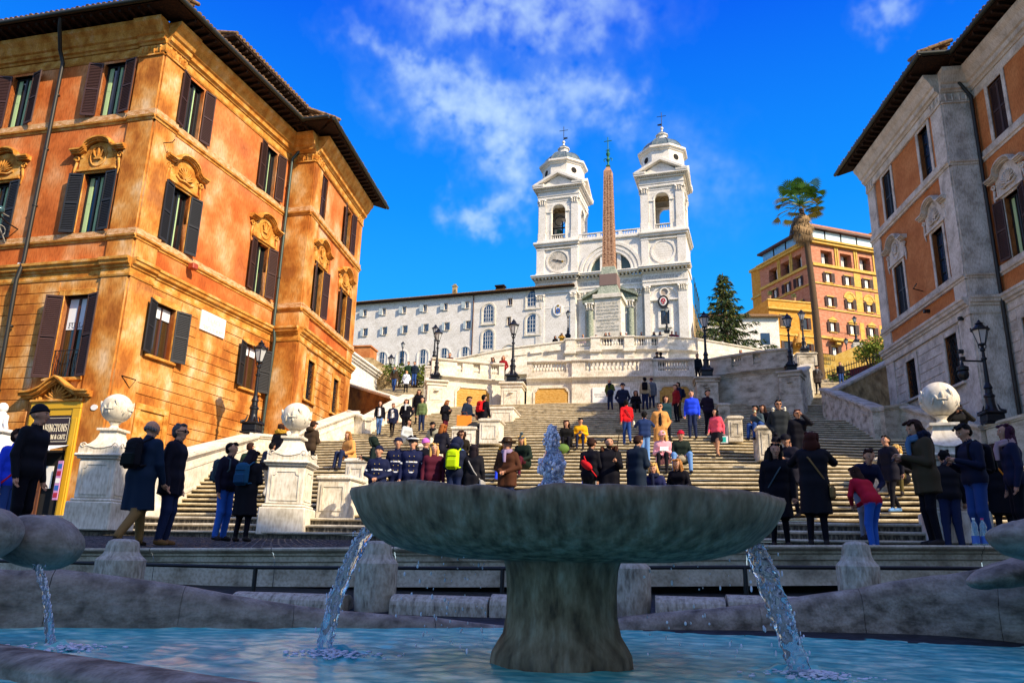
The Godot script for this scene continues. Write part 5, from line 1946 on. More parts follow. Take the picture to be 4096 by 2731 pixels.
		for k in 4:
			m = MB.new()
			m.T = TB * Transform3D(Basis(Vector3.UP, PI / 2 * k), Vector3.ZERO)
			m.ext(PackedVector2Array([Vector2(-3.4, 54.92), Vector2(3.4, 54.92), Vector2(0, 56.7)]), 2.2, 3.2)
			for g in [-1.0, 1.0]:
				m.ext(PackedVector2Array([Vector2(g * 3.95, 54.93), Vector2(0.0, 56.98), Vector2(0.0, 57.4), Vector2(g * 4.0, 55.25)]), 2.2, 3.85)
			ob("pediment", m, W, be)
		# drum, dome, lantern
		m = MB.new()
		m.T = TB
		var oct := PI / 8
		m.lathe([Vector2(3.3, 54.9), Vector2(3.3, 58.9)], 8, Vector3.ZERO, 1, 1, oct, true)
		m.lathe([Vector2(3.3, 58.9), Vector2(3.5, 59.0), Vector2(3.55, 59.2), Vector2(3.85, 59.3), Vector2(3.85, 59.6), Vector2(3.2, 59.75)], 8, Vector3.ZERO, 1, 1, oct, true)
		ob("drum", m, W, be)
		for k in 8:
			var a := PI / 4 * k
			m = MB.new()
			m.T = TB * Transform3D(Basis(Vector3.UP, a), Vector3(0, 0, 0))
			if k % 2 == 1:
				disc(m, 0, 57.9, 0.52, 0.52, 3.0, 3.06)
				ob("oculus", m, M.dark_inside, be)
				m = MB.new()
				m.T = TB * Transform3D(Basis(Vector3.UP, a), Vector3(0, 0, 0))
				arch_line(m, 0, 57.9, 0.5, 0.14, 3.1, 0, TAU, 20)
				ob("oculus_rim", m, W, be)
		m = MB.new()
		m.T = TB
		m.lathe([Vector2(3.25, 59.7), Vector2(3.08, 60.2), Vector2(2.75, 60.8), Vector2(2.2, 61.4), Vector2(1.5, 61.85), Vector2(0.8, 62.05)], 8, Vector3.ZERO, 1, 1, oct, true)
		for k in 8:
			var a := oct + PI / 4 * k
			var pts := []
			for q in [[3.27, 59.72], [3.1, 60.2], [2.77, 60.8], [2.22, 61.4], [1.52, 61.85], [0.82, 62.05]]:
				pts.append(Vector3(cos(a) * q[0], q[1], sin(a) * q[0]))
			m.tube(pts, 0.06, 4)
		ob("dome", m, M.lead, be)
		m = MB.new()
		m.T = TB
		m.lathe([Vector2(0.95, 62.0), Vector2(0.78, 62.15), Vector2(0.75, 62.75), Vector2(0.98, 62.85), Vector2(0.98, 62.95)], 8, Vector3.ZERO, 1, 1, oct, true)
		ob("lantern", m, W, be)
		m = MB.new()
		m.T = TB
		m.lathe([Vector2(0.98, 62.95), Vector2(0.7, 63.25), Vector2(0.4, 63.5), Vector2(0.22, 63.6)], 8, Vector3.ZERO, 1, 1, oct, true)
		ob("lantern_cap", m, M.lead, be)
		m = MB.new()
		m.T = TB
		m.lathe([Vector2(0.22, 63.55), Vector2(0.14, 63.8), Vector2(0.12, 64.0)], 8)
		m.ball(Vector3(0, 64.2, 0), Vector3(0.25, 0.25, 0.25), 10, 8)
		ob("finial_ball", m, W, be)
		m = MB.new()
		m.T = TB
		m.tube([Vector3(0, 64.4, 0), Vector3(0, 67.0, 0)], 0.05, 5)
		m.tube([Vector3(-0.7, 66.3, 0), Vector3(0.7, 66.3, 0)], 0.045, 5)
		m.ext(PackedVector2Array([Vector2(0, 64.7), Vector2(-s * 0.7, 64.75), Vector2(-s * 0.5, 64.87), Vector2(-s * 0.7, 65.0), Vector2(0, 65.05)]), -0.02, 0.02)
		ob("cross", m, M.iron, be)
	# bell in the left belfry
	m = new.call()
	m.lathe([Vector2(0.1, 49.0), Vector2(0.35, 48.9), Vector2(0.42, 48.3), Vector2(0.55, 47.8), Vector2(0.68, 47.6), Vector2(0.6, 47.6)], 16, Vector3(-8.2, 0, -2.6))
	m.lathe([Vector2(0.08, 49.8), Vector2(0.26, 49.7), Vector2(0.3, 49.3), Vector2(0.5, 48.9), Vector2(0.42, 48.9)], 14, Vector3(-7.1, 0, -3.6))
	var bell := ob("bells", m, M.bronze_bell, t)
	m = new.call()
	m.b2(-9.3, -6.2, 49.15, 49.35, -2.7, -2.5)
	m.b2(-9.2, -9.0, 46.4, 49.4, -2.7, -2.5)
	m.b2(-6.5, -6.3, 46.4, 50.0, -2.9, -2.7)
	m.b2(-7.8, -7.6, 47.0, 50.3, -2.6, -2.5)
	arch_line(m, -7.4, 49.2, 0.75, 0.12, 0.0, 0, TAU, 14)
	ob("bell_frame", m, M.iron, bell)
	# scaffolding and nave side on the right
	m = new.call()
	for i in 5:
		for k in 4:
			m.tube([Vector3(11.3, 28 + k * 0.01, -7 - i * 2.2), Vector3(11.3, 41.0, -7 - i * 2.2)], 0.05, 4, false)
			m.tube([Vector3(11.3, 30.5 + k * 3.2, -7), Vector3(11.3, 30.5 + k * 3.2, -16)], 0.05, 4, false)
	ob("scaffolding", m, M.pipe_green, t)
	m = new.call()
	m.b2(10.61, 11.0, 24, 37.0, -30, -6.6)
	ob("nave_side", m, M.garden_wall, t)
func belfry_mesh(TB: Transform3D) -> MB:
	var m := MB.new()
	for k in 4:
		m.T = TB * Transform3D(Basis(Vector3.UP, PI / 2 * k), Vector3.ZERO) * Transform3D(Basis(), Vector3(0, 0, 3.0))
		arch_wall(m, -3.0 + (0.6 if k % 2 else 0.0), 3.0 - (0.6 if k % 2 else 0.0), 46.3, 53.0, 0.0, 2.1, 46.5, 51.0, 0.6)
		for g in [-1.0, 1.0]:
			m.b2(g * 3.06, g * 1.98, 46.3, 51.95, 0.0, 0.13)
			m.b2(g * 3.12, g * 1.92, 46.3, 47.5, 0.0, 0.2, 0.03)
			m.b2(g * 1.05, g * 1.75, 50.75, 50.98, -0.2, 0.14, 0.03)
			m.b2(g * 1.06, g * 1.24, 46.5, 50.75, 0.0, 0.05)
			m.b2(g * 1.85, g * 1.92, 47.5, 52.6, 0.0, 0.06)
		arch_line(m, 0.0, 51.0, 1.06, 0.2, 0.08)
		m.b2(-1.92, 1.92, 52.55, 52.65, 0.0, 0.06)
	return m
func convent() -> void:
	var t := thing("convent", "long white convent wing with tiled eave and rows of small blue shuttered windows", "building")
	var fr := frame(P(-12.79, 0, 108.4), 98.5)
	var new := func() -> MB:
		var q := MB.new()
		q.T = fr
		return q
	var holes := []
	var top := [-27.95, -24.6, -21.15, -17.65, -14.2, -10.75]
	for x in top:
		holes.append([x - 0.27, x + 0.27, 36.5, 37.52])
		holes.append([x - 0.05, x + 0.55, 33.25, 34.45])
	for q in [[-4.2, -3.6, 36.45, 37.5], [-4.3, -3.75, 33.4, 34.6]]:
		holes.append(q)
	var m: MB = new.call()
	wall_holes(m, -34.0, 6.0, 22.0, 38.5, holes, 0.25)
	m.b2(-34.0, 6.0, 22.0, 38.45, -9.0, -8.7)
	m.b2(-34.0, -33.7, 22.0, 38.45, -9.0, -0.01)
	ob("wall", m, M.convent_white, t)
	for i in holes.size():
		var h: Array = holes[i]
		m = new.call()
		m.b2(h[0] - 0.12, h[1] + 0.12, h[2] - 0.14, h[2] - 0.005, 0, 0.12, 0.02)
		m.b2(h[0] - 0.12, h[0] - 0.005, h[2], h[3] + 0.1, 0, 0.04)
		m.b2(h[1] + 0.005, h[1] + 0.12, h[2], h[3] + 0.1, 0, 0.04)
		m.b2(h[0] - 0.005, h[1] + 0.005, h[3] + 0.005, h[3] + 0.1, 0, 0.04)
		var w := ob("window", m, M.travertine_trim, t)
		m = new.call()
		m.b2(h[0], h[1], h[2], h[3], -0.24, -0.2)
		ob("pane", m, M.window_blue if i < 12 else M.frame_brown, w)
		m = new.call()
		m.b2((h[0] + h[1]) * 0.5 - 0.03, (h[0] + h[1]) * 0.5 + 0.03, h[2], h[3], -0.2, -0.16)
		ob("casement", m, M.white_paint, w)
		if i < 12:
			for s in ([-1.0] if i % 2 == 0 else [-1.0, 1.0]):
				var q := ob("shutter", shutter_mesh(h[1] - h[0] if i % 2 == 0 else 0.36, h[3] - h[2]), M.shutter_blue, w)
				q.transform = fr * Transform3D(Basis(Vector3.UP, deg_to_rad(25 if s < 0 else -25)) * Basis.from_scale(Vector3(s, 1, 1)), Vector3(h[0] - 0.02 if s < 0 else h[1] + 0.02, h[2], 0.06))
	for x in [-27.9, -24.4, -21.05, -17.55, -14.1, -10.75]:
		m = new.call()
		arch_line(m, x, 29.6, 0.85, 0.2, 0.08)
		m.b2(x - 1.05, x - 0.85, 24, 29.6, 0, 0.08)
		m.b2(x + 0.85, x + 1.05, 24, 29.6, 0, 0.08)
		var w := ob("arched_window", m, M.convent_white, t)
		m = new.call()
		disc(m, x, 30.1, 0.42, 0.42, 0.0, 0.02, 16)
		m.b2(x - 0.42, x + 0.42, 28.3, 30.1, 0.0, 0.018)
		ob("pane", m, M.window_blue, w)
		m = new.call()
		for q in [-0.42, -0.02, 0.38]:
			m.b2(x + q, x + q + 0.05, 28.3, 30.3, 0.02, 0.05)
		m.b2(x - 0.42, x + 0.42, 29.3, 29.35, 0.02, 0.05)
		ob("bars", m, M.white_paint, w)
	for q in [[-7.28, 34.1, 36.0, 0.68], [-7.25, 29.95, 32.05, 0.68], [-0.35, 36.0, 37.6, 0.8], [-0.35, 32.0, 33.9, 0.8]]:
		m = new.call()
		arch_line(m, q[0], q[2], q[3] + 0.2, 0.25, 0.1)
		for s in [-1.0, 1.0]:
			m.b2(q[0] + s * (q[3] + 0.2), q[0] + s * (q[3] + 0.45), q[1] - 0.3, q[2], 0, 0.1)
		m.b2(q[0] - q[3] - 0.5, q[0] + q[3] + 0.5, q[1] - 0.55, q[1] - 0.3, 0, 0.16, 0.02)
		var w := ob("arched_window", m, M.travertine_white, t)
		m = new.call()
		disc(m, q[0], q[2], q[3], q[3], 0.0, 0.02, 20)
		m.b2(q[0] - q[3], q[0] + q[3], q[1], q[2], 0.0, 0.018)
		ob("pane", m, M.window_blue, w)
		m = new.call()
		for i in 3:
			var x: float = q[0] - q[3] * 0.5 + i * q[3] * 0.5
			m.b2(x - 0.03, x + 0.03, q[1], q[2] + 0.45, 0.02, 0.05)
		for i in 4:
			m.b2(q[0] - q[3], q[0] + q[3], q[1] + i * 0.62, q[1] + 0.05 + i * 0.62, 0.02, 0.048)
		ob("bars", m, M.white_paint, w)
	m = new.call()
	arch_line(m, -3.9, 29.3, 1.0, 0.18, 0.1)
	disc(m, -3.8, 29.2, 0.45, 0.45, 0.0, 0.05)
	ob("blocked_arch", m, M.travertine_trim, t)
	m = new.call()
	m.b2(-34.5, 6.0, 38.45, 38.62, -9.5, 0.62)
	ob("eave", m, M.eave_wood, t)
	m = new.call()
	m.q4(Vector3(-34.5, 38.63, 0.65), Vector3(6, 38.63, 0.65), Vector3(6, 40.0, -4.5), Vector3(-34.5, 40.0, -4.5), Vector3.UP)
	ob("roof", m, M.tiles, t)
	m = new.call()
	for i in 165:
		var x := -34.4 + i * 0.245
		m.tube([Vector3(x, 38.72, 0.72), Vector3(x, 39.25, -1.3)], 0.09, 5)
	stuff(ob("roof_tiles", m, M.tiles, t))
	m = new.call()
	m.tube([Vector3(-9.68, 38.5, 0.3), Vector3(-9.68, 38.2, 0.1), Vector3(-9.68, 24, 0.1)], 0.08, 6)
	ob("rain_pipe", m, M.frame_brown, t)
	m = new.call()
	m.b2(-13.6, -13.0, 38.8, 40.5, -1.4, -0.8)
	m.b2(-13.68, -12.92, 40.5, 40.62, -1.48, -0.72)
	m.b2(-13.5, -13.1, 40.62, 40.9, -1.3, -0.9)
	ob("chimney", m, M.garden_wall, t)
	m = new.call()
	m.b2(-6.5, -5.2, 38.9, 39.5, -1.6, -0.6)
	for i in 4:
		m.b2(-6.45 + i * 0.36, -6.3 + i * 0.36, 39.5, 39.8, -1.5, -0.7)
	m.b2(-6.6, -5.1, 39.8, 40.0, -1.7, -0.5)
	ob("chimney", m, M.eave_wood, t)
func obelisk() -> void:
	var t := thing("obelisk", "tall red granite obelisk with bronze cross on an inscribed pedestal before the church", "obelisk")
	var fr := frame(P(-1.4, 0, 92.0), 98.5)
	var m := MB.new()
	m.T = fr
	m.b2(-1.75, 1.85, 17.0, 25.4, -1.8, 1.8)
	m.b2(-1.5, 1.65, 25.4, 30.55, -1.55, 1.6)
	ob("pedestal", m, M.travertine_white, t)
	m = MB.new()
	m.T = fr
	m.b2(-1.55, 1.7, 30.55, 30.75, -1.6, 1.65)
	m.b2(-1.75, 1.9, 30.75, 31.3, -1.8, 1.85, 0.05)
	ob("pedestal_cornice", m, M.travertine_white, t)
	m = MB.new()
	m.T = fr
	m.lathe([Vector2(2.0, 31.3), Vector2(1.5, 32.5), Vector2(1.5, 32.6)], 4, Vector3(0.1, 0, 0), 1, 1, PI / 4, true)
	m.lathe([Vector2(1.42, 34.1), Vector2(1.15, 35.1), Vector2(1.1, 35.15)], 4, Vector3(0.08, 0, 0), 1, 1, PI / 4, true)
	ob("stepped_block", m, M.marble_green, t)
	m = MB.new()
	m.T = fr
	m.b2(-1.02, 1.19, 32.6, 34.1, -1.1, 1.1, 0.04)
	ob("base_block", m, plain("base_granite", "77625a", 0.8), t)
	m = MB.new()
	m.T = fr
	m.lathe([Vector2(1.08, 35.1), Vector2(0.72, 48.35), Vector2(0.12, 49.25), Vector2(0.0, 49.25)], 4, Vector3(0.05, 0, 0), 1, 1, PI / 4, true)
	var sh := ob("shaft", m, M.granite_red, t)
	m = MB.new()
	m.T = fr
	for k in 4:
		m.T = fr * Transform3D(Basis(), Vector3(0.05, 0, 0)) * Transform3D(Basis(Vector3.UP, PI / 2 * k), Vector3.ZERO)
		for col in 3:
			var y := 35.6
			while y < 47.6:
				var hw := lerpf(1.08, 0.72, (y - 35.1) / 13.25) * 0.7071
				var x := (col - 1) * hw * 0.6
				var hh := rng.randf_range(0.12, 0.34)
				var sw := hw * rng.randf_range(0.1, 0.22)
				match rng.randi() % 4:
					0: m.b2(x - sw, x + sw, y, y + hh * 0.4, hw - 0.05, hw + 0.022)
					1: m.b2(x - sw * 0.3, x + sw * 0.3, y, y + hh, hw - 0.05, hw + 0.022)
					2: m.ext(PackedVector2Array([Vector2(x - sw, y), Vector2(x + sw, y), Vector2(x, y + hh)]), hw - 0.05, hw + 0.022)
					3: disc(m, x, y + hh * 0.4, sw * 0.8, hh * 0.4, hw - 0.05, hw + 0.022, 8)
				y += hh + rng.randf_range(0.06, 0.16)
	stuff(ob("hieroglyphs", m, plain("glyph_shade", "6a452f", 0.9), sh))  # raised signs in a darker tone, shade of carved recesses put into the colour
	m = MB.new()
	m.T = fr
	m.b2(-0.2, 0.3, 49.15, 49.3, -0.25, 0.25)
	m.lathe([Vector2(0.14, 49.3), Vector2(0.1, 49.8), Vector2(0.26, 50.1), Vector2(0.1, 50.5), Vector2(0.22, 50.8), Vector2(0.28, 51.0), Vector2(0.1, 51.3)], 8, Vector3(0.05, 0, 0))
	for a in 4:
		var d := Vector3(cos(a * PI / 2), 0, sin(a * PI / 2))
		m.tube([Vector3(0.05, 50.1, 0), Vector3(0.05, 50.35, 0) + d * 0.35, Vector3(0.05, 50.2, 0) + d * 0.55, Vector3(0.05, 49.95, 0) + d * 0.45], 0.06, 5)
	for a in 8:
		var d := Vector3(cos(a * PI / 4), sin(a * PI / 4), 0)
		m.tube([Vector3(0.05, 51.5, 0), Vector3(0.05, 51.5, 0) + d * 0.38], [0.07, 0.01], 4)
	m.tube([Vector3(0.05, 51.3, 0), Vector3(0.05, 53.4, 0)], 0.06, 5)
	m.tube([Vector3(-0.45, 52.85, 0), Vector3(0.55, 52.85, 0)], 0.06, 5)
	ob("bronze_cross", m, M.verdigris, t)
	var L := ["PIVS VI PONT MAX", "OBELISCVM SALLVSTIANVM", "QVEM PROLAPSIONE DIFFRACTVM", "SVPERIOR AETAS IACENTEM RELIQVERAT", "COLLI HORTVLORVM", "IN SVBSIDENTIVM VIARVM PROSPECTV", "IMPOSITVM", "TROPAEO CRVCIS PRAEFIXO", "TRINITATI AVGVSTAE DEDICAVIT"]
	for i in L.size():
		var o := text("inscription", L[i], 0.26, Vector3.ZERO, M.letter_faint, t, "Droid Serif", 0.02, minf(2.7, 0.11 * L[i].length() + 0.7))
		o.transform = fr * Transform3D(o.transform.basis, Vector3(0.07, 30.1 - i * 0.42, 1.61))
func hotel() -> void:
	var t := thing("rooftop_hotel", "tall pink and yellow hotel with glazed roof terrace behind the palm", "building")
	var HC := P(28.07, 0, 116.0)
	var HR := frame(HC, 62.0)
	var HL := frame(HC, 180.0 - 28.0)
	var kinds := ["hotel_pink", "hotel_yellow"]
	for side in 2:
		var fr := HR if side == 0 else HL
		var s := 1.0 if side == 0 else -1.0
		var L := 22.0 if side == 0 else 12.6
		var cols := [2.75, 6.35, 9.95, 13.6, 17.2] if side == 0 else [3.3, 6.1, 9.2]
		var holes := []
		for x in cols:
			holes.append([s * x - 1.05, s * x + 1.05, 44.25, 46.45])
			for y in [41.35, 37.55, 33.6, 29.8]:
				holes.append([s * x - 0.55, s * x + 0.55, y, y + 1.5])
		var m := MB.new()
		m.T = fr
		var hs := []
		for h in holes:
			hs.append([minf(h[0], h[1]), maxf(h[0], h[1]), h[2], h[3]])
		wall_holes(m, minf(0, s * L), maxf(0, s * L), 22.0, 47.6, hs, 0.9)
		ob("wall", m, M.hotel_pink, t)
		for i in hs.size():
			var h: Array = hs[i]
			m = MB.new()
			m.T = fr
			var deep: bool = h[3] - h[2] > 2.0
			var z := -0.88 if deep else -0.2
			m.b2(h[0] + (0.35 if deep else 0.0), h[1] - (0.35 if deep else 0.0), h[2], h[3] - (0.3 if deep else 0.0), z - 0.04, z)
			var w := ob("window", m, M.pane_dark, t)
			m = MB.new()
			m.T = fr
			var c: float = (h[0] + h[1]) / 2
			m.b2(c - 0.2, c - 0.05, h[2] + 0.05, h[3] - 0.1, z, z + 0.03)
			m.b2(c + 0.12, c + 0.3, h[2] + 0.05, h[3] - 0.1, z, z + 0.03)
			m.b2(c - 0.04, c + 0.04, h[2], h[3] - 0.05, z, z + 0.05)
			ob("curtain", m, M.white_paint, w)
			if deep:
				m = MB.new()
				m.T = fr
				m.tube([Vector3(h[0], h[2] + 0.95, 0.12), Vector3(h[1], h[2] + 0.95, 0.12)], 0.03, 4)
				for k in 9:
					m.tube([Vector3(lerpf(h[0], h[1], k / 8.0), h[2], 0.12), Vector3(lerpf(h[0], h[1], k / 8.0), h[2] + 0.95, 0.12)], 0.016, 4, false)
				ob("balcony_rail", m, M.iron, w)
			else:
				for g in [-1.0, 1.0]:
					var q := ob("shutter", shutter_mesh(0.5, 1.5), M.shutter_brown, w)
					q.transform = fr * Transform3D(Basis(Vector3.UP, -g * 0.2) * Basis.from_scale(Vector3(g, 1, 1)), Vector3(c + g * 0.57, h[2], 0.05))
				m = MB.new()
				m.T = fr
				m.b2(h[0] - 0.15, h[1] + 0.15, h[2] - 0.16, h[2] - 0.01, 0, 0.14)
				m.b2(h[0] - 0.12, h[1] + 0.12, h[3] + 0.01, h[3] + 0.16, 0, 0.1)
				if side == 0 and (h[2] > 37.0 and h[2] < 38.0) and c > 5:
					arch_line(m, c, h[3] + 0.2, 0.8, 0.3, 0.12)
					disc(m, c, h[3] + 0.3, 0.75, 0.7, 0.0, 0.06)
				if side == 0 and h[2] > 33.0 and h[2] < 34.0:
					m.ext(PackedVector2Array([Vector2(c - 0.9, h[3] + 0.25), Vector2(c + 0.9, h[3] + 0.25), Vector2(c, h[3] + 0.85)]), 0, 0.2)
				ob("window_trim", m, M.hotel_yellow, w)
		m = MB.new()
		m.T = fr
		for q in [[43.7, 44.15, 0.25], [40.9, 41.1, 0.15], [36.9, 37.1, 0.12], [32.4, 32.75, 0.22], [47.3, 47.7, 0.5], [47.7, 47.95, 0.7]]:
			m.b2(minf(0, s * L) - 0.1 * q[2], maxf(0, s * L) + 0.1 * q[2], q[0], q[1], 0, q[2])
		for i in cols.size() - 1:
			var x: float = s * (cols[i] + cols[i + 1]) / 2
			m.b2(x - 0.3, x - 0.05, 44.15, 47.3, 0, 0.14)
			m.b2(x + 0.1, x + 0.35, 44.15, 47.3, 0, 0.14)
			if side == 0 and i > 0:
				m.b2(x - 0.62, x + 0.62, 37.3, 40.6, 0, 0.05)
				m.b2(x - 0.62, x + 0.62, 41.3, 43.5, 0, 0.05)
				m.b2(x - 0.4, x + 0.4, 33.0, 35.6, 0, 0.05)
		ob("yellow_trim", m, M.hotel_yellow, t)
		m = MB.new()
		m.T = fr
		m.b2(minf(0, s * L), maxf(0, s * L), 47.95, 48.35, -0.4, 0.0)
		ob("parapet", m, M.hotel_pink, t)
		for i in int(L / 3.0):
			m = MB.new()
			m.T = fr
			m.b2(s * (i * 3.0 + 0.12), s * (i * 3.0 + 2.9), 48.38, 49.75, -0.32, -0.28)
			var p := ob("glass_panel", m, plain("terrace_glass_%d" % side, "cfe6ea" if side == 0 else "5c9ac4", 0.15, 0.0, 0.6) if i == 0 else M["terrace_glass_%d" % side], t)
			m = MB.new()
			m.T = fr
			m.b2(s * i * 3.0, s * (i * 3.0 + 0.12), 48.35, 49.9, -0.36, -0.2)
			ob("post", m, M.frame_dark, p)
		m = MB.new()
		m.T = fr
		m.b2(minf(0, s * L), maxf(0, s * L), 49.8, 50.1, -3.5, 0.35)
		ob("canopy", m, M.frame_brown, t)
	var m2 := MB.new()
	m2.T = HR
	m2.b2(0.4, 21.6, 47.5, 47.9, -12, -0.95)
	m2.b2(4.0, 20, 50.1, 52.8, -11, -4)
	ob("roof", m2, M.hotel_pink, t)
	m2 = MB.new()
	m2.T = HR
	m2.b2(16.5, 22.0, 50.1, 53.6, -9, -2.5)
	ob("roof_house", m2, M.hotel_yellow, t)
	# balcony on the lower pink floor
	m2 = MB.new()
	m2.T = HR
	m2.b2(1.7, 4.5, 32.0, 32.35, 0.2, 1.0, 0.05)
	m2.b2(2.6, 3.4, 31.5, 32.0, 0.2, 0.7, 0.05)
	var bal := ob("balcony", m2, M.hotel_yellow, t)
	m2 = MB.new()
	m2.T = HR
	m2.tube([Vector3(1.75, 33.3, 0.3), Vector3(1.75, 33.3, 0.95), Vector3(4.45, 33.3, 0.95), Vector3(4.45, 33.3, 0.3)], 0.03, 4)
	for k in 14:
		m2.tube([Vector3(1.75 + k * 0.207, 32.35, 0.95), Vector3(1.75 + k * 0.207, 33.3, 0.95)], 0.016, 4, false)
	ob("balcony_rail", m2, M.iron, bal)
	# narrow orange house seen behind the left edge
	t = thing("narrow_house", "narrow orange house end wall behind the left side of the hotel", "building")
	m2 = MB.new()
	m2.T = HL
	m2.b2(-15.6, -12.65, 22.0, 48.0, -6.0, -0.5)
	ob("wall", m2, M.annex_orange, t)
	m2 = MB.new()
	m2.T = HL
	m2.b2(-15.8, -12.62, 43.2, 43.5, -6.2, -0.3)
	m2.b2(-15.8, -12.62, 48.0, 48.4, -6.2, -0.2)
	ob("cornice", m2, M.hotel_yellow, t)
	# orange annex in front
	t = thing("orange_annex", "low orange annex with potted shrubs on its parapet before the hotel", "building")
	var fr := frame(P(20.61, 0, 111.83), 70.0)
	var hs := [[1.75, 3.2, 33.2, 34.95], [5.0, 6.3, 33.0, 34.75], [1.7, 3.2, 29.4, 31.05], [5.2, 6.4, 29.4, 30.9]]
	m2 = MB.new()
	m2.T = fr
	wall_holes(m2, 0.0, 7.7, 22.0, 37.2, hs, 0.25)
	m2.b2(0.0, 0.3, 22, 37.2, -8, -0.01)
	ob("wall", m2, M.annex_orange, t)
	for h in hs:
		m2 = MB.new()
		m2.T = fr
		m2.b2(h[0] + 0.3, h[1] - 0.3, h[2], h[3], -0.2, -0.16)
		m2.b2((h[0] + h[1]) / 2 - 0.2, (h[0] + h[1]) / 2 + 0.0, h[2] + 0.1, h[3] - 0.1, -0.16, -0.13)
		var w := ob("window", m2, M.pane_dark, t)
		for g in [-1.0, 1.0]:
			var q := ob("shutter", shutter_mesh(0.42, h[3] - h[2]), M.shutter_brown, w)
			q.transform = fr * Transform3D(Basis(Vector3.UP, -g * 0.15) * Basis.from_scale(Vector3(g, 1, 1)), Vector3((h[0] + h[1]) / 2 + g * 0.42, h[2], 0.03))
		m2 = MB.new()
		m2.T = fr
		m2.b2(h[0] - 0.1, h[1] + 0.1, h[2] - 0.15, h[2] - 0.01, 0, 0.12)
		m2.b2(h[0] - 0.1, h[1] + 0.1, h[3] + 0.01, h[3] + 0.14, 0, 0.1)
		ob("window_trim", m2, M.hotel_yellow, w)
	m2 = MB.new()
	m2.T = fr
	m2.b2(-0.2, 7.8, 35.65, 35.95, -0.2, 0.35, 0.05)
	m2.b2(-0.1, 7.75, 37.0, 37.25, -0.3, 0.12, 0.04)
	m2.b2(-0.05, 7.75, 31.9, 32.2, -0.1, 0.12)
	m2.b2(7.2, 7.7, 22, 35.65, 0, 0.12)
	ob("cornice", m2, M.hotel_yellow, t)
	m2 = MB.new()
	m2.T = fr
	m2.lathe([Vector2(0.9, 30.6), Vector2(0.75, 31.0), Vector2(0.3, 31.7), Vector2(0.12, 32.2), Vector2(0.0, 32.6)], 8, Vector3(4.2, 0, 0.6))
	for k in 5:
		m2.ball(Vector3(3.4 + k * 0.4, 30.45, 1.0 - absf(k - 2) * 0.15), Vector3(0.16, 0.25, 0.16), 6, 5)
	arch_line(m2, 4.2, 28.8, 0.7, 0.25, 0.2)
	ob("wall_shrine", m2, M.panel_brick, t)
	for i in 3:
		var p := thing("potted_shrub", ["round clipped shrub in pot at left end of annex parapet", "round clipped shrub in pot at middle of annex parapet", "round clipped shrub in pot at right end of annex parapet"][i], "potted plant", fr * Transform3D(Basis(), Vector3([0.3, 4.2, 7.4][i], 37.25, -0.1)), "potted shrubs on the annex parapet")
		m2 = MB.new()
		m2.lathe([Vector2(0.2, 0.0), Vector2(0.3, 0.45), Vector2(0.33, 0.5), Vector2(0.26, 0.5)], 10)
		ob("pot", m2, M.granite_red, p)
		ob("foliage", leaf_cloud(60, func(): return Vector3(rng.randf_range(-1, 1), rng.randf_range(-1, 1), rng.randf_range(-1, 1)).limit_length(1.0) * 0.38 + Vector3(0, 0.8, 0), 0.22, 0.12), leaf_mat("leaf_dark"), p)
	# white house between fir and annex
	t = thing("white_house", "small white house with tiled roof half hidden behind the fir tree", "building")
	fr = frame(P(11.5, 0, 106.0), 85.0)
	m2 = MB.new()
	m2.T = fr
	m2.b2(0.0, 9.5, 22.0, 33.0, -6, 0)
	ob("wall", m2, M.convent_white, t)
	m2 = MB.new()
	m2.T = fr
	m2.q4(Vector3(-0.4, 33.0, 0.5), Vector3(9.8, 33.0, 0.5), Vector3(9.8, 34.6, -4), Vector3(-0.4, 34.6, -4), Vector3.UP)
	m2.b2(-0.4, 9.8, 32.8, 33.0, -0.2, 0.5)
	ob("roof", m2, M.tiles, t)
	m2 = MB.new()
	m2.T = fr
	m2.b2(7.0, 8.2, 29.0, 30.6, 0.0, 0.05)
	ob("window", m2, M.window_blue, t)

# ---------------------------------------------------------------- plants
func leaf_mat(key: String) -> StandardMaterial3D:
	if M.has(key):
		return M[key]
	var m := StandardMaterial3D.new()
	m.resource_name = key
	m.vertex_color_use_as_albedo = true
	m.roughness = 0.75
	m.metallic_specular = 0.3
	m.backlight_enabled = true
	m.backlight = Color(0.25, 0.3, 0.1)
	M[key] = m
	return m
func leaf_cloud(count: int, where: Callable, size: float, dark := 0.06, tone := Color(0.6, 1.0, 0.28)) -> MB:
	var m := MB.new()
	m.tint = true
	for i in count:
		var p: Vector3 = where.call()
		var b := Basis(Vector3(rng.randf_range(-1, 1), rng.randf_range(-1, 1), rng.randf_range(-1, 1)).normalized(), rng.randf_range(0, TAU))
		var s := size * rng.randf_range(0.6, 1.3)
		var k := dark * rng.randf_range(0.5, 1.6)
		m.col = Color(tone.r * k, tone.g * k, tone.b * k)
		var nn := b.z
		m.t3(p + b.x * s * 0.5, p + b.y * s * 0.28, p - b.x * s * 0.5, nn, nn, nn)
		m.t3(p + b.x * s * 0.5, p - b.x * s * 0.5, p - b.y * s * 0.28, nn, nn, nn)
	return m
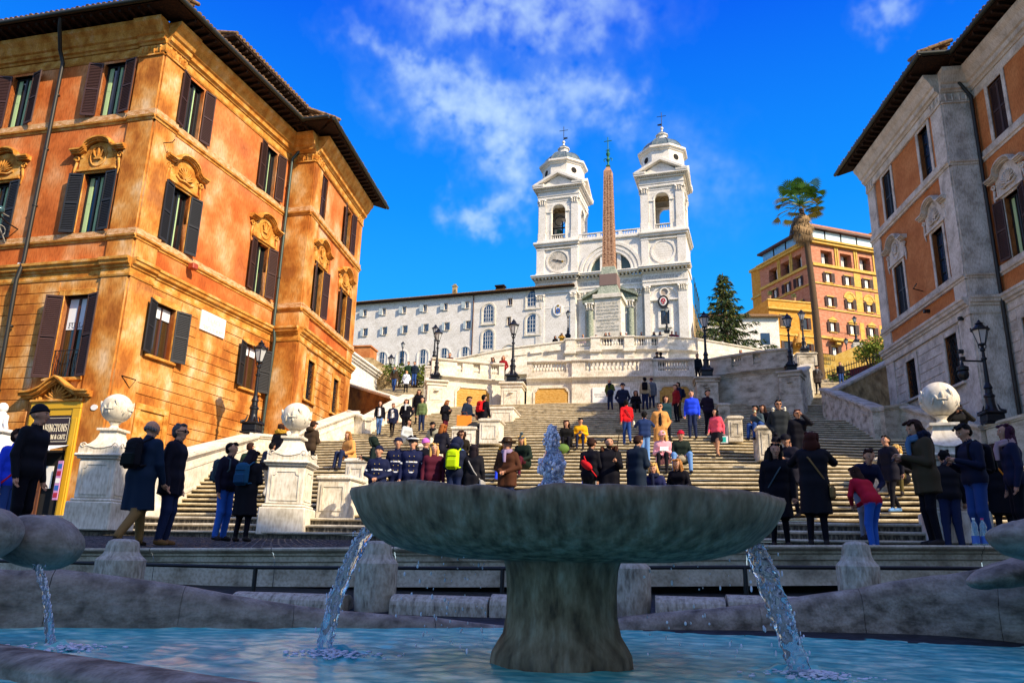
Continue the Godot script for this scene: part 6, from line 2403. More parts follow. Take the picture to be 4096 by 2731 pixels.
func greenery() -> void:
	# fan palm
	var base := P(14.95, 12.6, 58.5)
	var t := thing("palm_tree", "very tall fan palm with green crown over a skirt of dead brown fronds", "palm tree", Transform3D(Basis(), base))
	var m := MB.new()
	var pts := []
	var rad := []
	for i in 60:
		var k := i / 59.0
		pts.append(Vector3(0.1 - 0.5 * k + 0.25 * sin(k * 2.6), -0.5 + 14.6 * k, 0))
		rad.append(lerpf(0.30, 0.18, k) + (0.014 if i % 2 else 0.0))
	m.tube(pts, rad, 10)
	ob("trunk", m, M.bark, t)
	var head := Vector3(-0.35, 14.0, 0)
	for kind in 2:
		m = MB.new()
		m.tint = true
		for i in (74 if kind == 0 else 110):
			var az := rng.randf_range(0, TAU)
			var el := rng.randf_range(-0.45, 1.4) if kind == 0 else rng.randf_range(-1.5, -0.75)
			var d := Vector3(cos(az) * cos(el), sin(el), sin(az) * cos(el))
			var L := rng.randf_range(1.0, 1.9) if kind == 0 else rng.randf_range(0.35, 0.9)
			var c0 := head + Vector3(0, 0.45 if kind == 0 else 0.1 - rng.randf() * 1.7, 0)
			var g := rng.randf_range(0.5, 1.7)
			var old := kind == 0 and el < 0.1
			m.col = (Color(0.20, 0.18, 0.04) if old else Color(0.07, 0.16, 0.03)) * g if kind == 0 else Color(0.24, 0.16, 0.08) * g
			var tip := c0 + d * L + Vector3(0, -0.1 * L, 0)
			m.tube([c0, tip], [0.025, 0.015], 3, false)
			var side := d.cross(Vector3.UP)
			side = side.normalized() if side.length() > 0.05 else Vector3.RIGHT
			var up := side.cross(d).normalized()
			var R := rng.randf_range(0.6, 0.9)
			for j in 13:
				var a := deg_to_rad(-84.0 + j * 14.0)
				var e := d * cos(a) + side * sin(a)
				var droop := (0.25 if kind == 0 else 0.75) * R
				var p1 := tip + e * R * 0.55
				var p2 := tip + e * R * (0.95 if kind == 0 else 0.75) - Vector3(0, droop * (0.5 + 0.5 * absf(sin(a))), 0)
				var w := e.cross(up).normalized() * (0.05 if kind == 0 else 0.04)
				m.t3(tip, p1 + w, p1 - w, up, up, up)
				m.t3(p1 + w, p2, p1 - w, up, up, up)
		ob("green_fronds" if kind == 0 else "dead_fronds", m, leaf_mat("leaf_palm" if kind == 0 else "leaf_dead"), t)
	# fir
	t = thing("fir_tree", "dark green fir tree with drooping boughs right of the church", "tree", Transform3D(Basis(), P(9.9, 15.6, 71.0)))
	m = MB.new()
	m.tube([Vector3(0, -1.5, 0), Vector3(0.05, 5.0, 0), Vector3(0, 10.7, 0)], [0.3, 0.18, 0.03], 7)
	ob("trunk", m, M.bark, t)
	m = MB.new()
	m.tint = true
	var wood := MB.new()
	for i in 112:
		var k := pow(i / 111.0, 0.85)
		var y := lerpf(1.9, 10.4, k)
		var az := i * 2.399 + rng.randf_range(-0.3, 0.3)
		var L := lerpf(4.6, 0.5, pow(k, 0.9)) * rng.randf_range(0.6, 1.15)
		var d := Vector3(cos(az), 0, sin(az))
		var prev := Vector3(0, y, 0)
		wood.tube([prev, prev + d * L * 0.5 + Vector3(0, -0.02 * L, 0), prev + d * L + Vector3(0, 0.1 * L, 0)], [0.05, 0.035, 0.01], 4, false)
		var side := d.cross(Vector3.UP)
		var n := int(6 + L * 24)
		for j in n:
			var s := rng.randf_range(0.12, 1.0)
			var c := Vector3(0, y, 0) + d * L * s + Vector3(0, 0.1 * L * s * s - 0.04 * L * s, 0)
			var spread := side * rng.randf_range(-1, 1) * 0.34 * L * (1.05 - s * 0.75)
			var q := c + spread + Vector3(0, -absf(spread.length()) * 0.25, 0)
			var g := rng.randf_range(0.45, 1.5)
			m.col = Color(0.035, 0.062, 0.018) * g if rng.randf() < 0.72 else Color(0.11, 0.115, 0.025) * g
			var dir := (d * 0.5 + spread.normalized() * 0.4 + Vector3(rng.randf_range(-0.3, 0.3), rng.randf_range(-1.0, -0.2), rng.randf_range(-0.3, 0.3))).normalized()
			var w := dir.cross(Vector3(rng.randf_range(-1, 1), rng.randf_range(-1, 1), rng.randf_range(-1, 1))).normalized() * 0.055
			var nn := dir.cross(w).normalized()
			var len := rng.randf_range(0.25, 0.5)
			m.t3(q + w, q + dir * len, q - w, nn, nn, nn)
			m.t3(q - dir * 0.12, q + w, q - w, nn, nn, nn)
	ob("boughs", wood, M.bark, t)
	ob("crown", m, leaf_mat("leaf_fir"), t)
	# bright shrub by the right palace and the bushes at the top left
	var bushes := [["round_shrub", "bright yellow green round shrub beside the right palace wall", 18.3, 13.6, 57.5, 1.35, 1.35, 1500, 0.15, Color(0.75, 1.0, 0.12)],
		["wall_shrub", "low dark green shrub behind railing at foot of the palm", 15.9, 12.5, 57.6, 0.9, 0.5, 320, 0.06, Color(0.6, 1.0, 0.2)],
		["wall_shrub", "olive green bush at the head of left flight, left of standing men", -16.3, 12.6, 56.6, 1.1, 1.0, 700, 0.11, Color(0.7, 1.0, 0.14)],
		["wall_shrub", "olive green bush at the head of left flight, behind standing men", -15.0, 12.6, 56.8, 1.0, 1.15, 700, 0.11, Color(0.75, 1.0, 0.14)],
		["wall_shrub", "olive green bush at the head of left flight, against curling parapet", -13.8, 12.5, 56.2, 0.8, 1.0, 520, 0.12, Color(0.8, 1.0, 0.14)]]
	for b in bushes:
		t = thing(b[0], b[1], "shrub", Transform3D(Basis(), P(b[2], b[3], b[4])))
		m = MB.new()
		var lobes := []
		for i in 9:
			var q := Vector3(rng.randf_range(-0.7, 0.7) * b[5], rng.randf_range(0.3, 1.5) * b[6], rng.randf_range(-0.5, 0.5) * b[5])
			lobes.append(q)
			m.tube([Vector3(0, -0.4, 0), q * 0.6, q], [0.06, 0.04, 0.015], 4, false)
		ob("stems", m, M.bark, t)
		var at := func() -> Vector3:
			var q: Vector3 = lobes[rng.randi() % lobes.size()]
			return q + Vector3(rng.randf_range(-1, 1), rng.randf_range(-1, 1), rng.randf_range(-1, 1)).normalized() * pow(rng.randf(), 0.5) * 0.5 * b[5]
		ob("foliage", leaf_cloud(b[7], at, 0.2, b[8], b[9]), leaf_mat("leaf_bush"), t)
	# walls and small buildings at the edges of the upper flights
	t = thing("garden_wall", "stained concrete garden wall at the top of far left flight", "wall")
	m = MB.new()
	m.ext(PackedVector2Array([Vector2(-19.6, 11), Vector2(-16.6, 11), Vector2(-16.9, 14.1), Vector2(-18.6, 15.05), Vector2(-19.6, 15.1)]), -57.6, -57.0)
	ob("body", m, M.garden_wall, t)
	t = thing("white_pavilion", "white building with dentilled cornice between palace and concrete wall", "building")
	var fr := frame(P(-18.1, 0, 48.0), 0.0)
	m = MB.new()
	m.T = fr
	m.b2(0, 9.0, 9.0, 13.4, -3.0, 0)
	ob("wall", m, M.church_white, t)
	m = MB.new()
	m.T = fr
	m.b2(-0.2, 9.2, 13.4, 13.55, -3.0, 0.12)
	m.b2(-0.4, 9.4, 13.72, 13.9, -3.2, 0.4, 0.03)
	ob("cornice", m, M.church_white, t)
	m = MB.new()
	m.T = fr
	for i in 38:
		m.b2(i * 0.24, i * 0.24 + 0.12, 13.55, 13.72, 0, 0.28)
	stuff(ob("dentils", m, M.church_white, t))
	t = thing("peach_house", "sliver of peach house wall above the white pavilion at left", "building")
	m = MB.new()
	m.b2(-26.5, -23.6, 14.0, 19.6, -72.0, -70.0)
	m.b2(-26.6, -23.5, 19.6, 19.75, -72.1, -69.9)
	ob("wall", m, M.stucco_right, t)
	t = thing("terrace_block", "cream garden wall with iron railing below the pink hotel", "wall")
	m = MB.new()
	m.ext(PackedVector2Array([Vector2(16.5, 13.0), Vector2(22.6, 13.0), Vector2(22.6, 18.7), Vector2(21.2, 19.1), Vector2(19.3, 18.3), Vector2(16.5, 18.9)]), -73.0, -71.5)
	ob("body", m, M.hotel_yellow, t)
	m = MB.new()
	for q in [18.3, 17.75]:
		m.tube([P(17.3, q + 0.3, 71.3), P(19.2, q, 71.3)], 0.03, 4)
	for i in 12:
		var k := i / 11.0
		m.tube([P(17.3 + 1.9 * k, 18.05 - 0.3 * k, 71.3), P(17.3 + 1.9 * k, 18.6 - 0.3 * k, 71.3)], 0.018, 4, false)
	ob("railing", m, M.iron, t)
	t = thing("iron_fence", "dark iron fence with spikes and red cloth behind, beside right palace", "fence")
	for i in 30:
		var k := i / 29.0
		m = MB.new()
		var p := P(lerpf(15.6, 19.6, k), lerpf(12.9, 13.6, k), lerpf(59.5, 55.5, k))
		m.tube([p, p + Vector3(0, 1.1, 0), p + Vector3(0, 1.3, 0)], [0.022, 0.022, 0.002], 4)
		ob("bar", m, M.iron, t)
	m = MB.new()
	for q in [0.15, 1.0]:
		m.tube([P(15.6, 12.9 + q, 59.5), P(19.6, 13.6 + q, 55.5)], 0.03, 4)
	ob("rail", m, M.iron, t)
	m = MB.new()
	m.q4(P(15.9, 12.6, 60.0), P(20.2, 13.2, 56.2), P(20.2, 14.4, 56.2), P(15.9, 13.8, 60.0), Vector3(0, 0, 1))
	ob("red_cloth", m, M.red_cloth, t)

# ---------------------------------------------------------------- lamps
func lantern_head(parent: Node, tr: Transform3D) -> void:
	# six-sided glass lantern with crown, foot at the origin, 0.95 high
	var m := MB.new()
	m.T = tr
	m.lathe([Vector2(0.11, 0.08), Vector2(0.24, 0.56)], 6, Vector3.ZERO, 1, 1, 0, true)
	ob("lantern_glass", m, M.lamp_glass, parent)
	m = MB.new()
	m.T = tr
	for i in 6:
		var a := TAU * i / 6
		m.tube([Vector3(cos(a) * 0.115, 0.06, sin(a) * 0.115), Vector3(cos(a) * 0.25, 0.57, sin(a) * 0.25)], 0.014, 4)
	m.lathe([Vector2(0.03, 0.0), Vector2(0.13, 0.03), Vector2(0.13, 0.08), Vector2(0.1, 0.09)], 6)
	m.lathe([Vector2(0.25, 0.55), Vector2(0.29, 0.57), Vector2(0.29, 0.61), Vector2(0.22, 0.66), Vector2(0.13, 0.75), Vector2(0.1, 0.8), Vector2(0.13, 0.82), Vector2(0.06, 0.88), Vector2(0.03, 0.95), Vector2(0.0, 0.98)], 12)
	for i in 6:
		var a := TAU * i / 6
		m.ball(Vector3(cos(a) * 0.28, 0.63, sin(a) * 0.28), Vector3(0.03, 0.045, 0.03), 5, 4)
	ob("lantern_frame", m, M.lamp_iron, parent)
func street_lamp(label: String, p: Vector3, h: float) -> Node3D:
	var s := h / 3.8
	var t := thing("street_lamp", label, "street lamp", Transform3D(Basis.from_scale(Vector3.ONE * s), p), "old iron street lamps")
	var m := MB.new()
	m.b2(-0.34, 0.34, 0.0, 0.08, -0.34, 0.34, 0.02)
	m.b2(-0.3, 0.3, 0.08, 0.36, -0.3, 0.3, 0.03)
	m.b2(-0.36, 0.36, 0.36, 0.44, -0.36, 0.36, 0.03)
	for sx in [-1.0, 1.0]:
		for sz in [-1.0, 1.0]:
			m.tube([Vector3(sx * 0.33, 0.44, sz * 0.33), Vector3(sx * 0.2, 0.52, sz * 0.2), Vector3(sx * 0.16, 0.7, sz * 0.16)], [0.05, 0.04, 0.02], 5)
	ob("base", m, M.lamp_iron, t)
	m = MB.new()
	m.lathe([Vector2(0.25, 0.44), Vector2(0.19, 0.55), Vector2(0.15, 0.75), Vector2(0.15, 0.95), Vector2(0.18, 0.98), Vector2(0.18, 1.04), Vector2(0.12, 1.1), Vector2(0.11, 1.25), Vector2(0.15, 1.3), Vector2(0.12, 1.38), Vector2(0.075, 1.5), Vector2(0.06, 2.3), Vector2(0.1, 2.33), Vector2(0.1, 2.38), Vector2(0.055, 2.42), Vector2(0.05, 2.62), Vector2(0.09, 2.66), Vector2(0.09, 2.7), Vector2(0.05, 2.78), Vector2(0.06, 2.83)], 12)
	for g in [-1.0, 1.0]:
		m.tube([Vector3(0, 2.7, 0), Vector3(g * 0.12, 2.76, 0), Vector3(g * 0.13, 2.88, 0)], 0.018, 4)
	ob("post", m, M.lamp_iron, t)
	lantern_head(t, Transform3D(Basis.from_scale(Vector3(1.08, 1.0, 1.08)), Vector3(0, 2.83, 0)))
	return t
func lamps() -> void:
	var list := [
		["iron street lamp on white parapet in front of orange palace window", P(-13.0, 4.54, 28.45), 3.8],
		["iron street lamp with round side fitting on right parapet before peach palace", P(14.05, 4.88, 29.15), 3.8],
		["iron street lamp on the left central pier of the terrace wall", P(-5.05, 9.6, 42.6), 3.8],
		["iron street lamp on the right central pier of the terrace wall", P(5.62, 9.75, 42.6), 3.8],
		["iron street lamp on the outer left pier of the terrace wall", P(-9.25, 9.55, 41.7), 3.15],
		["iron street lamp on the outer right pier of the terrace wall", P(9.75, 9.65, 41.1), 3.2],
		["iron street lamp against the convent wall, at top of left curling parapet", P(-11.7, 12.45, 50.0), 3.05],
		["iron street lamp on grey plinth beside the palm trunk", P(12.35, 12.93, 50.2), 3.0],
		["small iron street lamp rising from bushes at the head of left flight", P(-17.4, 12.2, 58.0), 3.4],
		["street lamp with figure on its post before an arched convent window", P(-24.8, 21.0, 84.0), 3.1],
		["iron street lamp on upper terrace before the church's left window", P(-6.6, 26.6, 93.4), 3.8],
		["iron street lamp on upper terrace before the church's right window", P(5.53, 27.35, 95.0), 3.8],
		["iron street lamp on cream wall before the hotel balcony", P(24.9, 23.0, 85.0), 3.1],
		["iron street lamp behind the iron fence, left of the round shrub", P(21.4, 18.35, 75.5), 2.7]]
	for l in list:
		street_lamp(l[0], l[1], l[2])
	for q in [["white stone plinth under the lamp at top of left curling parapet", P(-11.7, 12.42, 50.0), 2.6], ["stone plinth under the lamp before the hotel balcony", P(24.9, 22.97, 85.0), 7.0], ["stone plinth under the lamp behind the iron fence", P(21.4, 18.32, 75.5), 7.0], ["stone plinth under the lamp before the church's left window", P(-6.6, 26.57, 93.4), 7.0], ["stone plinth under the lamp before the church's right window", P(5.53, 27.32, 95.0), 7.0], ["stone plinth under the lamp before arched convent window", P(-24.8, 20.97, 84.0), 4.0], ["stone plinth under the small lamp among bushes", P(-17.4, 12.17, 58.0), 2.6]]:
		var t2 := thing("lamp_plinth", q[0], "plinth")
		end_block(t2, q[1], Vector3(0.95, q[2], 0.95), M.travertine_white)
	# the round fitting on the right lamp
	var t := thing("hanging_speaker", "dark round fitting hanging from an arm on right street lamp", "fitting")
	var m := MB.new()
	m.ball(Vector3(13.25, 6.65, -29.0), Vector3(0.19, 0.22, 0.19), 10, 7)
	m.lathe([Vector2(0.2, 6.78), Vector2(0.2, 6.9), Vector2(0.06, 6.98), Vector2(0.04, 7.1)], 10, Vector3(13.25, 0, -29.0))
	ob("bowl", m, M.lamp_iron, t)
	m = MB.new()
	m.tube([Vector3(13.25, 7.0, -29.0), Vector3(13.25, 7.15, -29.0), Vector3(14.05, 7.15, -29.15)], 0.035, 5)
	ob("arm", m, M.lamp_iron, t)

# ---------------------------------------------------------------- fountain
func fountain() -> void:
	var yw := -0.53
	var c := P(1.55, 0, 4.55)
	var wat := StandardMaterial3D.new()
	wat.resource_name = "pool_water"
	wat.albedo_texture = noise_tex(61, 0.02, ["2aa0a4", "50bcb8", "86d6c8", "c4ecd8"], [0.2, 0.45, 0.68, 0.92], 4)
	wat.uv1_triplanar = true
	wat.uv1_world_triplanar = true
	wat.uv1_scale = Vector3(0.35, 0.35, 0.55)
	wat.roughness = 0.2
	wat.metallic_specular = 0.22
	var f := FastNoiseLite.new()
	f.seed = 3
	f.frequency = 1.0
	f.fractal_octaves = 3
	var m := MB.new()
	var rows := []
	for i in 150:
		var row := []
		for j in 190:
			var x := -3.3 + j * 9.2 / 189.0
			var d := 1.2 + i * 6.2 / 149.0
			var h := 0.008 * f.get_noise_2d(x * 1.6, d * 3.0) + 0.007 * f.get_noise_2d(x * 4.2 + 30.0, d * 8.0)
			for s in [[0.25, 4.55], [2.78, 4.6], [-1.22, 4.15]]:
				var r := Vector2(x - s[0], d - s[1]).length()
				h += 0.009 * exp(-r * 1.5) * sin(r * 26.0) + 0.05 * exp(-r * r * 30.0) * (0.6 + f.get_noise_2d(x * 9.0, d * 9.0))
			row.append(P(x, yw + h, d))
		rows.append(row)
	m.skin(rows, Vector3.UP)
	struct("fountain_water", m, wat)
	# hull: far gunwale, swelling to both ends; [x, d, crest, foot] along its length
	var t := thing("stone_boat", "sunken travertine boat hull with high swelling ends, holding the pool", "fountain basin")
	var line := [[-4.2, 3.2, 0.12], [-3.5, 4.2, 0.02], [-2.75, 4.85, -0.10], [-2.44, 5.15, -0.15], [-2.2, 5.27, -0.135], [-1.83, 5.45, -0.18], [-1.62, 5.55, -0.21], [-1.39, 5.65, -0.245], [-1.14, 5.75, -0.29], [-0.9, 5.86, -0.335], [-0.64, 5.98, -0.375], [-0.39, 6.1, -0.41], [0.08, 6.3, -0.445], [0.37, 6.42, -0.46], [0.68, 6.55, -0.5], [1.0, 6.68, -0.53], [1.5, 6.8, -0.52], [1.85, 6.88, -0.44], [2.25, 6.98, -0.39], [2.61, 7.05, -0.355], [2.96, 7.1, -0.31], [3.2, 7.12, -0.265], [3.4, 7.13, -0.225], [3.78, 7.15, -0.165], [4.12, 7.15, -0.085], [4.43, 7.12, -0.03], [4.75, 7.0, 0.045], [5.05, 6.8, 0.10], [5.4, 6.4, 0.17], [5.75, 5.7, 0.22], [5.95, 4.8, 0.22]]
	var prof := [[-0.16, -1.05], [-0.10, -0.65], [-0.05, -0.45], [0.0, -0.22], [0.02, -0.10], [0.06, -0.035], [0.13, 0.0], [0.24, 0.0], [0.33, -0.05], [0.37, -0.16], [0.36, -0.75]]
	var segs := 6
	var cuts := [0, 4, 7, 10, 13, 16, 20, 23, 26, 30]
	for s in cuts.size() - 1:
		var rr := []
		for q in prof:
			rr.append([])
		for k in range(cuts[s] * segs, cuts[s + 1] * segs + 1):
			var a := mini(k / segs, line.size() - 2)
			var u := (k - a * segs) / float(segs)
			if k == cuts[s] * segs: u += 0.006
			if k == cuts[s + 1] * segs: u -= 0.006
			var A: Array = line[a]
			var B: Array = line[a + 1]
			var x := lerpf(A[0], B[0], u)
			var d := lerpf(A[1], B[1], u)
			var y := lerpf(A[2], B[2], u)
			var dir := Vector2(B[0] - A[0], B[1] - A[1]).normalized()
			var out := Vector2(-dir.y, dir.x)
			var swell := smooth01(-0.35, 0.05, y)
			for i in prof.size():
				var o: float = prof[i][0]
				# carved ridge that runs down the inner side of the ends
				var dy: float = prof[i][1]
				if i >= 1 and i <= 3:
					o += 0.05 * swell * sin(x * 4.0 + dy * 9.0)
				o += 0.008 * f.get_noise_2d(x * 7.0 + i, d * 7.0)
				rr[i].append(P(x + out.x * o, maxf(y + dy * (1.0 + 0.6 * swell), -1.3) if i > 0 else -0.9, d + out.y * o))
		m = MB.new()
		m.skin(rr, Vector3(0, 0.3, 1))
		ob("hull_block", m, M.hull_stone, t)
	# near gunwale, lower left corner
	m = MB.new()
	var rr2 := []
	for i in 9:
		rr2.append([])
	for k in 21:
		var u := k / 20.0
		var x := lerpf(-2.6, 1.2, u)
		var d := 3.72 - (x + 0.97) * 0.43
		for i in 9:
			var a := PI * i / 8.0
			rr2[i].append(P(x + 0.0, -0.52 + sin(a) * 0.08 - (0.5 if i == 0 or i == 8 else 0.0), d - 0.22 + cos(a) * 0.2))
	m.skin(rr2, Vector3.UP)
	ob("near_gunwale", m, M.hull_stone, t)
	# rounded horns at the two ends
	var horns := [["hull_horn", "two rounded stone lobes with a spout at the left end of boat fountain", [[P(-1.64, 0.07, 3.9), Vector3(0.25, 0.165, 0.26), 0.1], [P(-1.55, 0.05, 4.32), Vector3(0.25, 0.155, 0.24), -0.16]]],
		["hull_horn", "rounded stone spout lobe at the right end of boat fountain", [[P(4.62, 0.2, 5.8), Vector3(0.38, 0.135, 0.3), -0.06], [P(4.78, 0.02, 6.5), Vector3(0.5, 0.10, 0.24), 0.22]]]]
	for h in horns:
		t = thing(h[0], h[1], "stone carving")
		for q in h[2]:
			m = MB.new()
			m.ball(q[0], q[1], 26, 16, -1.0, 1.0, Basis(Vector3.BACK, q[2]) * Basis(Vector3.UP, 0.3))
			for i in m.v.size():
				var v := m.v[i]
				m.v[i] = v + m.n[i] * 0.03 * f.get_noise_3d(v.x * 3.0, v.y * 3.0, v.z * 3.0)
			ob("lobe", m, M.hull_stone, t)
		m = MB.new()
		m.lathe([Vector2(0.2, -1.0), Vector2(0.17, -0.6), Vector2(0.15, -0.1), Vector2(0.12, 0.05)], 14, Vector3(h[2][0][0].x - 0.02 if h[2][0][0].x < 0.0 else 4.85, 0, h[2][0][0].z + (0.02 if h[2][0][0].x < 0.0 else -0.2)))
		ob("stem", m, M.fountain_stone, t)
	# centre bowl
	t = thing("fountain_bowl", "large oval stained stone bowl on a thick pedestal in the middle of the pool", "fountain bowl")
	var pr := [Vector2(0.36, 0.0), Vector2(0.6, 0.006), Vector2(0.84, 0.03), Vector2(1.0, 0.07), Vector2(1.09, 0.12), Vector2(1.155, 0.175), Vector2(1.2, 0.235), Vector2(1.228, 0.30), Vector2(1.236, 0.335), Vector2(1.225, 0.357), Vector2(1.19, 0.364), Vector2(1.10, 0.347), Vector2(0.8, 0.24), Vector2(0.0, 0.2)]
	rows = []
	for p in pr:
		var row := []
		for j in 120:
			var a := TAU * j / 120.0
			var r: float = p.x
			var y: float = p.y
			var lip := smooth01(0.15, 0.34, y) * smooth01(0.6, 1.1, r)
			# lobed sides and a worn lip
			r *= 0.975 + 0.008 * sin(a * 14.0) * smooth01(0.0, 0.2, y) + 0.012 * f.get_noise_2d(cos(a) * 3.0, sin(a) * 3.0 + y * 4.0)
			var px := cos(a) * r
			var notch := exp(-pow((px + 0.10) / 0.13, 2.0)) * 0.03 + exp(-pow((px + 0.32) / 0.2, 2.0)) * 0.018 + smooth01(-0.5, -0.35, px) * (1.0 - smooth01(0.3, 0.9, px)) * 0.012
			y += lip * (0.014 * f.get_noise_2d(cos(a) * 5.0 + 9.0, sin(a) * 5.0) - (notch if sin(a) > 0.0 else 0.0) - px * 0.012)
			row.append(c + Vector3(px, y, sin(a) * r * 0.82))
		rows.append(row)
	m = MB.new()
	m.skin(rows, Vector3.UP, true)
	ob("bowl", m, M.fountain_stone, t)
	m = MB.new()
	rows = []
	for p in [Vector2(0.37, -1.1), Vector2(0.375, -0.6), Vector2(0.38, -0.54), Vector2(0.372, -0.48), Vector2(0.345, -0.43), Vector2(0.315, -0.38), Vector2(0.297, -0.28), Vector2(0.296, -0.15), Vector2(0.305, -0.04), Vector2(0.318, 0.0), Vector2(0.335, 0.03)]:
		var row := []
		for j in 64:
			var a := TAU * j / 64.0
			var r: float = p.x * (1.0 + 0.03 * cos(a * 4.0) + 0.02 * f.get_noise_2d(cos(a) * 4.0, p.y * 5.0 + sin(a) * 4.0))
			row.append(c + Vector3(cos(a) * r, p.y, sin(a) * r))
		rows.append(row)
	m.skin(rows, Vector3.UP, true)
	ob("pedestal", m, M.fountain_stone, t)
	# water: jet, streams, drops
	var foam := plain("foam", "f2f4fa", 0.35)
	foam.backlight_enabled = true
	foam.backlight = Color(0.6, 0.6, 0.7)
	var clear := StandardMaterial3D.new()
	clear.resource_name = "falling_water"
	clear.albedo_color = Color(0.85, 0.92, 0.98, 0.06)
	clear.roughness = 0.06
	clear.refraction_enabled = true
	clear.refraction_scale = 0.033
	t = thing("water_jet", "white bubbling jet of water rising from the middle of the bowl", "water jet", Transform3D(Basis(), c + Vector3(-0.05, 0.33, 0.05)))
	m = MB.new()
	for i in 900:
		var k := pow(rng.randf(), 1.15)
		var rr := lerpf(0.085, 0.022, pow(k, 1.4)) * (1.0 + 0.35 * sin(k * 17.0))
		var a := rng.randf_range(0, TAU)
		var q := sqrt(rng.randf()) * rr
		var s := rng.randf_range(0.003, 0.0125) * (1.2 - 0.5 * k)
		m.ball(Vector3(cos(a) * q - 0.01 * k, 0.0 + k * 0.43, sin(a) * q), Vector3(s, s * rng.randf_range(0.8, 1.9), s), 6, 4)
	stuff(ob("bubbles", m, foam, t))
	m = MB.new()
	rows = []
	for i in 14:
		var k := i / 13.0
		var row := []
		for j in 18:
			var a := TAU * j / 18.0
			var r := (lerpf(0.09, 0.012, pow(k, 1.3)) + 0.02 * f.get_noise_3d(cos(a) * 3.0, k * 9.0, sin(a) * 3.0)) * (1.0 + 0.25 * sin(k * 15.0))
			row.append(Vector3(cos(a) * r, k * 0.43, sin(a) * r))
		rows.append(row)
	m.skin(rows, Vector3.UP, true)
	ob("column", m, clear, t)
	m = MB.new()
	m.b2(-0.005, 0.075, -0.02, 0.07, 0.06, 0.09, 0.01)
	ob("nozzle", m, M.iron, t)
	var streams := [["stream of water arching from bowl's left side into the pool", [Vector3(0.43, 0.17, -4.5), Vector3(0.38, 0.06, -4.47), Vector3(0.33, -0.08, -4.44), Vector3(0.285, -0.24, -4.42), Vector3(0.262, -0.4, -4.41), Vector3(0.25, -0.55, -4.4)], [0.042, 0.045, 0.04, 0.042, 0.04, 0.05]],
		["wide twisting stream of water falling from bowl's right side", [Vector3(2.59, 0.12, -4.5), Vector3(2.62, 0.02, -4.47), Vector3(2.66, -0.12, -4.44), Vector3(2.70, -0.26, -4.42), Vector3(2.74, -0.40, -4.41), Vector3(2.78, -0.55, -4.4)], [0.052, 0.058, 0.062, 0.06, 0.052, 0.06]],
		["thin stream of water from the left end spout", [Vector3(-1.52, -0.03, -4.24), Vector3(-1.45, -0.1, -4.22), Vector3(-1.37, -0.21, -4.2), Vector3(-1.29, -0.36, -4.17), Vector3(-1.22, -0.55, -4.15)], [0.026, 0.024, 0.022, 0.024, 0.035]]]
	for s in streams:
		t = thing("water_stream", s[0], "water stream")
		m = MB.new()
		rows = []
		var P0: Array = s[1]
		for i in 45:
			var k := i / 44.0 * (P0.size() - 1)
			var a := mini(int(k), P0.size() - 2)
			var pc: Vector3 = P0[a].lerp(P0[a + 1], k - a)
			var w: float = lerpf(s[2][a], s[2][a + 1], k - a)
			var row := []
			for j in 14:
				var an := TAU * j / 14.0
				var r := w * (1.0 + 0.5 * f.get_noise_3d(cos(an) * 2.5, i * 0.22, sin(an) * 2.5 + s[1][0].x))
				row.append(pc + Vector3(cos(an) * r, 0, sin(an) * r * 0.45))
			rows.append(row)
		m.skin(rows, Vector3.UP, true)
		ob("sheet", m, clear, t)
		m = MB.new()
		var end: Vector3 = P0[P0.size() - 1]
		for i in 150:
			var k := rng.randf() * (P0.size() - 1)
			var a := mini(int(k), P0.size() - 2)
			var pc: Vector3 = P0[a].lerp(P0[a + 1], k - a)
			var w: float = s[2][a] * rng.randf_range(0.7, 1.25) * (1.6 if rng.randf() < 0.12 else 1.0)
			var an := rng.randf_range(0, TAU)
			var sz := rng.randf_range(0.002, 0.0065)
			m.ball(pc + Vector3(cos(an) * w, 0, sin(an) * w * 0.5), Vector3(sz, sz * rng.randf_range(1, 3.5), sz), 5, 3)
		for i in 220:
			var r := absf(rng.randfn(0.0, 0.10))
			var an := rng.randf_range(0, TAU)
			var sz := rng.randf_range(0.004, 0.014)
			m.ball(Vector3(end.x + cos(an) * r * 1.5 + 0.05, yw + 0.012 + rng.randf() * 0.03 * exp(-r * 8.0), end.z + sin(an) * r), Vector3(sz * 1.6, sz * 0.5, sz * 1.3), 5, 3)
		stuff(ob("froth", m, foam, t))
	t = thing("water_drops", "scattered drops of water falling from the rim of the bowl", "water drops")
	m = MB.new()
	for i in 110:
		var x := rng.randf_range(0.75, 1.15) if rng.randf() < 0.6 else rng.randf_range(2.0, 2.55)
		var sz := rng.randf_range(0.003, 0.007)
		m.ball(Vector3(x, rng.randf_range(-0.5, 0.05), -4.55 + rng.randf_range(-0.5, 0.6)), Vector3(sz, sz * rng.randf_range(1, 2.5), sz), 5, 4)
	stuff(ob("drops", m, foam, t))
	# bollards, low kerb, rail round the pool
	var bl := [["squat travertine bollard with domed cap, far left", -3.28, 7.6, 0.13, 0.24], ["tall travertine bollard left of the bowl's pedestal", -0.55, 7.6, 0.16, 0.205], ["travertine bollard half hidden by bowl's pedestal", 1.87, 7.62, 0.17, 0.2], ["squat travertine bollard with domed cap, right of right stream", 3.87, 7.6, 0.235, 0.18]]
	for b in bl:
		t = thing("bollard", b[0], "bollard", Transform3D(Basis(), P(b[1], b[3], b[2])), "travertine bollards round the fountain")
		m = MB.new()
		var r: float = b[4]
		m.lathe([Vector2(r * 0.85, -0.78), Vector2(r * 0.98, -0.5), Vector2(r * 1.0, -0.215), Vector2(r * 0.93, -0.195), Vector2(r * 0.80, -0.17), Vector2(r * 0.69, -0.13), Vector2(r * 0.66, -0.07), Vector2(r * 0.6, -0.03), Vector2(r * 0.42, -0.006), Vector2(0.0, 0.0)], 30)
		ob("shaft", m, M.bollard_stone, t)
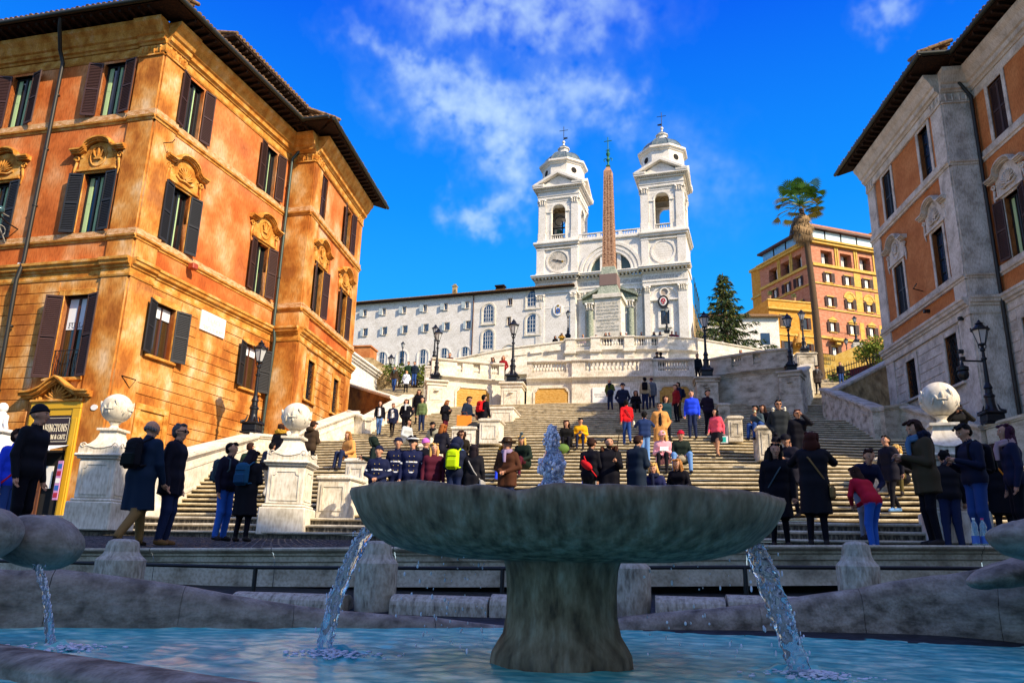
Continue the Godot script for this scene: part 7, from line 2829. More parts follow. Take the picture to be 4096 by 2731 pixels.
	t = thing("pool_kerb", "low rounded white stone kerb behind the boat hull between bollards", "kerb")
	for q in [[-1.9, -0.78, -0.385], [-0.32, 0.6, -0.365], [0.62, 1.7, -0.34], [2.1, 2.7, -0.31], [2.72, 3.55, -0.285], [4.1, 5.2, -0.23]]:
		m = MB.new()
		var o := PackedVector2Array()
		for i in 9:
			var a := PI * i / 8.0
			o.append(Vector2(cos(a) * 0.16, sin(a) * 0.09))
		o.append(Vector2(-0.16, -0.5))
		o.append(Vector2(0.16, -0.5))
		m.T = Transform3D(Basis(), P(0, q[2] - 0.05, 7.5))
		m.ext(o, q[0], q[1], 1)
		ob("kerb_stone", m, M.bollard_stone, t)
	t = thing("low_rail", "low black iron rail round the sunken fountain area", "railing")
	m = MB.new()
	m.tube([P(-7.5, -0.14, 8.6), P(-3.5, -0.135, 8.4), P(-2.2, -0.135, 8.4), P(0.55, -0.08, 8.4), P(3.0, -0.01, 8.4), P(5.0, 0.025, 8.4), P(8.0, 0.05, 8.8)], 0.022, 6)
	ob("rail", m, M.iron, t)
	for x in [[-4.9, -0.14], [-2.2, -0.135], [0.55, -0.08], [3.0, -0.01], [5.6, 0.03]]:
		m = MB.new()
		m.tube([P(x[0], x[1], 8.4), P(x[0], -0.6, 8.4)], 0.024, 6)
		ob("post", m, M.iron, t)
func small_things() -> void:
	# bottles on the kerb
	for i in 2:
		var p := P(6.02 + i * 0.11, paving(6.0, 11.0) + 0.0, kerb_d(6.0) + 0.18 + 0.03 * i)
		var t := thing("water_bottle", ["clear water bottle with white cap and blue label on the kerb", "clear water bottle with pink cap beside the white capped one"][i], "bottle", Transform3D(Basis(), p), "water bottles on the kerb")
		var m := MB.new()
		m.lathe([Vector2(0.0, 0.0), Vector2(0.043, 0.0), Vector2(0.045, 0.02), Vector2(0.043, 0.12), Vector2(0.045, 0.16), Vector2(0.035, 0.19), Vector2(0.042, 0.22), Vector2(0.03, 0.27), Vector2(0.014, 0.3), Vector2(0.014, 0.315)], 12)
		ob("body", m, M.glass_screen, t)
		m = MB.new()
		m.lathe([Vector2(0.0452, 0.03), Vector2(0.0452, 0.12)], 12)
		ob("label", m, M.shield_blue, t)
		m = MB.new()
		m.lathe([Vector2(0.017, 0.313), Vector2(0.017, 0.335), Vector2(0.0, 0.335)], 10)
		ob("cap", m, M.white_paint if i == 0 else plain("pink_cap", "b8206a", 0.5), t)
	# big orange carrier on the low wall
	var t := thing("shopping_bag", "large bright orange paper carrier bag standing on low white block", "bag", Transform3D(Basis(Vector3.UP, 0.15), P(-4.5, 4.69, 28.4)))
	var m := MB.new()
	m.b2(-0.27, 0.27, 0.0, 0.5, -0.1, 0.1, 0.008)
	ob("body", m, plain("orange_paper", "e07a08", 0.6), t)
	m = MB.new()
	m.tube([Vector3(-0.12, 0.48, 0.105), Vector3(-0.09, 0.62, 0.105), Vector3(0.09, 0.62, 0.105), Vector3(0.12, 0.48, 0.105)], 0.012, 5)
	ob("handle", m, plain("brown_cord", "6a3410", 0.7), t)
	t = thing("dark_coat_heap", "dark coat lying in a heap beside the orange carrier bag", "coat", Transform3D(Basis(), P(-4.05, 4.69, 28.4)))
	m = MB.new()
	for i in 7:
		m.ball(Vector3(rng.randf_range(-0.2, 0.2), 0.06 + rng.randf() * 0.08, rng.randf_range(-0.1, 0.1)), Vector3(0.2, 0.12, 0.16), 10, 6)
	ob("cloth", m, plain("black_cloth", "101216", 0.9), t)
	t = thing("backpack", "green leafy patterned backpack on the steps beside man in yellow jacket", "backpack", Transform3D(Basis(), P(-0.65, 3.6, 26.9)))
	m = MB.new()
	m.ball(Vector3(0, 0.14, 0), Vector3(0.24, 0.18, 0.16), 12, 8)
	ob("body", m, plain("leaf_cloth", "4c6a24", 0.8), t)
	# white carved figure on its stand by the left edge
	t = thing("white_statue", "small white carved figure on a white stand at the far left edge", "statue", Transform3D(Basis(), P(-13.3, 1.8, 16.6)))
	m = MB.new()
	m.b2(-0.5, 0.35, 0.0, 0.85, -0.4, 0.3, 0.03)
	m.b2(-0.58, 0.42, 0.85, 0.95, -0.48, 0.38, 0.03)
	ob("stand", m, M.plaque_white, t)
	m = MB.new()
	m.ball(Vector3(0, 1.2, 0), Vector3(0.16, 0.24, 0.14), 12, 8)
	m.ball(Vector3(0, 1.5, 0), Vector3(0.12, 0.13, 0.12), 12, 8)
	for s in [-1.0, 1.0]:
		m.tube([Vector3(s * 0.14, 1.3, 0), Vector3(s * 0.22, 1.1, 0.08), Vector3(s * 0.3, 0.98, 0.1)], [0.06, 0.05, 0.04], 6)
		m.tube([Vector3(s * 0.08, 1.05, 0), Vector3(s * 0.12, 0.97, 0.15)], [0.09, 0.06], 6)
	ob("figure", m, M.plaque_white, t)

# ---------------------------------------------------------------- people
const CL := {"olivegreen": "4a5528", "navy": "131a33", "black": "0c0c0f", "red": "c2121a", "beige": "b3a382", "grey": "5a5e66", "teal": "15323a", "camel": "c08a4c", "leathernavy": "1a2b55", "maroonred": "7a1018", "royal": "1f3fd0", "aubergine": "1d1626", "coral": "e05064", "pink": "d79aa4", "darkgreen": "15211c", "navyshine": "18224a", "inkblue": "141c30", "mustard": "cf9a14", "burgundy": "501522", "slate": "3a4a52", "charcoal": "20262c", "blacknavy": "10131f", "ink": "0d1018", "crimson": "a0122c", "khaki": "3e3626", "blackshine": "131318", "taupe": "3f3a38", "sage": "5d7048", "wine": "471224", "greywhite": "aeb4b6", "stone": "8e8b78", "brownblack": "1c1614", "greenblack": "10201c", "police": "0f1a3a", "orchid": "b860b0", "brown": "46281c", "brownolive": "3a2e1e", "forest": "1f3524", "navyblack": "101222", "aubblack": "14101a", "petrol": "0c2438", "greynavy": "262b3a", "icewhite": "c4cddc", "jeans": "22407a", "jeansdark": "182444", "jeanslight": "5a80b4", "jeansteal": "1f5a6c", "jeansblue": "2a5ab0", "greyjeans": "6c7484", "greylight": "9a9a98", "olive": "4a4020", "tan": "7a6038", "trackblack": "0e0f12", "skirtblack": "0c0c0f", "cream": "d0c8b4", "white": "dcdcdc", "lavender": "b4b4e0", "plum": "3a1a2c", "lime": "a8c800", "gold": "a8802a", "tealblue": "1c4a6a", "lilac": "8a7a9a", "rose": "a08488", "bluegrey": "4a6a8a", "armygreen": "2c3a22", "orange": "c07018", "plumblack": "1c0e16", "honey": "9a6a38", "blond": "c09a58", "ginger": "8a5024", "auburn": "3c1a12", "greydark": "4a4a4c", "beard": "140e0a", "hairbrown": "2e1c12", "hairblack": "0c0a0a", "hairgrey": "6a6866", "shoesblue": "5080b0"}
func clin(s: String) -> Color:
	if s == "": return Color(0.05, 0.05, 0.05)
	return Color.html(CL.get(s, "303030")).srgb_to_linear()
func hairc(s: String) -> Color:
	if s in ["brown", "black", "grey"]: s = "hair" + s
	return clin(s)
# smooth-joined tapered capsules, meshed as surface nets. bone: [a, b, ra, rb, tone, k]
func nets(mb: MB, bones: Array, cs: float, pal: Array) -> void:
	var lo := Vector3(1e9, 1e9, 1e9)
	var hi := -lo
	for b in bones:
		var r: float = maxf(b[2], b[3]) + cs * 2.0
		for e in 2:
			lo = lo.min(b[e] - Vector3(r, r, r))
			hi = hi.max(b[e] + Vector3(r, r, r))
	var nx := int((hi.x - lo.x) / cs) + 3
	var ny := int((hi.y - lo.y) / cs) + 3
	var nz := int((hi.z - lo.z) / cs) + 3
	var F := PackedFloat32Array()
	F.resize(nx * ny * nz)
	F.fill(1.0)
	var O := PackedByteArray()
	O.resize(nx * ny * nz)
	for b in bones:
		var a: Vector3 = b[0]
		var ba: Vector3 = b[1] - a
		var l2 := maxf(ba.length_squared(), 1e-9)
		var ra: float = b[2]
		var dr: float = b[3] - ra
		var k: float = b[5]
		var reach: float = maxf(b[2], b[3]) + k + cs * 1.8
		var mn: Vector3 = (a.min(b[1]) - Vector3(reach, reach, reach) - lo) / cs
		var mx: Vector3 = (a.max(b[1]) + Vector3(reach, reach, reach) - lo) / cs
		var x0 := maxi(0, int(mn.x)); var x1 := mini(nx - 1, int(mx.x) + 1)
		var y0 := maxi(0, int(mn.y)); var y1 := mini(ny - 1, int(mx.y) + 1)
		var z0 := maxi(0, int(mn.z)); var z1 := mini(nz - 1, int(mx.z) + 1)
		var tone: int = b[4]
		var cut: bool = b.size() > 6
		var hem: float = b[6] if cut else 0.0
		for z in range(z0, z1 + 1):
			for y in range(y0, y1 + 1):
				var row := (z * ny + y) * nx
				var p := Vector3(lo.x + x0 * cs, lo.y + y * cs, lo.z + z * cs) - a
				for x in range(x0, x1 + 1):
					var t := clampf(p.dot(ba) / l2, 0.0, 1.0)
					var d := (p - ba * t).length() - ra - dr * t
					p.x += cs
					if d > k + cs * 1.8:
						continue
					var i := row + x
					var f := F[i]
					if cut:
						d = maxf(d, hem - (p.y + a.y))
					if d < f:
						O[i] = tone
					var h := k - absf(f - d)
					F[i] = minf(f, d) - (h * h / k * 0.25 if h > 0.0 else 0.0)
	var vid := PackedInt32Array()
	vid.resize(nx * ny * nz)
	vid.fill(-1)
	var VP := PackedVector3Array()
	var VN := PackedVector3Array()
	var VT := PackedByteArray()
	var sx := 1
	var sy := nx
	var sz := nx * ny
	for z in nz - 1:
		for y in ny - 1:
			var i := (z * ny + y) * nx
			for x in nx - 1:
				var f0 := F[i]; var f1 := F[i + 1]; var f2 := F[i + sy]; var f3 := F[i + sy + 1]
				var f4 := F[i + sz]; var f5 := F[i + sz + 1]; var f6 := F[i + sz + sy]; var f7 := F[i + sz + sy + 1]
				var m := int(f0 < 0.0) + int(f1 < 0.0) + int(f2 < 0.0) + int(f3 < 0.0) + int(f4 < 0.0) + int(f5 < 0.0) + int(f6 < 0.0) + int(f7 < 0.0)
				if m > 0 and m < 8:
					var s := Vector3.ZERO
					var c := 0
					if (f0 < 0.0) != (f1 < 0.0): s += Vector3(f0 / (f0 - f1), 0, 0); c += 1
					if (f2 < 0.0) != (f3 < 0.0): s += Vector3(f2 / (f2 - f3), 1, 0); c += 1
					if (f4 < 0.0) != (f5 < 0.0): s += Vector3(f4 / (f4 - f5), 0, 1); c += 1
					if (f6 < 0.0) != (f7 < 0.0): s += Vector3(f6 / (f6 - f7), 1, 1); c += 1
					if (f0 < 0.0) != (f2 < 0.0): s += Vector3(0, f0 / (f0 - f2), 0); c += 1
					if (f1 < 0.0) != (f3 < 0.0): s += Vector3(1, f1 / (f1 - f3), 0); c += 1
					if (f4 < 0.0) != (f6 < 0.0): s += Vector3(0, f4 / (f4 - f6), 1); c += 1
					if (f5 < 0.0) != (f7 < 0.0): s += Vector3(1, f5 / (f5 - f7), 1); c += 1
					if (f0 < 0.0) != (f4 < 0.0): s += Vector3(0, 0, f0 / (f0 - f4)); c += 1
					if (f1 < 0.0) != (f5 < 0.0): s += Vector3(1, 0, f1 / (f1 - f5)); c += 1
					if (f2 < 0.0) != (f6 < 0.0): s += Vector3(0, 1, f2 / (f2 - f6)); c += 1
					if (f3 < 0.0) != (f7 < 0.0): s += Vector3(1, 1, f3 / (f3 - f7)); c += 1
					vid[i] = VP.size()
					var q := s / c
					var gr := Vector3(f1 + f3 + f5 + f7 - f0 - f2 - f4 - f6, f2 + f3 + f6 + f7 - f0 - f1 - f4 - f5, f4 + f5 + f6 + f7 - f0 - f1 - f2 - f3)
					var fv := lerpf(lerpf(lerpf(f0, f1, q.x), lerpf(f2, f3, q.x), q.y), lerpf(lerpf(f4, f5, q.x), lerpf(f6, f7, q.x), q.y), q.z)
					gr = gr.normalized()
					VP.append(lo + (Vector3(x, y, z) + q) * cs - gr * clampf(fv, -0.4 * cs, 0.4 * cs))
					VN.append(gr)
					var best := i
					if f1 < F[best]: best = i + 1
					if f2 < F[best]: best = i + sy
					if f3 < F[best]: best = i + sy + 1
					if f4 < F[best]: best = i + sz
					if f5 < F[best]: best = i + sz + 1
					if f6 < F[best]: best = i + sz + sy
					if f7 < F[best]: best = i + sz + sy + 1
					VT.append(O[best])
				i += 1
	for z in range(1, nz - 1):
		for y in range(1, ny - 1):
			for x in range(1, nx - 1):
				var i := (z * ny + y) * nx + x
				if vid[i] < 0 and vid[i - sx - sy] < 0 and vid[i - sy - sz] < 0 and vid[i - sx - sz] < 0:
					continue
				var ins := F[i] < 0.0
				for ax in 3:
					var st: int = [sx, sy, sz][ax]
					if (F[i + st] < 0.0) == ins:
						continue
					var u: int = [sy, sz, sx][ax]
					var w: int = [sz, sx, sy][ax]
					var a := vid[i]; var b := vid[i - u]; var c := vid[i - u - w]; var d := vid[i - w]
					if a < 0 or b < 0 or c < 0 or d < 0:
						continue
					mb.col = pal[VT[a]]
					mb.t3(VP[a], VP[b], VP[c], VN[a], VN[b], VN[c])
					mb.col = pal[VT[c]]
					mb.t3(VP[a], VP[c], VP[d], VN[a], VN[c], VN[d])

func ring(c: Vector3, rx: float, rz: float, n := 14, tilt := 0.0) -> Array:
	var o := []
	for i in n + 1:
		var a := TAU * i / n
		o.append(c + Vector3(cos(a) * rx, sin(a) * tilt, sin(a) * rz))
	return o
func opt(ex: PackedStringArray, key: String) -> String:
	for e in ex:
		var q := e.split(":")
		if q[0] == key:
			return q[1] if q.size() > 1 else "black"
	return ""
func person(r: Array) -> void:
	var S: float = r[3]          # standing height that the scale comes from
	var pose: String = r[5]
	var sit := pose.begins_with("sit")
	if sit:
		S = 1.70
	var top: PackedStringArray = (r[6] as String).split(":")
	var leng: String = top[1] if top.size() > 1 else "S"
	var bot: String = r[7]
	var hair: PackedStringArray = (r[8] as String).split(":")
	var ex: PackedStringArray = (r[9] as String).split(" ", false)
	var seed0 := hash(r[10])
	rng.seed = seed0
	var tr := Transform3D(Basis(Vector3.UP, deg_to_rad(r[4])) * Basis.from_scale(Vector3.ONE * S), P(r[0], r[1], r[2]))
	var t := thing("person", r[10], "person", tr)
	var skin := Color(0.52, 0.27, 0.17) * rng.randf_range(0.75, 1.1)
	var tc := clin(top[0]) * rng.randf_range(0.9, 1.1)
	var bc := clin(bot)
	if bot == "skirtblack": bc = skin * 0.8
	var shoe := Color(0.02, 0.018, 0.016)
	for e in ex:
		if e.begins_with("shoes"):
			shoe = {"shoeswhite": Color(0.7, 0.7, 0.72), "shoesbrown": Color(0.16, 0.08, 0.03), "shoesblue": Color(0.1, 0.22, 0.45)}.get(e, shoe)
	if bot == "tan": shoe = Color(0.02, 0.012, 0.01)
	var inner := clin(opt(ex, "inner")) if opt(ex, "inner") else tc
	var gl := tc
	if opt(ex, "vest"): inner = clin("armygreen")
	var pal := [skin, tc, bc, shoe, inner, gl, Color(0.01, 0.01, 0.012)]
	# --- joints in units of standing height, facing +z
	var lean := 0.03
	var pel := Vector3(0, 0.53, 0)
	var hp := 0.0
	var knee := [Vector3(0.052, 0.285, 0.012), Vector3(-0.052, 0.285, 0.012)]
	var ank := [Vector3(0.062, 0.045, -0.018), Vector3(-0.062, 0.045, -0.018)]
	var down := [Vector3(0.035, -0.165, -0.012), Vector3(0.04, -0.315, 0.03)]
	var arms := [down, down]
	var w := rng.randf_range(-0.012, 0.02)
	match pose:
		"walk", "stridephone":
			var g := 1.0 if pose == "walk" else 1.5
			knee = [Vector3(0.05, 0.285, 0.065 * g), Vector3(-0.05, 0.275, -0.02 * g)]
			ank = [Vector3(0.05, 0.045, 0.085 * g), Vector3(-0.05, 0.06, -0.13 * g)]
			arms = [[Vector3(0.03, -0.16, -0.06), Vector3(0.03, -0.3, -0.05)], [Vector3(0.03, -0.16, 0.03), Vector3(0.02, -0.28, 0.11)]]
			lean = 0.08
			if g > 1.0:
				arms[0] = [Vector3(0.085, -0.11, 0.07), Vector3(-0.035, 0.07, 0.055)]
				hp = 0.25
		"pocket":
			arms = [[Vector3(0.062, -0.155, -0.05), Vector3(0.0, -0.275, 0.055)], [Vector3(0.062, -0.155, -0.05), Vector3(0.0, -0.275, 0.055)]]
		"phone":
			arms = [[Vector3(0.03, -0.16, 0.02), Vector3(-0.055, -0.105, 0.165)], [Vector3(0.03, -0.16, 0.02), Vector3(-0.05, -0.12, 0.155)]]
			hp = 0.45
			lean = 0.06
		"photo":
			arms = [[Vector3(0.075, -0.06, 0.11), Vector3(-0.05, 0.075, 0.165)], [Vector3(0.075, -0.06, 0.11), Vector3(-0.05, 0.07, 0.165)]]
		"police":
			arms = [[Vector3(0.055, -0.155, -0.01), Vector3(-0.085, -0.215, 0.115)], [Vector3(0.055, -0.155, -0.01), Vector3(-0.075, -0.225, 0.12)]]
		"carry":
			arms = [[Vector3(0.05, -0.155, 0.02), Vector3(-0.01, -0.19, 0.15)], [Vector3(0.05, -0.155, 0.0), Vector3(0.0, -0.29, 0.06)]]
			hp = 0.3
			lean = 0.12
		"selfie":
			arms = [[Vector3(0.03, -0.155, 0.04), Vector3(-0.02, -0.10, 0.18)], down]
		"handhead":
			arms = [[Vector3(0.075, -0.03, 0.10), Vector3(-0.045, 0.105, 0.085)], down]
		"bend":
			lean = 0.62
			pel = Vector3(0, 0.52, -0.07)
			knee = [Vector3(0.055, 0.285, -0.03), Vector3(-0.055, 0.285, 0.01)]
			ank = [Vector3(0.06, 0.045, -0.06), Vector3(-0.06, 0.045, 0.0)]
			arms = [[Vector3(0.045, -0.12, 0.10), Vector3(-0.07, -0.12, 0.23)], [Vector3(0.045, -0.12, 0.10), Vector3(-0.07, -0.14, 0.23)]]
			hp = 0.2
		"sit", "sitwide":
			var wd := 0.06 if pose == "sit" else 0.125
			lean = 0.22
			pel = Vector3(0, 0.245, -0.29)
			knee = [Vector3(wd, 0.315, -0.035), Vector3(-wd, 0.305, -0.03)]
			ank = [Vector3(wd + 0.005, 0.045, 0.0), Vector3(-wd, 0.045, 0.015)]
			arms = [[Vector3(0.045, -0.15, 0.04), Vector3(-0.03, -0.175, 0.185)], [Vector3(0.045, -0.15, 0.04), Vector3(-0.03, -0.18, 0.185)]]
			hp = 0.1
	if opt(ex, "phone") or opt(ex, "map") or opt(ex, "cone"):
		hp = maxf(hp, 0.35)
		arms = [[Vector3(0.03, -0.155, 0.03), Vector3(-0.06, -0.10, 0.165)], [Vector3(0.03, -0.155, 0.03), Vector3(-0.06, -0.115, 0.155)]]
	if opt(ex, "cone"):
		arms[0] = [Vector3(0.05, -0.14, 0.07), Vector3(-0.02, 0.0, 0.16)]
		hp = 0.0
	var T := Basis(Vector3.RIGHT, lean)
	var up := T.y
	var fw := T.z
	var sh0 := pel + up * 0.285
	var hb := Basis(Vector3.UP, rng.randf_range(-0.25, 0.25)) * Basis(Vector3.RIGHT, minf(lean, 0.25) + hp)
	var hc := pel + up * 0.345 + (Basis(Vector3.RIGHT, minf(lean, 0.2) + hp * 0.6) * Vector3(0, 0.062, 0.008))
	var puff := 0.006 if leng != "S" or ex.has("puff") else 0.0
	var bones := []
	var kt := 0.03
	# legs
	for s in 2:
		var sg := 1.0 if s == 0 else -1.0
		var hip := pel + Vector3(sg * 0.048, -0.01, 0)
		var jk := 0.006 if bot.begins_with("jeans") or bot == "tan" else 0.0
		bones.append([hip, knee[s], 0.052, 0.037 + jk, 2, 0.02])
		bones.append([knee[s], ank[s] + Vector3(0, 0.02, 0), 0.035 + jk, 0.025 + jk, 2, 0.015])
		bones.append([ank[s] + Vector3(0, -0.012, -0.012), ank[s] + Vector3(sg * 0.012, -0.022, 0.07), 0.026, 0.021, 3, 0.012])
		if "skirt" in bot:
			bones.append([hip + Vector3(0, -0.02, 0), Vector3(sg * 0.055, 0.27, 0.0), 0.075, 0.09, 6, 0.03, 0.31])
	# trunk
	for q in [[0.225, 0.058, 0.070], [0.13, 0.048, 0.068], [0.03, 0.046, 0.074]]:
		var c: Vector3 = pel + up * q[0]
		bones.append([c - Vector3(q[1], 0, 0), c + Vector3(q[1], 0, 0), q[2] + puff, q[2] + puff, 1, 0.04])
	bones.append([sh0 - Vector3(0.088, 0.006, 0), sh0 + Vector3(0.088, -0.006, 0), 0.036 + puff, 0.036 + puff, 1, 0.03])
	bones.append([sh0 + up * 0.0, pel + up * 0.355 + fw * 0.008, 0.033, 0.030, 0, 0.015])
	bones.append([sh0 + up * 0.012, sh0 + up * 0.034, 0.045, 0.038, 1, 0.01])
	if inner != tc:
		bones.append([pel + up * 0.25 + fw * 0.048, pel + up * 0.06 + fw * 0.058, 0.03, 0.034, 4, 0.006])
	if opt(ex, "zip"):
		bones.append([pel + up * 0.27 + fw * 0.068, pel + up * 0.02 + fw * 0.075, 0.008, 0.008, 6, 0.004])
		pal[6] = clin("red")
	# coat skirts
	if leng != "S" and not sit:
		var yb := 0.41 if leng == "M" else 0.28
		for sg in [-1.0, 1.0]:
			bones.append([pel + Vector3(sg * 0.04, 0.0, 0), Vector3(sg * 0.05, yb - 0.05, pel.z * 0.5 + w), 0.078, 0.084 if leng == "M" else 0.092, 1, 0.03, yb])
	elif sit:
		for s in 2:
			bones.append([pel + Vector3(0.05 - 0.1 * s, 0, 0), pel.lerp(knee[s], 0.4) + Vector3(0.02 - 0.04 * s, 0, 0), 0.07, 0.06, 1, 0.02])
	# arms and hands
	var hands := []
	for s in 2:
		var sg := 1.0 if s == 0 else -1.0
		var sho := sh0 + T * Vector3(sg * 0.105, -0.014, 0)
		var el: Vector3 = sho + T * (arms[s][0] * Vector3(sg, 1, 1))
		var ha: Vector3 = sho + T * (arms[s][1] * Vector3(sg, 1, 1))
		bones.append([sho, el, 0.037 + puff, 0.030 + puff, 1, 0.012])
		bones.append([el, ha, 0.030 + puff, 0.023 + puff * 0.5, 1, 0.012])
		var dir := (ha - el).normalized()
		if not (pose == "pocket"):
			bones.append([ha, ha + dir * 0.035, 0.015, 0.019, 0, 0.006])
		hands.append([ha + dir * 0.03, dir, sg])
	# head
	bones.append([hc + hb * Vector3(0, 0.012, -0.012), hc + hb * Vector3(0, 0.008, 0.006), 0.052, 0.050, 0, 0.012])
	bones.append([hc + hb * Vector3(0, -0.012, 0.018), hc + hb * Vector3(0, -0.045, 0.026), 0.039, 0.025, 0, 0.012])
	bones.append([hc + hb * Vector3(0, 0.002, 0.056), hc + hb * Vector3(0, -0.016, 0.064), 0.006, 0.0085, 0, 0.006])
	for sg in [-1.0, 1.0]:
		bones.append([hc + hb * Vector3(sg * 0.05, -0.004, -0.004), hc + hb * Vector3(sg * 0.051, -0.018, -0.002), 0.009, 0.007, 0, 0.004])
	var depth := Vector2(r[0] - 2.0, r[2]).length()
	var cs := clampf(depth * 0.00135, 0.015, 0.036) / S
	var mb := MB.new()
	mb.tint = true
	nets(mb, bones, cs, pal)
	# face details and fingers, part of the same skin
	for sg in [-1.0, 1.0]:
		mb.col = Color(0.6, 0.58, 0.55)
		mb.ball(hc + hb * Vector3(sg * 0.020, 0.004, 0.0475), Vector3(0.0085, 0.006, 0.006), 6, 4)
		mb.col = Color(0.012, 0.01, 0.01)
		mb.ball(hc + hb * Vector3(sg * 0.020, 0.004, 0.0515), Vector3(0.0045, 0.0045, 0.004), 6, 4)
		mb.ball(hc + hb * Vector3(sg * 0.021, 0.0165, 0.0515), Vector3(0.013, 0.0028, 0.005), 6, 4)
	mb.col = Color(0.30, 0.09, 0.08) * (skin.r / 0.5)
	mb.ball(hc + hb * Vector3(0, -0.036, 0.0505), Vector3(0.014, 0.0045, 0.006), 6, 4)
	mb.col = skin
	if pose != "pocket":
		for h in hands:
			var d: Vector3 = h[1]
			var side: Vector3 = d.cross(fw).normalized() if absf(d.dot(fw)) < 0.95 else Vector3.RIGHT
			var palm := side.cross(d).normalized()
			if palm.dot(fw) < 0.0 and pose != "photo": palm = -palm
			for i in 4:
				var o: Vector3 = h[0] + side * (i - 1.5) * 0.0095 + d * 0.012
				var L: float = [0.036, 0.043, 0.040, 0.031][i]
				mb.tube([o, o + d * L * 0.55 + palm * 0.004, o + d * L * 0.85 + palm * 0.014], [0.0056, 0.0052, 0.0042], 4)
			var tb: Vector3 = h[0] - d * 0.006 + side * h[2] * -0.015
			mb.tube([tb, tb + d * 0.016 - side * h[2] * 0.012 + palm * 0.006, tb + d * 0.032 - side * h[2] * 0.010 + palm * 0.012], [0.0066, 0.006, 0.0046], 4)
	ob("body", mb, M.cloth, t)
	# --- hair
	var hm := MB.new()
	hm.tint = true
	hm.T = Transform3D(hb, hc)
	var hcol := hairc(hair[1] if hair.size() > 1 else "black")
	hm.col = hcol
	var cap := Basis(Vector3.RIGHT, -0.55)
	var hk := hair[0]
	if hk in ["short", "long", "bob", "bun", "curly"]:
		hm.ball(Vector3(0, 0.012, -0.016), Vector3(0.0575, 0.0575, 0.0565), 14, 7, -0.06, 1.0, cap)
		hm.ball(Vector3(0, -0.012, -0.030), Vector3(0.052, 0.045, 0.038), 12, 7)
		for i in 10:
			hm.ball(Vector3(rng.randf_range(-0.04, 0.04), 0.055 + rng.randf_range(-0.006, 0.008), rng.randf_range(-0.03, 0.045)), Vector3(0.018, 0.014, 0.02), 6, 4)
	if hk in ["long", "bob", "curly"]:
		var L := 0.155 if hk == "long" else (0.085 if hk == "bob" else 0.10)
		hm.ball(Vector3(0, -L * 0.62, -0.034), Vector3(0.060, L * 0.85, 0.036), 12, 8)
		for sg in [-1.0, 1.0]:
			hm.ball(Vector3(sg * 0.049, -L * 0.42, 0.002), Vector3(0.020, L * 0.7, 0.03), 8, 7)
		for i in (26 if hk == "curly" else 12):
			var a := rng.randf_range(PI * 0.95, TAU * 1.02)
			var y := rng.randf_range(-L * 1.1, 0.03)
			var rr := 0.062 if hk != "curly" else 0.07
			hm.ball(Vector3(cos(a) * rr, y, sin(a) * rr * 0.7), Vector3(0.017, 0.035 if hk != "curly" else 0.02, 0.017), 6, 5)
	if hk == "bun":
		hm.ball(Vector3(0, 0.03, -0.07), Vector3(0.026, 0.026, 0.026), 9, 6)
	if hk == "bald":
		for i in 9:
			var a := PI * 1.0 + PI * i / 8.0
			hm.ball(Vector3(cos(a) * 0.049, -0.012, sin(a) * 0.052 - 0.004), Vector3(0.012, 0.02, 0.012), 6, 4)
	if hk == "beard":
		hm.col = clin("beard")
		hm.ball(Vector3(0, 0.014, -0.012), Vector3(0.058, 0.058, 0.058), 14, 7, -0.08, 1.0, cap)
		hm.ball(Vector3(0, -0.046, 0.026), Vector3(0.034, 0.026, 0.028), 10, 6)
	if hm.v.size():
		ob("hair", hm, M.cloth, t)
	# --- hats and things worn
	var acc := func(called: String, f: Callable) -> void:
		var m := MB.new()
		m.tint = true
		f.call(m)
		ob(called, m, M.cloth, t)
	var HT := Transform3D(hb, hc)
	if opt(ex, "beanie"):
		acc.call("beanie", func(m: MB) -> void:
			m.T = HT
			m.col = clin(opt(ex, "beanie"))
			m.ball(Vector3(0, 0.018, -0.006), Vector3(0.059, 0.064, 0.061), 14, 8, -0.02, 1.0, Basis(Vector3.RIGHT, -0.3))
			m.tube(ring(Vector3(0, 0.018, -0.006), 0.054, 0.056, 14, 0.016), 0.0095, 6)
			if ex.has("pompom"):
				m.ball(Vector3(0, 0.098, -0.02), Vector3(0.028, 0.026, 0.028), 10, 6))
	if opt(ex, "hood"):
		acc.call("hood", func(m: MB) -> void:
			m.T = HT
			m.col = clin(opt(ex, "hood"))
			m.ball(Vector3(0, 0.004, -0.020), Vector3(0.074, 0.080, 0.070), 14, 9)
			m.ball(Vector3(0, -0.07, -0.03), Vector3(0.075, 0.05, 0.06), 12, 6)
			for sg in [-1.0, 1.0]:
				m.tube([Vector3(sg * 0.03, 0.072, 0.012), Vector3(sg * 0.06, 0.02, 0.026), Vector3(sg * 0.05, -0.06, 0.03)], 0.018, 6))
	for key in ["cap", "capback", "capwhite", "beret"]:
		if ex.has(key) or opt(ex, key):
			acc.call("cap", func(m: MB) -> void:
				m.T = HT
				m.col = clin("lavender") if key == "capback" else (clin("white") if key == "capwhite" else clin("ink"))
				m.ball(Vector3(0, 0.024, -0.004), Vector3(0.062, 0.05, 0.067), 14, 6, 0.0, 1.0)
				if key == "capwhite" or key == "beret":
					m.ball(Vector3(0, 0.058, 0.0), Vector3(0.082, 0.018, 0.084), 14, 6)
					m.col = clin("ink")
					m.lathe([Vector2(0.062, 0.02), Vector2(0.064, 0.05)], 14)
				m.ball(Vector3(0, 0.026, -0.06 if key == "capback" else 0.062), Vector3(0.045, 0.006, 0.036), 10, 4))
			break
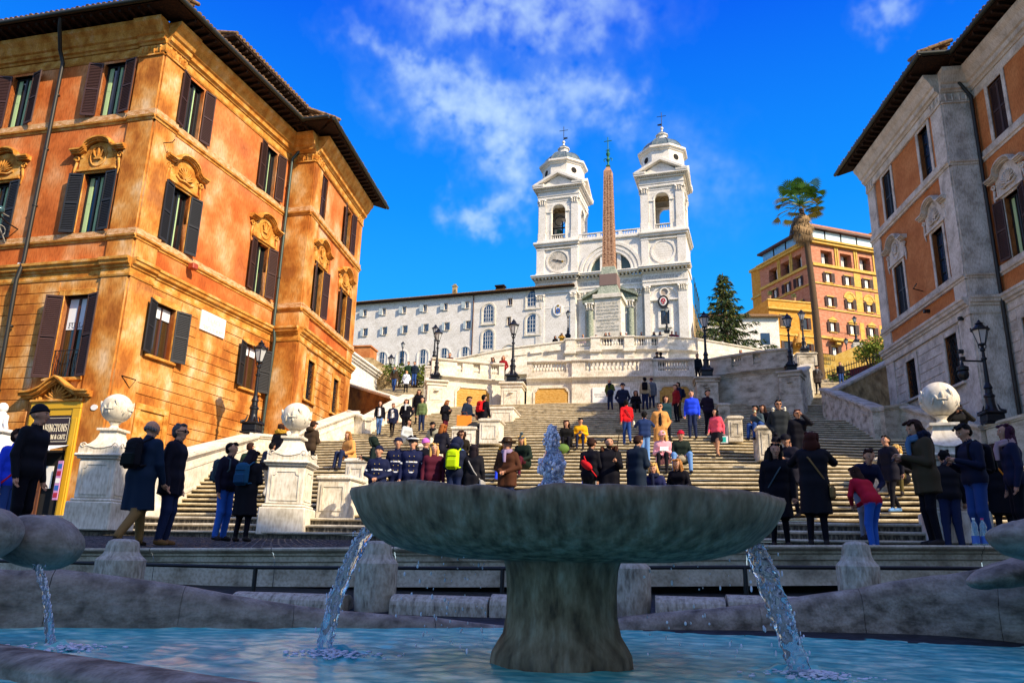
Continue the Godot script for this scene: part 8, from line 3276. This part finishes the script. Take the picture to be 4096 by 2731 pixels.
	if opt(ex, "brim"):
		acc.call("hat", func(m: MB) -> void:
			m.T = HT
			m.col = Color(0.045, 0.025, 0.015)
			m.lathe([Vector2(0.062, 0.022), Vector2(0.115, 0.026), Vector2(0.118, 0.034), Vector2(0.064, 0.034), Vector2(0.060, 0.085), Vector2(0.045, 0.098), Vector2(0.0, 0.094)], 18))
	if ex.has("glasses") or ex.has("topglasses"):
		acc.call("glasses", func(m: MB) -> void:
			m.T = HT
			m.col = Color(0.008, 0.008, 0.01)
			var yy := 0.003 if ex.has("glasses") else 0.05
			for sg in [-1.0, 1.0]:
				m.ball(Vector3(sg * 0.021, yy, 0.057), Vector3(0.017, 0.012, 0.006), 8, 4)
				m.tube([Vector3(sg * 0.036, yy + 0.004, 0.054), Vector3(sg * 0.054, yy, 0.0)], 0.003, 4)
			m.tube([Vector3(-0.012, yy + 0.003, 0.06), Vector3(0.012, yy + 0.003, 0.06)], 0.003, 4))
	if opt(ex, "scarf"):
		acc.call("scarf", func(m: MB) -> void:
			m.col = clin(opt(ex, "scarf"))
			var c := sh0 + up * 0.045 + fw * 0.012
			m.tube(ring(c, 0.052, 0.05, 12, -0.012), 0.022, 7)
			m.tube(ring(c - up * 0.018, 0.056, 0.056, 12, -0.012), 0.020, 7)
			m.tube([c + fw * 0.06, c + fw * 0.085 - up * 0.06, c + fw * 0.085 - up * 0.15], [0.022, 0.024, 0.018], 6))
	if opt(ex, "furhood") or ex.has("hoodback"):
		acc.call("fur_hood" if opt(ex, "furhood") else "hood", func(m: MB) -> void:
			m.col = clin(opt(ex, "furhood")) if opt(ex, "furhood") else tc
			var c := sh0 + up * 0.035
			if not opt(ex, "furhood"):
				m.ball(c - fw * 0.06, Vector3(0.075, 0.05, 0.045), 12, 7)
			else:
				for i in 46:
					var a := PI * 0.9 + 1.2 * PI * i / 45.0
					m.ball(c + Vector3(cos(a) * 0.088, rng.randf_range(-0.012, 0.03), 0) + fw * (sin(a) * 0.075 + 0.012), Vector3.ONE * rng.randf_range(0.016, 0.027), 6, 4))
	if opt(ex, "backpack"):
		acc.call("backpack", func(m: MB) -> void:
			var bcx := clin(opt(ex, "backpack"))
			m.T = Transform3D(T, pel + up * 0.165 - fw * (0.125 + puff))
			m.col = bcx
			m.box(Vector3(0, 0.0, 0), Vector3(0.17, 0.225, 0.075), 0.032)
			m.ball(Vector3(0, 0.09, 0), Vector3(0.085, 0.05, 0.042), 12, 6)
			m.col = bcx * 0.8
			m.box(Vector3(0, -0.045, -0.045), Vector3(0.13, 0.105, 0.03), 0.013)
			m.col = Color(0.01, 0.01, 0.01)
			m.tube([Vector3(-0.06, 0.045, -0.04), Vector3(0, 0.05, -0.042), Vector3(0.06, 0.045, -0.04)], 0.003, 4)
			m.col = bcx
			for sg in [-1.0, 1.0]:
				m.tube([Vector3(sg * 0.055, 0.1, 0.02), Vector3(sg * 0.062, 0.158, 0.10), Vector3(sg * 0.068, 0.125, 0.185), Vector3(sg * 0.078, 0.02, 0.20), Vector3(sg * 0.085, -0.07, 0.10), Vector3(sg * 0.07, -0.09, 0.02)], 0.0105, 5))
	for key in ["crossbody", "bagstrap", "slingred", "bagside"]:
		if ex.has(key) or opt(ex, key):
			acc.call("shoulder_bag", func(m: MB) -> void:
				var col := Color(0.5, 0.01, 0.015) if key == "slingred" else clin(opt(ex, key))
				m.T = Transform3D(T, pel)
				m.col = col if key != "bagstrap" else Color(0.03, 0.03, 0.03)
				var rz := 0.086 + puff
				m.tube([Vector3(0.085, 0.29, 0.0), Vector3(0.03, 0.22, rz), Vector3(-0.05, 0.09, rz), Vector3(-0.125, -0.02, 0.03)], 0.008, 5)
				m.tube([Vector3(0.085, 0.29, 0.0), Vector3(0.03, 0.22, -rz), Vector3(-0.05, 0.09, -rz), Vector3(-0.125, -0.02, -0.03)], 0.008, 5)
				m.col = col
				if key == "slingred":
					m.ball(Vector3(-0.02, 0.12, -rz - 0.02), Vector3(0.10, 0.045, 0.035), 12, 7, -1, 1, Basis(Vector3.BACK, 0.6))
				else:
					m.box(Vector3(-0.145, -0.07, 0.0), Vector3(0.05, 0.11, 0.15), 0.018))
			break
	if ex.has("bagteal"):
		acc.call("shopping_bag", func(m: MB) -> void:
			var h: Vector3 = hands[0][0]
			m.T = Transform3D(Basis(Vector3.UP, 0.5), h - Vector3(0, 0.12, -0.02))
			m.col = Color(0.75, 0.75, 0.73)
			m.box(Vector3.ZERO, Vector3(0.17, 0.14, 0.06))
			m.col = Color(0.02, 0.42, 0.36)
			m.box(Vector3(-0.01, 0, 0.0), Vector3(0.115, 0.11, 0.064))
			m.col = Color(0.7, 0.7, 0.7)
			m.tube([Vector3(-0.04, 0.07, 0), Vector3(0, 0.13, 0), Vector3(0.04, 0.07, 0)], 0.004, 4))
	if opt(ex, "lapbag"):
		acc.call("bag", func(m: MB) -> void:
			m.col = Color(0.30, 0.26, 0.18) if opt(ex, "lapbag") == "beige" else Color(0.2, 0.07, 0.02)
			m.ball(Vector3(0, 0.24, -0.06), Vector3(0.085, 0.055, 0.05), 12, 7)
			m.tube([Vector3(-0.05, 0.27, -0.05), Vector3(0, 0.31, -0.06), Vector3(0.05, 0.27, -0.05)], 0.006, 4))
	if ex.has("map"):
		acc.call("map_sheet", func(m: MB) -> void:
			m.T = Transform3D(Basis(Vector3.RIGHT, -0.7), (hands[0][0] + hands[1][0]) * 0.5 + Vector3(0, 0.03, 0.02))
			m.col = Color(0.7, 0.7, 0.66)
			m.box(Vector3(0.03, 0, 0), Vector3(0.13, 0.10, 0.004)))
	if ex.has("phone") or (pose in ["phone", "photo"] and not opt(ex, "map")):
		acc.call("phone", func(m: MB) -> void:
			m.col = Color(0.02, 0.02, 0.025)
			m.T = Transform3D(Basis(Vector3.RIGHT, -0.5 if pose != "photo" else 0.0), (hands[0][0] + hands[1][0]) * 0.5 + fw * 0.03 + up * 0.01)
			m.box(Vector3.ZERO, Vector3(0.045, 0.085, 0.006) if pose != "photo" else Vector3(0.085, 0.045, 0.006), 0.002))
	if ex.has("cone"):
		acc.call("ice_cream", func(m: MB) -> void:
			m.T = Transform3D(Basis(), hands[0][0] + Vector3(0, 0.04, 0))
			m.col = Color(0.45, 0.25, 0.08)
			m.lathe([Vector2(0.0, -0.04), Vector2(0.016, 0.02)], 8)
			m.col = Color(0.55, 0.62, 0.4)
			m.ball(Vector3(0, 0.03, 0), Vector3(0.022, 0.024, 0.022), 8, 6))
	if ex.has("bands"):
		acc.call("reflective_bands", func(m: MB) -> void:
			m.col = Color(0.75, 0.77, 0.8)
			for q in [0.17, 0.04]:
				m.T = Transform3D(T, pel + up * q)
				m.lathe([Vector2(1.0, -0.008), Vector2(1.0, 0.008)], 20, Vector3.ZERO, 0.119, 0.0755)
			for s in 2:
				var sho: Vector3 = sh0 + T * Vector3((0.105 if s == 0 else -0.105), -0.014, 0)
				var el: Vector3 = sho + T * (arms[s][0] * Vector3(1.0 if s == 0 else -1.0, 1, 1))
				m.T = Transform3D()
				m.tube([sho.lerp(el, 0.62), sho.lerp(el, 0.74)], 0.036, 8, false)
			m.T = Transform3D(T, pel)
			m.col = Color(0.5, 0.35, 0.08)
			for k in 4:
				for sg in [-1.0, 1.0]:
					m.ball(Vector3(sg * 0.03, 0.06 + k * 0.06, 0.078), Vector3(0.006, 0.006, 0.005), 6, 4))
	if ex.has("stick"):
		acc.call("selfie_stick", func(m: MB) -> void:
			var h: Vector3 = hands[0][0]
			m.col = Color(0.02, 0.02, 0.02)
			m.tube([h, h + Vector3(0.06, 0.30, 0.12)], 0.005, 5)
			m.box(h + Vector3(0.06, 0.33, 0.12), Vector3(0.09, 0.05, 0.008), 0.002))
	if ex.has("stripes"):
		acc.call("trouser_stripes", func(m: MB) -> void:
			m.col = Color(0.7, 0.7, 0.7)
			for s in 2:
				var sg := 1.0 if s == 0 else -1.0
				for k in 3:
					m.tube([pel + Vector3(sg * 0.098, -0.06, (k - 1) * 0.012), knee[s] + Vector3(sg * 0.037, 0, (k - 1) * 0.01), ank[s] + Vector3(sg * 0.026, 0.03, (k - 1) * 0.008)], 0.003, 4))
	if ex.has("navy") or ("bundle:navy" in ex):
		acc.call("folded_coat", func(m: MB) -> void:
			m.col = clin("navy")
			m.ball(hands[0][0] + Vector3(-0.02, -0.04, 0.0), Vector3(0.12, 0.09, 0.07), 12, 7)
			m.ball(hands[0][0] + Vector3(-0.05, -0.10, 0.0), Vector3(0.08, 0.07, 0.06), 10, 6))
func people() -> void:
	var c := StandardMaterial3D.new()
	c.resource_name = "cloth_and_skin"
	c.vertex_color_use_as_albedo = true
	c.roughness = 0.8
	c.metallic_specular = 0.3
	M["cloth"] = c
	for r in FOLK:
		person(r)

const FOLK := [
	[0.52, 7.50, 39.72, 1.58, -15, "carry", "olivegreen", "jeansdark", "bald:grey", "scarf:navy bundle:navy", "bald man in green jacket carrying a folded navy coat below terrace wall"],
	[1.28, 5.80, 34.02, 1.80, 5, "pocket", "navy", "black", "none:black", "beanie:navy glasses", "man in navy puffer jacket, navy beanie and sunglasses, hands in pockets"],
	[1.53, 4.07, 28.14, 1.61, 190, "walk", "red", "jeans", "short:black", "bagstrap:cream", "person in bright red jacket climbing the steps with cream shoulder bag"],
	[2.28, 7.50, 39.78, 1.69, 178, "stand", "beige", "jeansdark", "short:black", "backpack:black cap:black", "person in beige jacket with black backpack seen from behind at top step"],
	[2.62, 7.66, 40.20, 1.59, 182, "stand", "grey:M", "jeansdark", "none:black", "beanie:plum", "person in grey coat and dark beanie beside the black backpack wearer"],
	[1.88, 7.20, 39.00, 1.70, 10, "sit", "black", "black", "long:brown", "", "dark haired woman in black sitting on the top step below the wall"],
	[2.92, 4.24, 28.60, 1.64, 20, "walk", "teal", "black", "bob:brown", "", "woman in dark teal and grey sports jacket walking down behind camel coat"],
	[2.67, 3.43, 26.56, 1.80, 0, "pocket", "camel:L", "jeansdark", "short:black", "glasses inner:black", "man in long camel coat over black jumper wearing sunglasses"],
	[2.14, 3.10, 25.72, 1.69, 180, "photo", "leathernavy", "jeanslight", "short:black", "", "man in navy leather jacket and pale jeans taking a photo, back turned"],
	[3.59, 5.96, 34.56, 1.66, -60, "stand", "maroonred", "black", "short:brown", "", "person in dark red top half hidden beside man in navy"],
	[3.75, 6.26, 35.38, 1.65, -70, "stand", "navy", "olive", "short:black", "backpack:navy", "man in navy jacket and olive trousers facing left near brick panel"],
	[3.89, 4.40, 29.06, 1.77, -8, "stand", "royal", "jeansdark", "short:grey", "backstrap:black", "man in bright blue zipped jacket and dark jeans walking down"],
	[4.73, 5.02, 32.28, 1.85, 30, "pocket", "aubergine", "black", "short:black", "zip:red", "man in dark purple jacket with red zip looking down to the right"],
	[4.51, 3.43, 26.64, 1.59, -35, "walk", "coral", "skirtblack", "curly:black", "legs bagteal", "woman in coral pink jacket and black skirt carrying teal shopping bag"],
	[2.57, 2.32, 21.48, 1.70, -5, "sit", "pink", "black", "long:blond", "beanie:pink map", "seated woman in pink puffer jacket and pink woollen hat reading a map"],
	[3.09, 2.32, 21.46, 1.70, 0, "sitwide", "darkgreen", "jeanslight", "none:black", "beanie:crimson lapbag:beige", "seated man in dark green puffer jacket and red beanie"],
	[2.19, 0.99, 17.80, 1.70, -15, "sit", "navyshine", "black", "bob:blond", "scarf:navy lapbag:brown", "seated woman with short blond hair in shiny navy puffer jacket"],
	[2.71, 1.14, 18.16, 1.70, -20, "sit", "black", "black", "long:honey", "", "seated young woman with long honey hair in black, lowest on the steps"],
	[1.90, 0.84, 17.00, 1.82, 140, "phone", "inkblue:L", "jeansteal", "short:brown", "", "tall man in long dark blue coat with his back to fountain"],
	[1.33, 0.84, 17.00, 1.76, 0, "selfie", "black:M", "black", "beard:black", "furhood:brown stick", "bearded man in black parka with fur hood holding a selfie stick"],
	[0.91, 0.84, 17.00, 1.76, 150, "phone", "black", "trackblack", "short:brown", "slingred stripes", "man in black jumper with red sling bag and striped track trousers"],
	[1.04, 0.99, 17.92, 1.70, 170, "sit", "royal", "navy", "short:black", "", "seated person in royal blue coat half hidden behind man in black parka"],
	[-0.09, 3.75, 27.32, 1.70, 0, "sit", "mustard", "navy", "short:black", "phone", "seated man in yellow and black jacket looking at his phone"],
	[7.84, 8.90, 45.14, 1.66, 175, "photo", "burgundy", "jeans", "none:black", "capback:lavender vest:armygreen backpack:black", "person in pale cap with black backpack photographing the terrace wall"],
	[5.58, 3.94, 26.40, 1.70, -40, "sit", "slate", "jeans", "short:black", "cone", "dark haired person sitting on stone block eating an ice cream"],
	[5.77, 3.96, 26.40, 1.70, -50, "sit", "black", "jeans", "long:brown", "", "woman with long brown hair in black sitting on stone block"],
	[5.78, 2.62, 22.22, 1.80, -5, "pocket", "charcoal:M", "greylight", "short:black", "glasses furhood:cream", "man in charcoal parka with cream fur hood and glasses"],
	[6.08, 2.32, 21.30, 1.66, 0, "handhead", "black:L", "grey", "short:auburn", "glasses", "woman in black coat holding her hand to her forehead"],
	[4.88, 0.99, 17.54, 1.70, 170, "stand", "black:M", "black", "none:black", "beanie:black pompom", "person in black coat and black bobble hat seen from behind"],
	[5.12, 0.99, 17.52, 1.74, -40, "phone", "blacknavy:M", "black", "none:black", "beanie:black", "person in black beanie and dark jacket looking at a phone"],
	[4.15, 0.29, 13.24, 1.62, -10, "stand", "black:L", "black", "long:black", "bagside:slate", "smiling woman with long black hair in black coat before the steps"],
	[4.51, 0.29, 12.23, 1.66, 170, "photo", "ink:L", "black", "bob:auburn", "crossbody:tan", "woman in wide dark coat with tan crossbody strap seen from behind"],
	[6.12, 0.50, 15.75, 1.78, 15, "bend", "navy", "greyjeans", "short:brown", "", "man in navy hooded jacket bending to hug woman in red"],
	[6.00, 0.31, 15.12, 1.62, -150, "bend", "crimson", "jeansblue", "long:brown", "shoeswhite", "woman in red hooded jacket and blue jeans leaning into a hug"],
	[7.65, 1.58, 18.98, 1.70, -30, "sit", "black", "olive", "bob:blond", "phone scarf:cream", "seated person with pale blond hair holding a white phone"],
	[7.21, 1.14, 17.75, 1.60, -60, "walk", "blacknavy:M", "black", "short:black", "shoesblue", "dark haired man with moustache in dark coat stepping down, hand raised"],
	[5.81, 0.30, 11.48, 1.70, -85, "phone", "khaki:M", "black", "long:brown", "furhood:inkblue scarf:bluegrey", "woman with wavy brown hair in olive parka with navy fur hood"],
	[7.35, 0.33, 15.10, 1.74, 175, "stand", "blackshine", "jeansdark", "short:black", "", "man in black quilted jacket with his back turned behind woman in olive parka"],
	[6.84, 0.32, 12.57, 1.80, -75, "phone", "inkblue", "jeans", "short:black", "backpack:ink topglasses", "man in dark blue hooded jacket with backpack looking down at phone"],
	[8.24, 0.50, 15.18, 1.69, 175, "stand", "black:L", "black", "bob:brown", "crossbody:orange", "woman in long black quilted coat with orange strap, back turned"],
	[7.04, 0.31, 11.77, 1.66, -100, "stand", "navy", "black", "long:plum", "scarf:rose", "woman with plum red hair and pale pink scarf at right edge"],
	[10.09, 2.47, 21.56, 1.68, -10, "photo", "black:M", "black", "none:black", "hood:black", "person in black hood raising a camera behind the right ball post"],
	[11.79, 9.83, 48.00, 1.44, -10, "phone", "black", "black", "long:brown", "", "woman in black jacket walking down right flight beside man in grey coat"],
	[12.61, 9.98, 48.40, 1.78, -10, "pocket", "taupe:M", "black", "none:black", "beret scarf:grey", "man in beret and grey brown coat walking down right flight"],
	[15.25, 11.69, 53.60, 1.54, -5, "stand", "blacknavy", "jeans", "short:brown", "", "man in dark jacket and jeans near the top of right flight"],
	[20.66, 13.24, 72.01, 1.62, -15, "stand", "ink:M", "black", "bob:brown", "scarf:grey", "woman in dark coat with grey scarf near the top of right flight"],
	[-9.72, 5.33, 33.94, 1.55, 8, "walk", "black", "jeanslight", "long:brown", "inner:white", "woman with long hair, open black jacket and pale jeans walking down left"],
	[-8.90, 5.18, 33.36, 1.48, 5, "walk", "navy:M", "black", "bun:brown", "inner:white crossbody:grey", "woman in navy coat with white jumper walking down left flight"],
	[-7.23, 4.56, 29.88, 1.57, 5, "pocket", "black", "black", "long:brown", "scarf:greywhite shoeswhite", "woman in black puffer jacket with pale scarf and white trainers"],
	[-7.73, 5.49, 33.92, 1.53, -5, "stand", "sage", "jeansdark", "bald:brown", "", "bald man in sage green jacket walking down left flight"],
	[-8.42, 6.11, 35.66, 1.66, 0, "stand", "black", "black", "curly:brown", "", "woman with big curly brown hair behind bald man in green"],
	[-6.37, 5.18, 32.90, 1.52, 60, "phone", "black:M", "wine", "curly:ginger", "backpack:black", "woman with ginger curls in black coat and wine red trousers"],
	[-4.57, 4.24, 29.00, 1.80, 70, "carry", "inkblue:L", "black", "short:black", "", "man in long navy coat leaning over an orange shopping bag"],
	[-4.13, 4.56, 30.00, 1.76, 150, "walk", "black:M", "black", "short:black", "backpack:red", "man in dark coat with a red backpack climbing between low walls"],
	[-6.17, 3.75, 27.62, 1.70, 60, "sit", "greywhite", "black", "long:black", "", "seated woman with straight black hair in pale grey jacket"],
	[-5.51, 3.59, 27.14, 1.70, -10, "sit", "stone", "cream", "short:black", "cap:black scarf:black", "seated person in black cap, stone jacket and cream trousers"],
	[-3.60, 2.62, 22.56, 1.70, 160, "sit", "blacknavy", "wine", "curly:ginger", "", "seated person with orange hair in dark puffer jacket, back turned"],
	[-3.21, 2.47, 22.16, 1.70, 0, "sit", "brownblack", "jeanslight", "curly:brown", "glasses", "seated woman in sunglasses with curly brown hair and pale jeans"],
	[-1.74, 2.02, 20.92, 1.70, -10, "sit", "khaki", "royal", "none:black", "beanie:slate furhood:gold phone", "seated person in grey beanie and golden fur hood looking at phone"],
	[-1.38, 2.17, 21.28, 1.70, -20, "sit", "darkgreen:M", "wine", "long:blond", "beanie:slate pompom", "seated blond woman in grey bobble hat and wine red trousers"],
	[-0.55, 3.59, 26.92, 1.70, 0, "sit", "black", "black", "bob:brown", "", "seated dark haired woman partly behind the fountain jet"],
	[-4.67, 1.28, 19.18, 1.68, -80, "phone", "greenblack", "black", "none:black", "hood:greenblack", "person in greenish black hooded puffer jacket facing left by low block"],
	[-3.82, 0.67, 17.00, 1.74, 5, "police", "police", "police", "none:black", "beanie:navy bands", "police officer in beanie with hands clasped, leftmost of three officers"],
	[-3.43, 0.84, 17.14, 1.78, 5, "stand", "police", "police", "none:black", "beanie:navy bands mask", "police officer in navy beanie with dark neck scarf, middle of the three"],
	[-3.07, 0.84, 17.10, 1.76, 10, "stand", "police", "police", "short:black", "capwhite bands", "police officer in white topped peaked cap behind woman in pink hat"],
	[-3.24, 1.14, 18.68, 1.70, 150, "stand", "ink:L", "black", "none:black", "beanie:orchid", "person in orchid pink hat and big dark coat with back turned"],
	[-2.57, 0.84, 17.06, 1.64, 20, "stand", "wine", "black", "long:blond", "", "blond woman partly hidden behind person in pink hat"],
	[-2.06, 0.84, 17.02, 1.78, 175, "phone", "navy", "jeansdark", "none:navy", "hood:navy backpack:lime", "person in navy hoodie with lime green backpack behind the fountain bowl"],
	[-1.65, 0.84, 17.00, 1.62, 170, "stand", "blackshine:M", "black", "long:plumblack", "bagside:greylight", "woman with long dark hair in black padded coat with grey bag"],
	[-0.88, 0.84, 17.00, 1.72, -15, "police", "brown:M", "jeansdark", "short:grey", "brim:brown scarf:lilac", "elderly man in brown coat and brown brimmed hat, hands clasped"],
	[-6.94, 2.47, 22.34, 1.70, -30, "sit", "camel:M", "jeansdark", "long:honey", "", "woman in camel coat sunning herself, seated alone on left steps"],
	[-7.35, 2.02, 21.22, 1.74, 165, "phone", "brownolive", "black", "short:brown", "hoodback", "man in brown hooded puffer jacket seen from behind right of ball post"],
	[-8.33, 2.02, 21.28, 1.66, 170, "stand", "black", "black", "long:brown", "furhood:gold", "person in black coat with golden fur hood left of the ball post"],
	[-7.82, 1.43, 19.78, 1.48, 170, "walk", "blacknavy", "greylight", "short:black", "backpack:navy", "person in grey trousers with navy backpack climbing left of ball post"],
	[-8.05, 1.14, 19.06, 1.66, 170, "stand", "forest", "black", "short:brown", "inner:white", "person in green and white jacket behind woman with teal backpack"],
	[-5.56, 0.22, 13.62, 1.78, 80, "stand", "navyblack", "jeansblue", "short:black", "backpack:slate", "man in dark hooded jacket, jeans and grey backpack smiling to the right"],
	[-5.09, 0.21, 13.50, 1.66, 175, "phone", "aubblack:L", "black", "long:plumblack", "backpack:tealblue", "woman in long dark padded coat with small teal backpack"],
	[-5.05, 0.07, 10.31, 1.78, 170, "stridephone", "petrol:L", "tan", "bald:grey", "backpack:ink", "bald man in petrol blue long coat striding with phone to his ear"],
	[-4.89, 0.09, 10.82, 1.78, 100, "stand", "blacknavy:M", "jeansdark", "short:greydark", "glasses shoesbrown", "grey haired man in black jacket, jeans and brown shoes"],
	[-10.35, 0.50, 17.02, 1.70, 85, "pocket", "greynavy:M", "black", "bun:black", "shoeswhite", "young woman with hair in a bun and grey wool coat beside ball post"],
	[-5.60, -0.01, 8.81, 1.78, 95, "stand", "ink", "black", "none:black", "beanie:ink", "man in black beanie and black jacket at the left edge"],
	[-7.91, 0.06, 11.15, 1.80, 90, "stand", "royal", "jeans", "short:brown", "slingred", "person in blue and red jacket cut by the left edge"],
	[-15.46, 11.53, 53.20, 1.79, 0, "walk", "brownolive", "jeans", "short:black", "scarf:slate", "man in brown leather jacket and grey scarf walking down far left flight"],
	[-14.31, 11.22, 52.40, 1.59, 5, "pocket", "icewhite:M", "black", "short:blond", "bagside:black", "woman in white padded coat with black bag on far left flight"],
	[-14.39, 11.88, 53.00, 1.76, 0, "pocket", "forest", "black", "short:brown", "", "man in dark green jacket at top of far left flight"],
	[-13.93, 11.85, 53.00, 1.78, 0, "pocket", "inkblue", "jeans", "short:black", "", "man in navy jacket and jeans at top of far left flight"],
	[-20.42, 12.93, 57.80, 1.70, 20, "sit", "navy", "navy", "short:brown", "", "seated person in navy beside building, leftmost of three"],
	[-18.39, 11.53, 53.20, 1.70, 20, "sit", "greywhite", "black", "short:black", "", "seated person in grey white top, lowest of three by building"],
	[-19.73, 12.77, 57.40, 1.70, -30, "sit", "forest", "jeans", "short:black", "", "seated person in green jacket, rightmost of three by building"],
	[-9.17, 10.19, 44.30, 1.70, 0, "stand", "brown", "black", "short:black", "", "head of person behind left terrace balustrade end block"],
	[-6.58, 9.94, 44.60, 1.70, 0, "phone", "black", "black", "bob:brown", "", "person in black leaning on left terrace balustrade"],
	[-5.97, 10.02, 44.60, 1.70, 0, "pocket", "maroonred", "black", "long:ginger", "", "red haired person looking over left terrace balustrade"],
	[3.05, 10.04, 44.40, 1.70, 180, "stand", "black", "black", "none:black", "beanie:ink", "person in black cap leaning back on terrace balustrade, left of pair"],
	[3.26, 10.03, 44.40, 1.70, 180, "stand", "black", "black", "short:black", "", "person in black leaning back on terrace balustrade, right of pair"],
	[5.38, 10.15, 45.50, 1.70, 0, "stand", "ink", "black", "short:brown", "", "person behind balustrade under the fir tree, nearer right lamp"],
	[8.04, 10.74, 47.00, 1.70, 0, "stand", "black", "black", "short:black", "", "person behind the right curved balustrade under fir tree"],
	[-5.22, 17.45, 66.20, 1.70, 0, "stand", "black", "black", "long:black", "", "person in black by the ramp wall below left church window"],
	[-4.65, 17.67, 66.20, 1.70, 0, "photo", "gold", "black", "long:brown", "", "woman in golden brown coat, arms raised, below left church window"],
	[-2.70, 17.21, 65.20, 1.70, 0, "stand", "rose", "black", "short:blond", "", "person in pale clothes at left bay of upper balustrade"],
	[-1.58, 17.10, 65.00, 1.70, 0, "stand", "ink", "black", "short:black", "", "person at first pier of upper balustrade"],
	[-0.76, 17.28, 65.00, 1.70, 0, "stand", "black", "black", "long:brown", "", "left of two dark people at middle bay of upper balustrade"],
	[-0.44, 17.29, 65.00, 1.70, 0, "stand", "navy", "black", "short:black", "", "right of two dark people at middle bay of upper balustrade"],
	[0.54, 17.28, 65.00, 1.70, 0, "stand", "black", "black", "short:black", "", "dark haired person at middle bay, right of obelisk pedestal"],
	[0.98, 17.27, 65.00, 1.70, 0, "stand", "maroonred", "black", "none:black", "beanie:white", "person in white hat at middle bay of upper balustrade"],
	[2.27, 17.26, 65.00, 1.70, 0, "stand", "blacknavy", "black", "short:brown", "", "person at right bay of upper balustrade, nearest the pier"],
	[3.32, 17.26, 65.00, 1.70, 0, "stand", "teal", "black", "bob:brown", "", "person in teal at right bay of upper balustrade"],
	[3.84, 17.27, 65.00, 1.70, 0, "stand", "black", "black", "long:brown", "", "brown haired person at right end of upper balustrade bay"],
	[4.84, 17.46, 65.60, 1.70, 0, "stand", "wine", "black", "short:black", "", "person beside right upper lamp, left of two"],
	[5.19, 17.39, 65.60, 1.70, 0, "stand", "burgundy", "black", "short:brown", "", "person beside right upper lamp, right of two"]]
